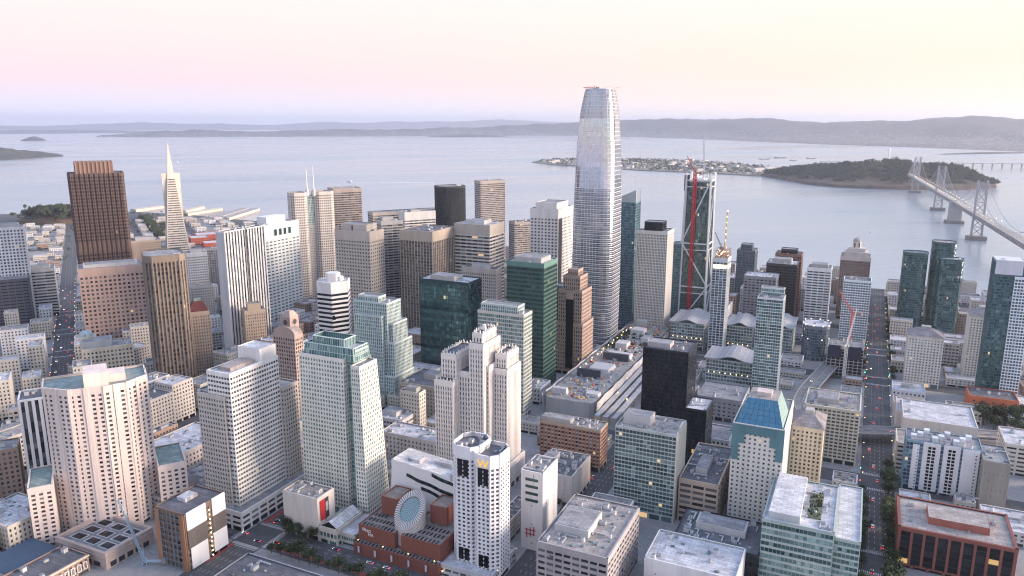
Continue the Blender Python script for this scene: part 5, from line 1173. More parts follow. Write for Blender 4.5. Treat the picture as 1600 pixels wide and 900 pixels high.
# --- art museum: stepped brick blocks, striped drum, white extension
mb = wallm((.225, .076, .054), .85, .16, .3); mr_ = roofm((.27, .23, .215)); glz = GD['black']
t = put('brick_museum', 'stepped red brick museum with slanted striped drum and skylight rows', 'museum', gp('S', -520, 62)); RECTS.append(('S', -540, -490, 26, 98))
def brickblock(nm, a0, a1, b0, b1, z0, z1):
    m = MB(); Q = rect('S', a0, a1, b0, b1); m.prism(Q, z0, z1, mb, top=False); I = rect('S', a0 + .6, a1 - .6, b0 + .6, b1 - .6)
    for i in range(4): j = (i + 1) % 4; m.face([(*Q[i], z1), (*Q[j], z1), (*I[j], z1), (*I[i], z1)], mb); m.face([(*I[i], z1), (*I[j], z1), (*I[j], z1 - .7), (*I[i], z1 - .7)], mb)
    for k in range(1, int((z1 - z0) / 2)):                      # recessed course lines
        for w_ in ('a0', 'b1'): side('S', a0, a1, b0, b1, w_, z0, z1).box(m, 0, 1, z0 + k * 2 - .08, z0 + k * 2 + .08, 0, .07, mb)
    o = m.build(nm, t, t.location); m2 = MB(); m2.face([(*q, z1 - .7) for q in I], mr_); m2.build('roof', o, t.location); return o
bl = [brickblock('brick_podium', -540, -492, 29, 95, 0, 9), brickblock('brick_block', -535, -505, 30, 59, 9, 20), brickblock('brick_block', -535, -500, 64, 94, 9, 20), brickblock('brick_tower', -516, -498, 36, 49, 20, 33), brickblock('brick_tower', -512, -496, 73, 86, 20, 33)]
m = MB(); P = rect('S', 0, 5.5, 0, 1.3); c_ = cen(P); m.prism([(p[0] - c_[0], p[1] - c_[1]) for p in P], 0, .25, METALD); m.prism([((p[0] - c_[0]) * .86, (p[1] - c_[1]) * .86) for p in P], .25, .5, glz); sk = m.mesh('skylight')
def skyl(a, b, z, s=1.0):
    o = bpy.data.objects.new('skylight', sk); C.objects.link(o); o.parent = t; q = gp('S', a, b); o.location = (q[0] - t.location.x, q[1] - t.location.y, z); o.scale = (s, s, 1)
for i in range(22): skyl(-537.4, 31.5 + i * 2.9, 8.4, .62)
for row, z in ((-532, 19.3), (-525, 19.3), (-518.5, 19.3)):
    for i in range(9):
        if not (row > -520 and 4 <= i): skyl(row, 33 + i * 2.8, z, .8)
    for i in range(9): skyl(row, 67 + i * 2.9, z, .8)
for i in range(5): skyl(-503.5, 76 + i * 3.2, 19.3, .7)
# striped drum cut by a slanted plane
dc = gp('S', -521, 62.5); rad = 10.5; n = 96; d2 = -SU; wht, blk = wallm((.62, .58, .55), .7), wallm((.16, .15, .15), .7)
def ztop(x, y, r): return 31.5 - 9.0 * ((x - dc[0]) * d2.x + (y - dc[1]) * d2.y) / rad
m = MB(); ring = MB(); O = ngon(*dc, rad, n); I = ngon(*dc, rad * .66, n)
for i in range(n):
    j = (i + 1) % n; z_ = [ztop(*O[i], rad), ztop(*O[j], rad)]; zi = [ztop(*I[i], rad), ztop(*I[j], rad)]
    K = 14
    for k in range(K):
        za, zb = 9 + (z_[0] - 9) * k / K, 9 + (z_[0] - 9) * (k + 1) / K; zc, zd = 9 + (z_[1] - 9) * k / K, 9 + (z_[1] - 9) * (k + 1) / K
        m.face([(*O[i], za), (*O[j], zc), (*O[j], zd), (*O[i], zb)], wht if k % 2 else W3((.48, .44, .42)))
    ring.face([(*O[i], z_[0]), (*O[j], z_[1]), (*I[j], zi[1]), (*I[i], zi[0])], blk if i % 2 else wht)
    ring.face([(*I[i], zi[0]), (*I[j], zi[1]), (*I[j], zi[1] - 1.2), (*I[i], zi[0] - 1.2)], blk)
dr = m.build('drum', t, t.location); ring.build('striped_rim', dr, t.location, label='rim of alternating dark and pale stone stripes')
m = MB()
for i in range(n): j = (i + 1) % n; m.face([(*dc, ztop(*dc, rad) - .8), (*I[i], ztop(*I[i], rad) - .8), (*I[j], ztop(*I[j], rad) - .8)], GD['lteal'], .3 + .4 * ((i * 7) % 5) / 5)
m.build('round_skylight', dr, t.location)
m = MB()
for k in range(-5, 6):
    for ax in (0, 1):
        w = math.sqrt(max(0, (rad * .65) ** 2 - (k * 1.25) ** 2)); A = Vector(dc) + (SU if ax else SV) * k * 1.25; dd = SV if ax else SU; p, q = A - dd * w, A + dd * w
        m.bar((p.x, p.y, ztop(p.x, p.y, 0) - .62), (q.x, q.y, ztop(q.x, q.y, 0) - .62), .14, METAL)
m.build('skylight_bars', dr, t.location)
f = side('S', -535, -505, 30, 59, 'a0', 9, 20); wl_ = wallm((.85, .83, .82)); text('SF', t, f, .15, 17.0, 3.0, wl_, .15); text('MO', t, f, .27, 16.3, 3.0, wl_, .15); text('MA', t, f, .34, 13.9, 3.0, wl_, .15)
m = MB(); f = side('S', -540, -492, 29, 95, 'a0', 0, 9)
for k in range(5): mm = MB(); f.box(mm, .06 + k * .2, .065 + k * .2, 2, 8, 1.2, 1.3, METALD); f.box(mm, .065 + k * .2, .085 + k * .2, 3, 7.5, 1.2, 1.28, wallm((.62, .60, .66))); mm.build('banner', t, t.location)
# white extension behind
t = put('museum_extension', 'long white rippled museum wing with slanting window slits behind the brick museum', 'museum', gp('S', -482, 62)); RECTS.append(('S', -498, -466, 24, 96)); wx = wallm((.74, .70, .69), .6, .06); m = MB(); K = 26; rowsz = [0, 12, 22, 32, 40, 46]
def wxa(i, z): return -496 + .45 * math.sin(i * .9 + z * .05) + (z / 46) ** 2 * 3
def wxp(i, r):
    b = 27 + i * (94 - 27) / K; z = rowsz[r] * (1 + .03 * math.sin(i * .5)) ; a = wxa(i, z); q = gp('S', a, b + (3.5 * (z / 46) if i == 0 else 0)); return (*q, z if r < 5 else 50 - i * .26)
for i in range(K):
    for r in range(5): m.face([wxp(i, r), wxp(i + 1, r), wxp(i + 1, r + 1), wxp(i, r + 1)], wx)
bk = lambda b, z: (*gp('S', -470, b), z)
m.face([wxp(0, r) for r in range(6)] + [bk(30, 49), bk(27, 0)], wx); m.face([bk(94, 0), bk(94, 43)] + [wxp(K, r) for r in range(5, -1, -1)], wx); m.face([bk(27, 0), bk(94, 0), bk(94, 43), bk(30, 49)], wx)
m.face([wxp(i, 5) for i in range(K + 1)] + [bk(94, 43), bk(30, 49)], roofm((.66, .64, .64))); m.build('white_shell', t, t.location)
for (i0, i1, z0, dz) in ((6, 22, 39, -8), (11, 22, 32, -6.5), (14, 25, 43, -6)):
    m = MB()
    for k in range(i0, i1):
        fz_ = lambda i: z0 + dz * (i - i0) / (i1 - i0); qa, qb = gp('S', wxa(k, fz_(k)) - .35, 27 + k * 67 / K), gp('S', wxa(k + 1, fz_(k + 1)) - .35, 27 + (k + 1) * 67 / K)
        p = [Vector((*qa, fz_(k))), Vector((*qb, fz_(k + 1)))]; bk_ = Vector((SU.x, SU.y, 0)) * 2.5; hh = Vector((0, 0, 2.3))
        m.hexa([tuple(p[0] + bk_), tuple(p[1] + bk_), tuple(p[1] + bk_ + hh), tuple(p[0] + bk_ + hh), tuple(p[0]), tuple(p[1]), tuple(p[1] + hh), tuple(p[0] + hh)], GD['dk2'] if k % 2 else GD['teal'])
    m.build('window_slit', t, t.location)
for (u, v, w, d, h) in ((-486, 84, 14, 12, 3.5), (-484, 45, 8, 10, 2.0), (-478, 66, 6, 14, 2.5)):
    m = MB(); Q = rect('S', u - w / 2, u + w / 2, v - d / 2, v + d / 2); zz = 50 - (v - 27) / 67 * 6.8; m.prism(Q, zz - 2, zz + h, roofm((.56, .55, .56))); m.build('roof_terrace_box', t, t.location)
# --- corner building with red mural, low white-roofed pavilion
t = T('museum_block', 'S', -537, -519, -33, -3, 32, 'blankbeige', 'tan corner block with red and black mural beside the street crossing', cl=4, cat='building'); f = side('S', -537, -519, -33, -3, 'b1', 0, 32); m = MB(); f.box(m, .12, .62, 14, 29, .7, .85, wallm((.50, .02, .02))); mu = m.build('mural', t, t.location, label='red and black mural'); m = MB(); f.box(m, .40, .62, 14, 29, .85, .9, wallm((.03, .03, .04))); f.box(m, .44, .58, 19, 26, .9, .93, wallm((.35, .36, .40))); m.build('mural_figure', mu, t.location)
t = put('street_pavilion', 'low cream pavilion with white gabled roof between mural block and brick museum', 'pavilion', gp('S', -524, 10)); RECTS.append(('S', -537, -505, -2, 26)); W, G = MB(), MB(); Q = rect('S', -537, -508, -2, 13); volume(W, G, Q, 0, 12, dict(ST['lightband'], w=W3((.62, .56, .48)), g=GD['teal'], fh=5, bw=3, cap=1.6)); W.build('wall', t, t.location); G.build('window_glass', t, t.location, kind='stuff')
m = MB(); z = 12; A = [gp('S', *q) for q in ((-536, -1), (-536, 12), (-509, 12), (-509, -1), (-536, 5.5), (-509, 5.5))]; rw = roofm((.70, .68, .67)); m.face([(*A[0], z), (*A[4], z + 4), (*A[5], z + 4), (*A[3], z)], rw); m.face([(*A[1], z), (*A[4], z + 4), (*A[5], z + 4), (*A[2], z)], rw); m.face([(*A[0], z), (*A[1], z), (*A[4], z + 4)], GD['dk']); m.face([(*A[3], z), (*A[2], z), (*A[5], z + 4)], wx); m.build('gabled_roof', t, t.location)
W, G = MB(), MB(); Q = rect('S', -533, -506, 13.6, 25); volume(W, G, Q, 0, 9, dict(ST['lightband'], w=W3((.55, .52, .46)), g=GD['teal'], fh=4.5, bw=2, cap=1)); W.prism(Q, 8, 9.3, ROOF_W); W.build('glass_wing', t, t.location); G.build('wing_glass', t, t.location, kind='stuff')
# --- wave-roofed halls
def wave(label, a0, a1, b0, b1, H, lit=0):
    t = put('wave_hall', label, 'office hall', gp('S', (a0 + a1) / 2, (b0 + b1) / 2), 'wave roofed office halls'); RECTS.append(('S', a0, a1, b0, b1)); W, G = MB(), MB(); Q = rect('S', a0, a1, b0, b1); volume(W, G, Q, 0, H, dict(ST['lightband'], w=W3((.50, .50, .50)), g=GD['teal'], fh=4.2, bw=3.4, pw=.14, sf=.28, cap=1)); W.build('wall', t, t.location); G.build('window_glass', t, t.location, kind='stuff')
    m = MB(); K = 20; rm = wallm((.33, .335, .36), .55, .14, metal=.1)
    zz = lambda i: H + 2.6 + 1.9 * math.cos(2 * math.pi * (i / K - .5)) + .8 * math.cos(4 * math.pi * i / K)
    for i in range(K):
        b_0, b_1 = b0 - 2 + (b1 - b0 + 4) * i / K, b0 - 2 + (b1 - b0 + 4) * (i + 1) / K
        q = [gp('S', a0 - 3, b_0), gp('S', a0 - 3, b_1), gp('S', a1 + 2, b_1), gp('S', a1 + 2, b_0)]; z = [zz(i), zz(i + 1), zz(i + 1), zz(i)]
        m.hexa([(*q[k], z[k] - .8) for k in range(4)] + [(*q[k], z[k]) for k in range(4)], rm)
        if i % 2 == 0: A, B = q[0], q[3]; m.bar((*A, z[0] + .15), (*B, z[3] + .15), .35, METAL)
        qa, qb = gp('S', a0, b_0 if i else b0), gp('S', a0, b_1 if i < K - 1 else b1); m.face([(*qa, H), (*qb, H), (*qb, zz(i + 1) - .8), (*qa, zz(i) - .8)], GD['teal'])
    m.build('wave_roof', t, t.location)
    if lit: lamps(t, [(*gp('S', a0 - .8, b0 + 3 + k * 6), H * lit) for k in range(int((b1 - b0) / 6))], 'terrace_light', (1, .7, .35), 3, .35)
wave('wave roofed glass hall directly below the braced tower', 34, 98, 106, 148, 34, .45)
wave('wave roofed hall half hidden by the slender split glass tower', 48, 100, 174, 206, 34, .3)
wave('nearest wave roofed hall, grey with square white window frames', -91, -46, 176, 229, 30, .5)
wave('wave roofed hall right of the slender split glass tower', 60, 120, 226, 252, 34)
# --- transit centre with rooftop works
t = put('transit_centre', 'long unfinished transit hall with white wavy skirt and cluttered roof garden', 'station', gp('S', -90, 72)); RECTS.append(('S', -262, 110, 44, 132)); m = MB(); Q = rect('S', -255, 105, 48, 100); m.prism(chamfer(Q, 10, 3), 0, 20, W3((.40, .40, .41)), top=False); m.face([(*q, 20) for q in chamfer(Q, 10, 3)], roofm((.36, .35, .34))); m.build('hall', t, t.location); skm = wallm((.56, .545, .56), .6, .14)
for bside in (100, 48):
    K = 90; m = MB(); sg = 1 if bside == 100 else -1
    def sp(i, r):
        a = -252 + 354 * i / K; w = math.sin(i * 2 * math.pi / 9); out = (1.5 + 2.5 * r + (1.2 + w) * (1 - abs(r - .5)) * 1.6) * sg; z = 7 + 14 * r + w * .9 * (1 - r); q = gp('S', a, bside + out * .6); return (*q, z)
    for i in range(K):
        for r in range(4): m.face([sp(i, r / 4), sp(i + 1, r / 4), sp(i + 1, (r + 1) / 4), sp(i, (r + 1) / 4)], skm)
    m.build('wavy_skirt', t, t.location)
m = MB()
for k in range(3): A = rect('S', -262, 100, 104 + k * 8.5, 109 + k * 8.5); m.prism(A, 11 + k * .004, 12, W3((.46, .45, .46)), bottom=True); [m.bar((*gp('S', -250 + 30 * i, 106.5 + k * 8.5), 0), (*gp('S', -250 + 30 * i, 106.5 + k * 8.5), 11), 1.2, W3((.4, .4, .4))) for i in range(12)]
m.build('bus_ramp', t, t.location); rnd = random.Random(21)
for (a, b, wa, wb, h, nm, mt) in ((-182, 70, 3, 26, 9, 'dark_screen', wallm((.06, .07, .09))), (-150, 74, 26, 24, 4, 'white_canopy', skm), (-112, 78, 4, 30, 8, 'dark_screen', wallm((.07, .08, .10))), (-100, 78, 14, 30, 5, 'white_canopy', skm), (-60, 70, 16, 14, 7, 'white_tent', skm), (-240, 60, 6, 16, 6, 'site_office', wallm((.6, .58, .62))), (-232, 92, 10, 14, 3, 'site_office', skm), (10, 70, 18, 18, 6, 'white_tent', skm), (48, 64, 12, 14, 8, 'site_office', wallm((.5, .52, .52))), (-20, 88, 20, 10, 5, 'site_office', METAL)):
    m = MB(); P = rect('S', a - wa / 2, a + wa / 2, b - wb / 2, b + wb / 2); m.prism(P, 20, 20 + h, mt, P2=scale_poly(P, .9 if h < 7 else 1)); m.build(nm, t, t.location)
m = MB(); c0 = gp('S', -75, 62); m.prism(ngon(*c0, 9, 20), 20, 20.4, wallm((.28, .36, .38), .15)); m.build('round_pool', t, t.location)
cols = [wallm((.45, .12, .08)), wallm((.5, .48, .46)), wallm((.6, .35, .12)), wallm((.30, .30, .32)), skm, wallm((.16, .2, .3))]
m = MB()
for i in range(420):
    q = gp('S', rnd.uniform(-250, 90), rnd.uniform(50, 98)); w, d, h = rnd.uniform(.6, 5), rnd.uniform(.6, 2.4), rnd.uniform(.4, 2.4); m.box((q[0], q[1], 20 + h / 2), (w, d, h), rnd.choice(cols), angS + rnd.choice((0, 1.57, .3)))
m.build('building_materials', t, t.location, kind='stuff')
m = MB()
for i in range(160):
    q = gp('S', rnd.uniform(-80, 20), rnd.uniform(50, 60) if i % 2 else rnd.uniform(52, 96)); r = rnd.uniform(1, 2.6); m.prism(ngon(*q, r, 6, rnd.random()), 20, 20 + r * 1.1, leafA, P2=ngon(*q, r * .3, 6))
m.build('roof_shrubs', t, t.location, kind='stuff'); lamps(t, [(*gp('S', -160 + i * 13 + (i * 7) % 5, 52 + (i % 3) * 1.5), 22) for i in range(15)] + [(*gp('S', rnd.uniform(-250, 0), rnd.uniform(100, 125)), 13.5) for i in range(10)], 'site_light', (1, .68, .32), 4, .4)
# ------------------------------------------------------------------ more named low buildings
T('market_block', 'S', -534, -458, -205, -162, 24, 'palepink', 'white roofed cream office block right of the hotel slab', cl=8, roofc=1)
T('courtyard_office', 'S', -562, -508, -146, -114, 17, 'low4', 'dark flat roofed office with courtyard right of the hotel slab', cl=5, pent=(.6, .5, .2, .2, 5))
T('brick_hall', 'S', -672, -630, -140, -115, 12, 'low3', 'red brick hall with cream cornice and white framed windows, bottom left corner', cl=2, cat='hall', cornice=1)
T('navy_hall', 'S', -664, -630, -172, -143, 9, 'low4', 'low hall with navy blue roof, bottom left corner', cl=0, cat='hall', navy=1)
T('cream_block', 'S', -640, -606, -222, -180, 21, 'low5', 'cream block left of the sunken skylight hall', cl=6)
T('grey_block', 'S', -600, -570, -222, -190, 25, 'low4', 'grey block with dark roof at foot of the hotel slab', cl=5)
T('striped_tower', 'N', -150, -126, -616, -598, 84, 'stripes', 'slim pale tower of vertical ribs half hidden left of the hotel slab', cl=3)
T('red_block', 'N', -140, -118, -640, -622, 44, 'low3', 'dark red block squeezed left of the slim ribbed tower', cl=3)
T('convention_hall', 'S', -640, -584, -22, 40, 12, 'grayplain', 'flat grey convention roof at the bottom edge left of the brick museum', cl=9, cat='hall')
sty('redlow', (.42, .10, .06), 'dk', 4, 4, .5, .5, .3, .22, 1.4, 4)
for (n0, n1, e0, e1, h, lb) in ((1130, 1175, -350, -310, 18, 'bright red brick block nearest the white pyramid tower'), (1190, 1240, -330, -270, 16, 'longer red brick block behind the other red one'), (1060, 1100, -330, -290, 14, 'low red brick block in front of the two red blocks')):
    T('brick_block', 'N', n0, n1, e0, e1, h, 'redlow', lb, cl=2, roofc=1)
# ------------------------------------------------------------------ low buildings that fill the blocks
for q in ((300, -150), (274, -171), (250, -187), (225, -203), (193, -225), (160, -248), (127, -272), (105, -292), (93, -306), (84, -325), (82, -340), (88, -355), (94, -367), (121, -380), (160, -398), (210, -424), (260, -460)):
    q = Vector(q); RECTS.append(('S', q.dot(SU) - 13, q.dot(SU) + 13, q.dot(SV) - 13, q.dot(SV) + 13))
def overlaps(g, a0, a1, b0, b1, mg=2.0):
    Q = [Vector(gp(g, a, b)) for a in (a0, (a0 + a1) / 2, a1) for b in (b0, (b0 + b1) / 2, b1)]
    for (g2, c0, c1, d0, d1) in RECTS:
        A, B = (SU, SV) if g2 == 'S' else (NU, NV)
        if any(c0 - mg < q.dot(A) < c1 + mg and d0 - mg < q.dot(B) < d1 + mg for q in Q): return True
        A, B = (SU, SV) if g == 'S' else (NU, NV)
        for c in (c0, (c0 + c1) / 2, c1):
            for d in (d0, (d0 + d1) / 2, d1):
                q = Vector(gp(g2, c, d))
                if a0 - mg < q.dot(A) < a1 + mg and b0 - mg < q.dot(B) < b1 + mg: return True
    return False
cm = cam.matrix_world if False else Matrix.LocRotScale(cam.location, cam.rotation_euler.to_quaternion(), None)
cmi = cm.inverted()
def pix(x, y, z):
    p = cmi @ Vector((x, y, z))
    if p.z > -5: return (-9999, -9999)
    return (800 + 1182 * p.x / -p.z, 450 - 1182 * p.y / -p.z)
ANCH = [('S', -490, -18, 'tapered cream tower'), ('S', -520, -80, 'white banded tower'), ('S', -415, 60, 'white deco tower'), ('S', -516, 116, 'white hotel tower'), ('S', -500, 184, 'grey office block'), ('S', -393, 192, 'teal apartment slab'), ('S', -368, 231, 'tan strip-window office'), ('S', -250, 172, 'black glass tower'), ('S', -360, 268, 'blue roofed tower'), ('S', -425, 302, 'green glass office'), ('S', -170, 0, 'green glass tower'), ('S', -204, -86, 'dark teal cube tower'), ('S', -284, -127, 'pale aqua tower'), ('S', -105, 240, 'slender split glass tower'), ('S', 163, 108, 'braced tower'), ('S', -90, 90, 'transit hall'), ('S', -262, 400, 'white panelled apartments'), ('S', -376, 393, 'red-brown block'), ('S', -150, 398, 'broad white flat roof'), ('S', -50, 454, 'orange block'), ('S', 13, 394, 'cream hip-roofed tower'), ('S', 240, 420, 'rounded green towers'), ('S', 300, 314, 'domed cupola tower'), ('S', -16, 458, 'right edge teal tower'), ('S', 70, 280, 'curving freeway ramp'), ('N', 64, -492, 'brown ribbed tower'), ('N', 270, -540, 'pink granite tower'), ('N', 427, -541, 'dark brown skyscraper'), ('N', 655, -424, 'white pyramid tower'), ('N', -205, -565, 'hotel slab'), ('N', 110, -553, 'round turret office'), ('N', 510, -670, 'white left edge tower'), ('S', -210, -380, 'black and white striped tower'), ('N', 362, -260, 'twin flagpole towers'), ('S', -30, -220, 'tan crowned ribbed tower'), ('N', 1500, -560, 'northern piers'), ('N', 1450, -760, 'wooded hill'), ('N', 1150, -700, 'far traffic street'), ('N', 900, -560, 'northern traffic street')]
SZ = {'low1': 'beige', 'low2': 'white', 'low3': 'brown brick', 'low4': 'grey', 'low5': 'cream'}
LOWN = {}
CAND = []
def low(g, a0, a1, b0, b1, h, rnd, cl):
    c = gp(g, (a0 + a1) / 2, (b0 + b1) / 2); px = pix(*c, h)
    if not (-60 < px[0] < 1660 and 150 < px[1] < 990): return False
    d = (Vector((*c, h)) - CAMP).length
    CAND.append((((a1 - a0) + (b1 - b0)) * (h + 8) / d ** 2, g, a0, a1, b0, b1, h, cl, rnd.choice(('low1', 'low2', 'low2', 'low3', 'low4', 'low5', 'low5')), rnd.random(), rnd.uniform(.3, .7), rnd.uniform(.3, .7)))
    RECTS.append((g, a0, a1, b0, b1)); return True
def low_build():
    CAND.sort(key=lambda t: -t[0]); W, G = MB(), MB()
    for i, (k_, g, a0, a1, b0, b1, h, cl, st, r1, r2, r3) in enumerate(CAND):
        if i >= 298:
            P = rect(g, a0, a1, b0, b1); volume(W, G, P, 0, h, ST[st], rnd=random); W.prism(P, h - 1.5, h - .9, (ROOF_G, ROOF_T, ROOF_W, ROOF_W)[int(r1 * 4)]); continue
        c = gp(g, (a0 + a1) / 2, (b0 + b1) / 2)
        nm = min(ANCH, key=lambda a: (Vector(gp(a[0], a[1], a[2])) - Vector(c)).length)
        A = Vector(gp(nm[0], nm[1], nm[2])); dv = Vector(c) - A; vd = (A - Vector(CAMP[:2])).normalized(); fwd = dv.dot(vd); rg = dv.dot(Vector((vd.y, -vd.x)))
        pos = ('behind' if fwd > 0 else 'before') if abs(fwd) > abs(rg) else ('right of' if rg > 0 else 'left of')
        size = 'small' if (a1 - a0) * (b1 - b0) < 450 else 'wide' if (a1 - a0) * (b1 - b0) > 800 else ''
        ht = 'single-storey' if h < 6 else f'{max(2, int(h / 3.7))}-storey'
        lab = f'{(size + " " + ht).strip()} {SZ[st]} building {"with white roof " if r1 < .35 else ""}{pos} the {nm[3]}'
        T('low_building', g, a0, a1, b0, b1, h, st, lab, cl=cl, cat='building', group='low buildings filling the city blocks', roofc=r1 < .35, pent=(r2, r3, .25, .25, 3) if (r1 * 10) % 1 < .5 else None)
    o = W.build('distant_houses', None, (0, 0, 0), kind='stuff', label='far mass of small pale houses in the northern city'); g_ = G.build('window_glass', o, (0, 0, 0), kind='stuff')
rnd = random.Random(77); nlow = 0
for (a0, a1) in UB[1:]:
    for (b0, b1) in VB:
        if a0 < -700 and b0 > -60: continue
        P = rect('S', a0, a1, b0, b1)
        if not onland(P): continue
        u = a0 + 2
        while u < a1 - 12:
            w = min(rnd.uniform(20, 38), a1 - 2 - u); v = b0 + 2
            if a1 - 2 - (u + w) < 12: w = a1 - 2 - u
            while v < b1 - 10:
                d = min(rnd.uniform(18, 40), b1 - 2 - v)
                if b1 - 2 - (v + d) < 10: d = b1 - 2 - v
                hmax = (34 if u > 60 else 14) if v > 362 else 60 if u > 30 else 19 if v > -58 else 30
                h = rnd.uniform(7 if u < 30 else 14, hmax) if rnd.random() < .8 else rnd.uniform(7, 16)
                if -215 < u < 15 and 225 < v < 336: h = rnd.uniform(5, 9)
                if (u > -565 or v + d < -160) and not (v > 362 and u < -400):
                    for (ww, dd) in ((w, d), (w * .55, d), (w, d * .5), (w * .5, d * .5)):
                        if ww > 8 and dd > 8 and not overlaps('S', u, u + ww - .8, v, v + dd - .8):
                            if low('S', u, u + ww - .8, v, v + dd - .8, h, rnd, 3 if u < -150 else 1): nlow += 1
                            break
                v += d
            u += w
for (n0, n1, e0, e1) in NBLK:
    a = n0 + 2
    while a < n1 - 10:
        w = min(rnd.uniform(16, 32), n1 - 2 - a)
        if n1 - 2 - (a + w) < 10: w = n1 - 2 - a
        b = e0 + 2
        while b < e1 - 9:
            d = min(rnd.uniform(15, 32), e1 - 2 - b)
            if e1 - 2 - (b + d) < 9: d = e1 - 2 - b
            if n0 > 560: h = rnd.uniform(7, 14)
            elif b < -612: h = rnd.uniform(16, 42)
            else: h = rnd.uniform(15, 55) if n0 < 400 else rnd.uniform(10, 30)
            far = n0 > 700
            if far and rnd.random() < .25: b += d; continue
            if not overlaps('N', a, a + w - .8, b, b + d - .8):
                px = pix(*gp('N', a, b), h)
                hid = (px[0] > 420 and n0 > 60) or (100 < px[0] < 200 and 430 < n0)
                if not hid and low('N', a, a + w - .8, b, b + d - .8, h, rnd, 0 if far else 2): nlow += 1
            b += d
        a += w
for u0 in range(-700, 120, 34):
    for v0 in range(-470, -262, 30):
        w, d = rnd.uniform(22, 32), rnd.uniform(18, 28); h = rnd.uniform(14, 40)
        if not overlaps('S', u0, u0 + w, v0, v0 + d, 3.0) and not (-616 < Vector(gp('S', u0 + w / 2, v0 + d / 2)).dot(NV) + 0 < -586): low('S', u0, u0 + w, v0, v0 + d, h, rnd, 2)
low_build(); print('low buildings', len(CAND))
def h_navy(root, g, a0, a1, b0, b1, z0, H, s, P, rnd):
    m = MB(); m.prism(scale_poly(P, 1.02), H, H + .5, wallm((.035, .075, .13), .6, .15)); m.build('navy_roof', root, root.location)
def h_cornice(root, g, a0, a1, b0, b1, z0, H, s, P, rnd):
    L = root.location; f = side(g, a0, a1, b0, b1, 'b1', 0, H); m = MB(); f.box(m, -.01, 1.01, H - 1.0, H - .2, .4, 1.1, wallm((.70, .62, .50))); m.build('cornice', root, L); wf = wallm((.75, .73, .72))
    for k in range(5):
        m = MB(); u = .50 + k * .10
        for (x0, x1, z_0, z_1) in ((u, u + .012, 3.5, 8), (u + .055, u + .067, 3.5, 8), (u, u + .067, 3.1, 3.6), (u, u + .067, 7.9, 8.4)): f.box(m, x0, x1, z_0, z_1, .4, .8, wf)
        m.build('window_frame', root, L)
for o_ in [o for o in C.objects if o.name.startswith('navy_hall')]: h_navy(o_, 'S', -664, -630, -172, -143, 0, 9, None, rect('S', -664, -630, -172, -143), rnd)
for o_ in [o for o in C.objects if o.name.startswith('brick_hall')]: h_cornice(o_, 'S', -672, -630, -140, -115, 0, 12, None, None, rnd)
# signs and odd details
t = [o for o in C.objects if o.get('label', '').startswith('narrow blank white building')][0]; f = side('S', -484.1, -458.1, 128.4, 143.8, 'a0', 0, 58); red = wallm((.42, .07, .07)); m = MB()
for (u0, u1, z0, z1) in ((.25, .30, 9, 16), (.42, .47, 10, 17), (.59, .64, 11, 18), (.20, .66, 11.5, 12.3), (.20, .70, 14.6, 15.4)): f.box(m, u0, u1, z0, z1, .6, .7 + .01 * u0, red)
m.build('red_mark', t, t.location); m = MB()
for k in range(4): f.box(m, .2, .8, 36 + k * 5, 38 + k * 5, .5, .6, GD['teal']); 
m.build('window_slit', t, t.location, kind='stuff')
bb = thing('billboard', 'blue billboard on a rooftop beside the traffic street', 'billboard', (*gp('N', 190, -622), 26)); m = MB(); q = gp('N', 190, -622); m.box((*q, 34), (12, .5, 11), wallm((.03, .16, .46)), R(9)); m.build('panel', bb, bb.location); m = MB()
for s in (-4, 4): m.bar((q[0] + s, q[1] + .5, 26), (q[0] + s, q[1] + .5, 33), .4, METALD)
m.build('support_frame', bb, bb.location); m = MB(); m.box((q[0] - .05, q[1] - .4, 35.5), (7.5, .1, 1.2), wallm((.35, .5, .75)), R(9)); m.build('pale_stripe', bb, bb.location)
# ------------------------------------------------------------------ freeway ramp and overpass
rp = [(300, -150), (274, -171), (193, -225), (127, -272), (93, -306), (82, -340), (94, -367), (121, -380), (160, -398), (210, -424), (260, -460)]
pts = []
for i in range(len(rp) - 1):
    p0, p1, p2, p3 = [Vector(rp[max(0, min(len(rp) - 1, k))]) for k in (i - 1, i, i + 1, i + 2)]
    for j in range(6):
        s = j / 6; pts.append(.5 * ((2 * p1) + (p2 - p0) * s + (2 * p0 - 5 * p1 + 4 * p2 - p3) * s * s + (3 * p1 - p0 - 3 * p2 + p3) * s ** 3))
conc = W3((.34, .33, .33)); m, pr, cl_ = MB(), MB(), MB(); hw = 8.5
off = []
for i, p in enumerate(pts):
    d = (pts[min(i + 1, len(pts) - 1)] - pts[max(i - 1, 0)]).normalized(); off.append((p + Vector((d.y, -d.x)) * hw, p - Vector((d.y, -d.x)) * hw, p, d))
rz = 10.0
for i in range(len(off) - 1):
    a, b = off[i], off[i + 1]
    m.hexa([(*a[0], rz - 1.6), (*b[0], rz - 1.6), (*b[1], rz - 1.6), (*a[1], rz - 1.6), (*a[0], rz), (*b[0], rz), (*b[1], rz), (*a[1], rz)], roofm((.24, .235, .24)))
    for k in (0, 1): pr.bar((*a[k], rz + .5), (*b[k], rz + .5), 1.0, conc)
    pr.bar((*a[2], rz + .3), (*b[2], rz + .3), .5, conc)
    if i % 5 == 2: cl_.bar((*a[2], 0), (*a[2], rz - 1.5), 2.2, conc, 8)
rt_ = thing('freeway_ramp', 'curving concrete freeway ramp crossing over the long straight street', 'ramp', (*pts[20], 0)); m.build('deck', rt_, rt_.location); pr.build('parapet', rt_, rt_.location, kind='stuff'); cl_.build('columns', rt_, rt_.location, kind='stuff')
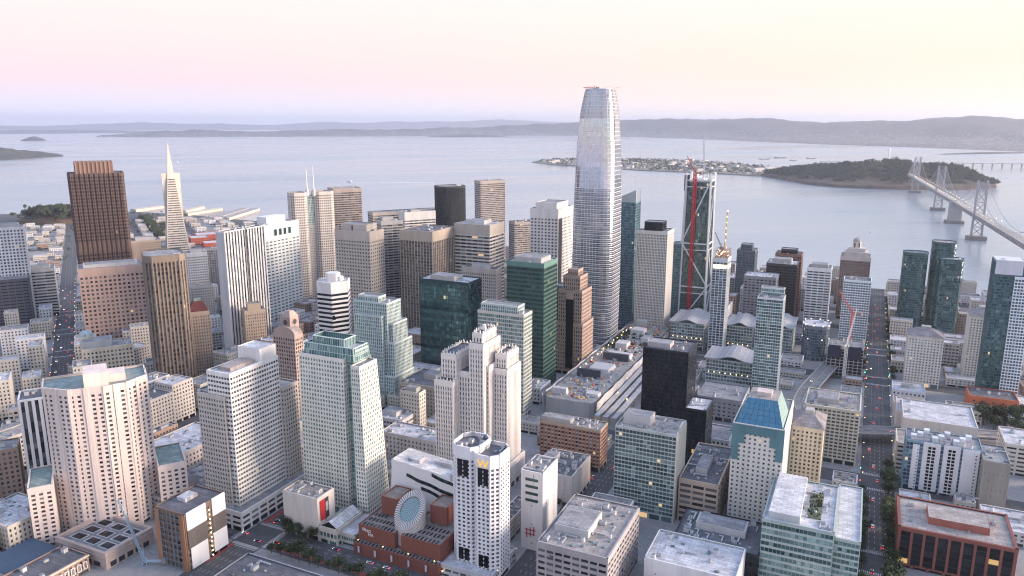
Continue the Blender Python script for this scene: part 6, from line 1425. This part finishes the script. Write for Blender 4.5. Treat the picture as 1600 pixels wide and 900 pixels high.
# ------------------------------------------------------------------ suspension bridge
bd = Vector((902, 995)).normalized(); bn = Vector((bd.y, -bd.x)); W4 = Vector((1564, 757)); steel = wallm((.38, .365, .38), .7, .1); conc2 = W3((.40, .38, .37))
br = thing('suspension_bridge', 'grey double-deck suspension bridge running to the wooded island', 'bridge', (W4.x, W4.y, -3)); L = br.location; dz = 62
def bp_(s, o, z): p = W4 + bd * s + bn * o; return (p.x, p.y, z)
m = MB(); s0, s1 = -1250, 1290
m.hexa([bp_(s0, -10.5, dz - 1.2), bp_(s1, -10.5, dz - 1.2), bp_(s1, 10.5, dz - 1.2), bp_(s0, 10.5, dz - 1.2), bp_(s0, -10.5, dz), bp_(s1, -10.5, dz), bp_(s1, 10.5, dz), bp_(s0, 10.5, dz)], wallm((.33, .31, .29), .9)); m.build('upper_deck', br, L)
m = MB(); m.hexa([bp_(s0, -10.5, dz - 10), bp_(s1, -10.5, dz - 10), bp_(s1, 10.5, dz - 10), bp_(s0, 10.5, dz - 10), bp_(s0, -10.5, dz - 8.8), bp_(s1, -10.5, dz - 8.8), bp_(s1, 10.5, dz - 8.8), bp_(s0, 10.5, dz - 8.8)], W3((.2, .2, .22))); m.build('lower_deck', br, L)
m = MB(); s = s0
while s < s1:
    for o in (-10, 10):
        m.bar(bp_(s, o, dz - 9), bp_(s + 9, o, dz - 1), 1.0, steel); m.bar(bp_(s + 9, o, dz - 1), bp_(s + 18, o, dz - 9), 1.0, steel); m.bar(bp_(s, o, dz - 9), bp_(s, o, dz - 1), .8, steel)
    s += 18
m.build('stiffening_truss', br, L, kind='stuff')
for s in (-353, 353, 1057, -1057):
    t = MB(); top = 146
    for o in (-11.5, 11.5): t.bar(bp_(s, o, 6), bp_(s, o * .86, top), 4.6, steel)
    for za, zb in ((8, 30), (30, 52), (66, 92), (92, 118), (118, 142)):
        k = lambda z: 11.5 - 1.6 * z / top
        t.bar(bp_(s, -k(za), za), bp_(s, k(zb), zb), 1.7, steel); t.bar(bp_(s, k(za), za), bp_(s, -k(zb), zb), 1.7, steel); t.bar(bp_(s, -k(zb), zb), bp_(s, k(zb), zb), 2.0, steel)
    tw_ = t.build('bridge_tower', br, L); m = MB(); P = [bp_(s + a, b, 0)[:2] for a, b in ((-13, -22), (13, -22), (13, 22), (-13, 22))]; m.prism(ccw(P), -5, 7, W3((.22, .20, .19))); m.build('tower_footing', tw_, L)
m = MB(); P = ccw([bp_(a, b, 0)[:2] for a, b in ((-15, -16), (15, -16), (15, 16), (-15, 16))]); m.prism(P, -5, dz - 2, conc2); P2 = ccw([bp_(a, b, 0)[:2] for a, b in ((-20, -24), (20, -24), (20, 24), (-20, 24))]); m.prism(P2, -5, 5, W3((.22, .20, .19)))
for o in (-16.2, 16.2):
    for k in (-9, 0, 9): m.bar(bp_(k, o, 5), bp_(k, o, dz - 3), 1.6, conc2)
m.build('anchorage', br, L)
for o in (-11, 11):
    m = MB(); hg = MB()
    for (sa, sb, za, zb, sag) in ((0, 353, dz + 1, 146, 14), (353, 1057, 146, 146, 78), (1057, 1290, 146, dz, 8), (-353, 0, 146, dz + 1, 14), (-1057, -353, 146, 146, 78)):
        n = 26; pv = None
        for i in range(n + 1):
            t = i / n; z = za + (zb - za) * t - sag * 4 * t * (1 - t); p = bp_(sa + (sb - sa) * t, o, max(z, dz + 1)); 
            if pv: m.bar(pv, p, .8, steel)
            if z > dz + 3: hg.bar(p, (p[0], p[1], dz), .22, steel)
            pv = p
    m.build('main_cable', br, L); hg.build('hangers', br, L, kind='stuff')
lamps(br, [bp_(s, o, dz + 8) for s in range(-560, 1290, 58) for o in (-10, 10)], 'bridge_lamp', (1, .74, .40), 2.2, .6)
# eastern viaduct behind the island
ev = thing('viaduct', 'long low white viaduct on piers behind the wooded island', 'bridge', (4012, 2863, -3)); ed = Vector((422, -215)).normalized(); E0 = Vector((3300, 3226)); m, pc_ = MB(), MB()
for i in range(46):
    a, b = E0 + ed * i * 60, E0 + ed * (i + 1) * 60; n = Vector((ed.y, -ed.x)) * 12; z = 34 - i * .35; z2 = 34 - (i + 1) * .35
    m.hexa([(*(a - n), z - 5), (*(b - n), z2 - 5), (*(b + n), z2 - 5), (*(a + n), z - 5), (*(a - n), z), (*(b - n), z2), (*(b + n), z2), (*(a + n), z)], W3((.55, .52, .52)))
    q = a; pc_.bar((q.x, q.y, -4), (q.x, q.y, z - 4), 7, W3((.5, .47, .47)))
m.build('deck', ev, ev.location); pc_.build('piers', ev, ev.location, kind='stuff'); m = MB(); m.bar((3660, 3010, 0), (3660, 3010, 128), 9, W3((.74, .72, .74))); m.build('white_tower', ev, ev.location)
# ------------------------------------------------------------------ piers and boats
for i, (A, B, w, lb) in enumerate((((-735, 1870), (-645, 1985), 34, 'westernmost long finger pier with pale shed roof'), ((-580, 1780), (-520, 1915), 34, 'finger pier just left of the white pyramid spire'), ((-570, 1700), (-458, 1830), 30, 'finger pier with row of pale roofs right of the pyramid'), ((-470, 1540), (-367, 1795), 76, 'broad grey flat pier right of the pyramid tower'), ((-300, 1400), (-150, 1560), 34, 'finger pier partly hidden by the striped tower'))):
    A, B = Vector(A), Vector(B); d = (B - A).normalized(); n = Vector((d.y, -d.x)); t = thing('pier', lb, 'pier', (*((A + B) / 2), -3), 'finger piers on the northern waterfront')
    P = ccw([tuple(A + n * w / 2), tuple(B + n * w / 2), tuple(B - n * w / 2), tuple(A - n * w / 2)]); m = MB(); m.prism(P, -5, 0, W3((.32, .29, .27))); m.build('deck', t, t.location)
    k = 2 if w > 60 else 1
    for s in range(k):
        o = n * (w / 4 * (1 if s else -1)) if k == 2 else Vector((0, 0)); ww = w / k * .36; a, b = A + d * 8 + o, B - d * 8 + o; m = MB(); Q = ccw([tuple(a + n * ww), tuple(b + n * ww), tuple(b - n * ww), tuple(a - n * ww)]); m.prism(Q, 0, 8, W3((.56, .50, .42)), top=False); rm = roofm((.52, .48, .42) if i != 3 else (.33, .33, .36))
        m.face([(*(a + n * ww), 8), (*(b + n * ww), 8), (*b, 11), (*a, 11)], rm); m.face([(*(a - n * ww), 8), (*(b - n * ww), 8), (*b, 11), (*a, 11)], rm); m.face([(*(a + n * ww), 8), (*(a - n * ww), 8), (*a, 11)], W3((.6, .54, .46))); m.face([(*(b + n * ww), 8), (*(b - n * ww), 8), (*b, 11)], W3((.6, .54, .46))); m.build('shed', t, t.location)
def boat(name, lab, x, y, L_, az, col, wake=0):
    t = thing(name, lab, name.replace('_', ' '), (x, y, -3), rz=R(-az)); m = MB(); h = min(L_ * .16, 4.5); w = L_ * .13
    m.prism(ccw([(-w, -L_ / 2), (w, -L_ / 2), (w, L_ * .25), (0, L_ / 2), (-w, L_ * .25)]), -.5, h, wallm(col)); o = m.build('hull', t)
    m = MB(); m.box((0, -L_ * .1, h * 1.5), (w * 1.5, L_ * .5, h), wallm((.8, .8, .8))); m.build('cabin', t)
    if wake:
        fo = wallm((.80, .82, .85), .8, .3); m = MB(); pts = [(0, -L_ / 2)]
        m.face([(x + dx, y + dy, -2.95) for dx, dy in wake_poly(az, wake)], fo); w_ = m.build('boat_wake'); w_['kind'] = 'stuff'; w_['label'] = 'pale wake trailing behind ' + lab
def wake_poly(az, L_):
    d, n = bear(az), bear(az + 90); P = []
    for i in range(9): t = i / 8; p = -d * (10 + L_ * t) + n * (3 + 9 * t + 30 * math.sin(t * 2) * t); P.append((p.x, p.y))
    for i in range(8, -1, -1): t = i / 8; p = -d * (10 + L_ * t) + n * (-3 - 3 * t + 30 * math.sin(t * 2) * t); P.append((p.x, p.y))
    return P
boat('ferry_boat', 'small white ferry with long wake beside the pyramid spire', -787, 5252, 34, 285, (.75, .76, .78), 900)
boat('ferry_boat', 'small white ferry in mid bay above the banded towers', 130, 2960, 26, 300, (.7, .72, .75), 420)
for i, (x, y, l) in enumerate(((3657, 4252, 90), (3934, 4396, 110), (3728, 3996, 60), (4093, 4211, 80))): boat('moored_barge', ['leftmost dark barge moored beyond the flat island', 'farthest dark barge beyond the flat island', 'nearest dark barge beyond the flat island', 'rightmost dark barge beyond the flat island'][i], x, y, l, 100, (.12, .11, .12))
boat('sail_boat', 'tiny pale boat on the open bay below the bridge', 1190, 700, 14, 40, (.75, .75, .78))
# ------------------------------------------------------------------ trees
leafm = hillmat('leaf', (.014, .026, .012), (.032, .050, .018), (.085, .095, .035), .35); bark = W3((.09, .07, .055))
def tree_proto(seed, h, r, lv):
    rn = random.Random(seed); tr = MB(); tr.bar((0, 0, 0), (0, 0, h * .5), .42, bark, 6); tips = []
    for k in range(5):
        a = k * 1.26 + rn.random(); b = (math.cos(a) * r * .5, math.sin(a) * r * .5, h * (.6 + .2 * rn.random())); tr.bar((0, 0, h * (.32 + .05 * k)), b, .2, bark, 5); tips.append(b)
    cr_ = MB(); tips += [(0, 0, h * .8), (0, 0, h * .62)]
    for k in range(lv):
        t = rn.choice(tips); v = Vector((rn.gauss(0, 1), rn.gauss(0, 1), rn.gauss(0, .8))).normalized() * (r * .5 * rn.random() ** .4); c = Vector(t) + v
        s = rn.uniform(.35, .75) * r * .22; x = Vector((rn.gauss(0, 1), rn.gauss(0, 1), rn.gauss(0, .6))).normalized(); y = x.cross(Vector((rn.random(), rn.random(), 1))).normalized()
        cr_.face([tuple(c + x * s), tuple(c + y * s * .7), tuple(c - x * s), tuple(c - y * s * .7)], leafm)
    return tr.mesh('trunk'), cr_.mesh('crown')
TP = [tree_proto(1, 9, 4.2, 420), tree_proto(2, 11, 5.0, 480), tree_proto(3, 7, 3.4, 320)]
def tree(x, y, s, k, lab, grp):
    t = thing('street_tree', lab, 'tree', (x, y, .15), grp, random.random() * 6); t.scale = (s, s, s * random.uniform(.9, 1.15))
    for nm, me in zip(('trunk', 'crown'), TP[k]): o = bpy.data.objects.new(nm, me); C.objects.link(o); o.parent = t
random.seed(5)
def row(g, pts, lab, grp, smin=.8, smax=1.25):
    for a, b in pts: q = gp(g, a + random.uniform(-1, 1), b + random.uniform(-.8, .8)); tree(q[0], q[1], random.uniform(smin, smax), random.randrange(3), lab, grp)
row('S', [(-470 + i * 9.5, 340.3) for i in range(20) if i % 7 != 5], 'street tree on the left pavement of the long straight street', 'trees left of the long street')
row('S', [(-448 + i * 8.5, 358.2) for i in range(24) if i % 6 != 4], 'street tree on the right pavement of the long straight street', 'trees right of the long street', 1.1, 1.7)
for k_, w_ in enumerate(('mural block', 'low pavilion', 'brick museum')): row('S', [(-563.5, -22 + i * 8) for i in range(k_ * 6, k_ * 6 + 6)], f'street tree across the street from the {w_}', 'trees facing the brick museum', .9, 1.4)
row('S', [(-536.5, 30 + i * 9) for i in range(7)], 'small street tree against the brick museum front', 'trees at the museum front', .6, .8)
row('S', [(-542, -30 + i * 6) for i in range(5)], 'dark street tree at the foot of the mural block', 'trees at the mural block', 1.0, 1.3)
row('S', [(-420 + i * 11, 130) for i in range(8)], 'street tree between the windowless beige block and grey office', 'trees beside the beige block', .8, 1.1)
row('S', [(-110 + random.random() * 60, 440 + random.random() * 60) for i in range(26)], 'dark tree in the grove below the orange block', 'grove below the orange block', 1.2, 1.9)
row('S', [(-150 + i * 14, 452 + (i % 3) * 9) for i in range(9)], 'dark tree beside the broad white flat roof', 'trees beside the flat roof', 1.1, 1.7)
row('S', [(-10 + i * 11, 366) for i in range(42) if i % 5], 'far street tree along the long straight street', 'far trees of the long street', 1.0, 1.5)
row('S', [(10 + i * 13, 334) for i in range(36) if i % 4], 'far street tree left of the long straight street', 'far trees left of the long street', .9, 1.3)
row('S', [(-200 + random.random() * 90, 50 + random.random() * 8) for i in range(4)], 'young tree by the green tower', 'trees by the green tower')
# wooded hill and park strip in the north
strip_hill('wooded_hill', [(-1010, 1640), (-930, 1610), (-850, 1620)], [(-990, 1720, 22), (-900, 1700, 46), (-840, 1720, 20)], scrub, back=90, nx=30, ny=14, rough=.1, sc=60, flat=.02)
pp = [(random.gauss(-905, 45), random.gauss(1690, 30), 12 + random.random() * 26, random.uniform(6, 10), random.uniform(9, 16)) for i in range(240)]
blob_trees('hill_trees', pp, 'dark trees covering the small hill behind the dark brown skyscraper', leaves=12)
pp = []
for i in range(200):
    t = random.random(); pp.append((-679 + 87 * t + random.gauss(0, 9), 1692 - 487 * t + random.gauss(0, 12), 0, random.uniform(4, 8), random.uniform(8, 14)))
blob_trees('park_trees', pp, 'dark strip of park trees left of the white pyramid', leaves=12)
pp = [(random.uniform(-1000, -560), random.uniform(900, 1850), 0, random.uniform(3, 5), random.uniform(6, 9)) for i in range(260)]
blob_trees('garden_trees', pp, 'scattered garden trees among the northern houses', leaves=8)
# ------------------------------------------------------------------ cars and lamps
def car_parts(col):
    paintm = wallm(col, .35, .05, metal=.1); b = MB(); L_, w = 4.5, 1.82
    lo = [(-w / 2, -L_ / 2 + .1), (w / 2, -L_ / 2 + .1), (w / 2, L_ / 2 - .25), (w * .32, L_ / 2), (-w * .32, L_ / 2), (-w / 2, L_ / 2 - .25)]
    b.prism(ccw(lo), .28, .82, paintm, P2=scale_poly(ccw(lo), .97)); b.prism(ccw([(-.62, -1.35), (.62, -1.35), (.62, .45), (-.62, .45)]), 1.38, 1.44, paintm)
    c = MB(); c.prism(ccw([(-.82, -1.85), (.82, -1.85), (.82, 1.1), (-.82, 1.1)]), .8, 1.38, GD['black'], P2=ccw([(-.62, -1.35), (.62, -1.35), (.62, .45), (-.62, .45)]))
    wl2 = MB()
    for x in (-.82, .82):
        for y in (-1.4, 1.4): wl2.bar((x - .11, y, .32), (x + .11, y, .32), .64, wallm((.02, .02, .02)), 10)
    hd = MB(); tl = MB()
    for x in (-.62, .62): hd.box((x, 2.17, .68), (.34, .14, .2), emit((1, .93, .78), 9)); tl.box((x, -2.2, .72), (.34, .14, .2), emit((1, .03, .02), 5))
    return b, c, wl2, hd, tl
COLS = [(.62, .62, .64), (.05, .05, .06), (.30, .31, .33), (.35, .04, .04), (.06, .10, .22), (.75, .74, .72)]
def car_tree(col, lab, grp):
    t = thing('car', lab, 'car', (0, 0, 0), grp)
    for nm, mb_ in zip(('body', 'cabin_glass', 'wheels', 'headlights', 'tail_lights'), car_parts(col)): o = mb_.build(nm, t)
    return t
def car_mesh(col):
    M_ = MB()
    for mb_ in car_parts(col):
        for f_, mi_ in zip(mb_.f, mb_.m): M_.face([mb_.v[i] for i in f_], mb_.mats[mi_])
    return M_.mesh('car')
CM = [car_mesh(c) for c in COLS]; CT = {}
random.seed(12)
def car(g, a, b, brg, lab, grp, near=False, z=.01):
    q = gp(g, a, b); k = random.randrange(6); cn = ['silver', 'black', 'grey', 'dark red', 'navy', 'white'][k]
    if near:
        if k not in CT: CT[k] = car_tree(COLS[k], '', grp); o = CT[k]
        else: o = copy_tree(CT[k])
    else: o = bpy.data.objects.new('car', CM[k]); C.objects.link(o)
    o.location = (q[0], q[1], z); o.rotation_euler = (0, 0, -R(brg)); tag(o, cn + ' ' + lab, 'car', grp)
for i in range(34):
    ln = random.choice((-609, -605, -601, -597, -593)); away = ln > -604
    car('N', 30 + i * 22 + random.uniform(-5, 5), ln, -9 if away else 171, 'car driving away up the left traffic street with red tail lights' if away else 'car coming down the left traffic street with headlights', 'cars on the left traffic street')
for i in range(24):
    ln = random.choice((344, 347.5, 350.5, 353.5)); a = -420 + i * 36 + random.uniform(-6, 6); near = a < -150
    if near: car('S', a, ln, 45.5, f'car on the long straight street {"before" if a < -274 else "just past"} the second crossing', 'cars on the long straight street', True)
    else: car('S', a, ln, 45.5 if ln > 346 else 225.5, 'car far along the long straight street towards the bay', 'cars on the long straight street')
for i in range(12):
    car('S', random.choice((-556, -552, -548.5, -545, -541.5)), -60 + i * 15 + random.uniform(-4, 4), 315.5, ['car waiting by the street crossing', 'car passing the pavilion', 'car passing the brick museum front'][min(2, i // 4)], 'cars on the museum street', True)
for i in range(10): car('S', -520 + i * 26, random.choice((138, 142, 149, 153)), 45.5, 'car on the street beside the white hotel tower', 'cars beside the white hotel', i < 5)
for i in range(9): car('S', -530 + i * 30, random.choice((-52, -48, -43, -38)), 45.5, 'car on the street between mural block and banded tower', 'cars behind the mural block', i < 3)
for i in range(6):
    p = off[8 + i * 7]; o = bpy.data.objects.new('car', CM[i]); C.objects.link(o); o.location = (*(p[2] + Vector((p[3].y, -p[3].x)) * (3 if i % 2 else -4)), rz + .02); o.rotation_euler = (0, 0, math.atan2(p[3].y, p[3].x) - math.pi / 2); tag(o, ['silver', 'black', 'grey', 'dark red', 'navy', 'white'][i] + ' car on the curving freeway ramp', 'car', 'cars on the freeway ramp')
for i in range(90):
    s = -560 + i * 20 + random.uniform(-7, 7); o_ = random.choice((-7.5, -4.5, -1.5, 1.5, 4.5, 7.5)); p = bp_(s, o_, dz + .02); o = bpy.data.objects.new('car', CM[random.randrange(6)]); C.objects.link(o); o.location = p; o.rotation_euler = (0, 0, math.atan2(bd.y, bd.x) + math.pi / 2); tag(o, 'car with headlights on the suspension bridge deck', 'car', 'cars on the bridge')
def lamp_mesh():
    m = MB(); m.bar((0, 0, 0), (0, 0, 8.5), .2, METALD, 6); m.bar((0, 0, 8.4), (1.8, 0, 8.8), .13, METALD); m.box((0, 0, .2), (.5, .5, .4), METALD); h = MB(); h.box((1.9, 0, 8.72), (.8, .34, .16), METALD); h.box((1.9, 0, 8.58), (.6, .26, .12), emit((1, .66, .28), 14)); return m.mesh('pole'), h.mesh('lamp_head')
LM = lamp_mesh()
def lamp(g, a, b, rz_, lab, grp):
    q = gp(g, a, b); t = thing('street_lamp', lab, 'street lamp', (q[0], q[1], .15), grp, rz_)
    for nm, me in zip(('pole', 'lamp_head'), LM): o = bpy.data.objects.new(nm, me); C.objects.link(o); o.parent = t
for i in range(30):
    lamp('S', -470 + i * 32, 337.2, -angS, 'street lamp on the left kerb of the long straight street', 'lamps left of the long street'); lamp('S', -455 + i * 32, 363.8, angS + 1.57, 'street lamp on the right kerb of the long straight street', 'lamps right of the long street')
for i in range(22): lamp('N', 40 + i * 34, -614.5, 0.2, 'street lamp on the left kerb of the traffic street', 'lamps on the traffic street'); lamp('N', 55 + i * 34, -587.5, 3.3, 'street lamp on the right kerb of the traffic street', 'lamps on the traffic street right kerb')
for i in range(7): lamp('S', -536, -28 + i * 20, -angS + 3.14, 'street lamp along the museum side of the street', 'lamps on the museum street')
for i in range(9): lamp('S', -530 + i * 28, 132, angS, 'street lamp beside the white hotel street', 'lamps on the hotel street')
# string of lights in the alley by the museum
al = thing('alley_lights', 'string of small warm lights in the alley between brick museum and white hotel', 'lights', (*gp('S', -520, 97), 0)); lamps(al, [(*gp('S', -538 + i * 2.6, 97.2), 4.5) for i in range(18)], 'bulb', (1, .66, .26), 9, .28); m = MB(); m.bar((*gp('S', -539, 97.2), 4.9), (*gp('S', -492, 97.2), 4.9), .08, METALD)
for i in range(5): q = gp('S', -538 + i * 11, 97.2); m.bar((*q, 0), (*q, 5), .12, METALD)
m.build('cable_posts', al, al.location)
# traffic signals
sg_ = MB(); sg_.bar((0, 0, 0), (0, 0, 5.2), .16, METALD, 6); sg_.box((0, 0, 5), (.4, .4, 1.1), wallm((.03, .03, .03))); sg_.box((0, -.22, 4.7), (.3, .06, .3), emit((.05, 1, .62), 26)); SGM = sg_.mesh('traffic_signal')
sr_ = MB(); sr_.bar((0, 0, 0), (0, 0, 5.2), .16, METALD, 6); sr_.box((0, 0, 5), (.4, .4, 1.1), wallm((.03, .03, .03))); sr_.box((0, -.22, 5.3), (.3, .06, .3), emit((1, .05, .03), 26)); SRM = sr_.mesh('traffic_signal')
for a in (-274, -402, 0, 122, 236, 346):
    for (da, b, me, w_) in ((13, 337.6, SGM, 'green'), (13, 363.2, SGM, 'green'), (-13, 337.6, SRM, 'red')):
        o = bpy.data.objects.new('traffic_signal', me); C.objects.link(o); q = gp('S', a + da, b); o.location = (*q, .15); o.rotation_euler = (0, 0, -R(45.5)); tag(o, f'{w_} traffic signal on the long straight street', 'traffic signal', f'{w_} signals of the long street')
for n_ in (50, 168, 286, 404, 522):
    for e_, me, w_ in ((-614, SRM, 'red'), (-588, SGM, 'green')):
        o = bpy.data.objects.new('traffic_signal', me); C.objects.link(o); q = gp('N', n_ + 12, e_); o.location = (*q, .15); o.rotation_euler = (0, 0, R(9)); tag(o, f'{w_} traffic signal on the left traffic street', 'traffic signal', f'{w_} signals of the traffic street')
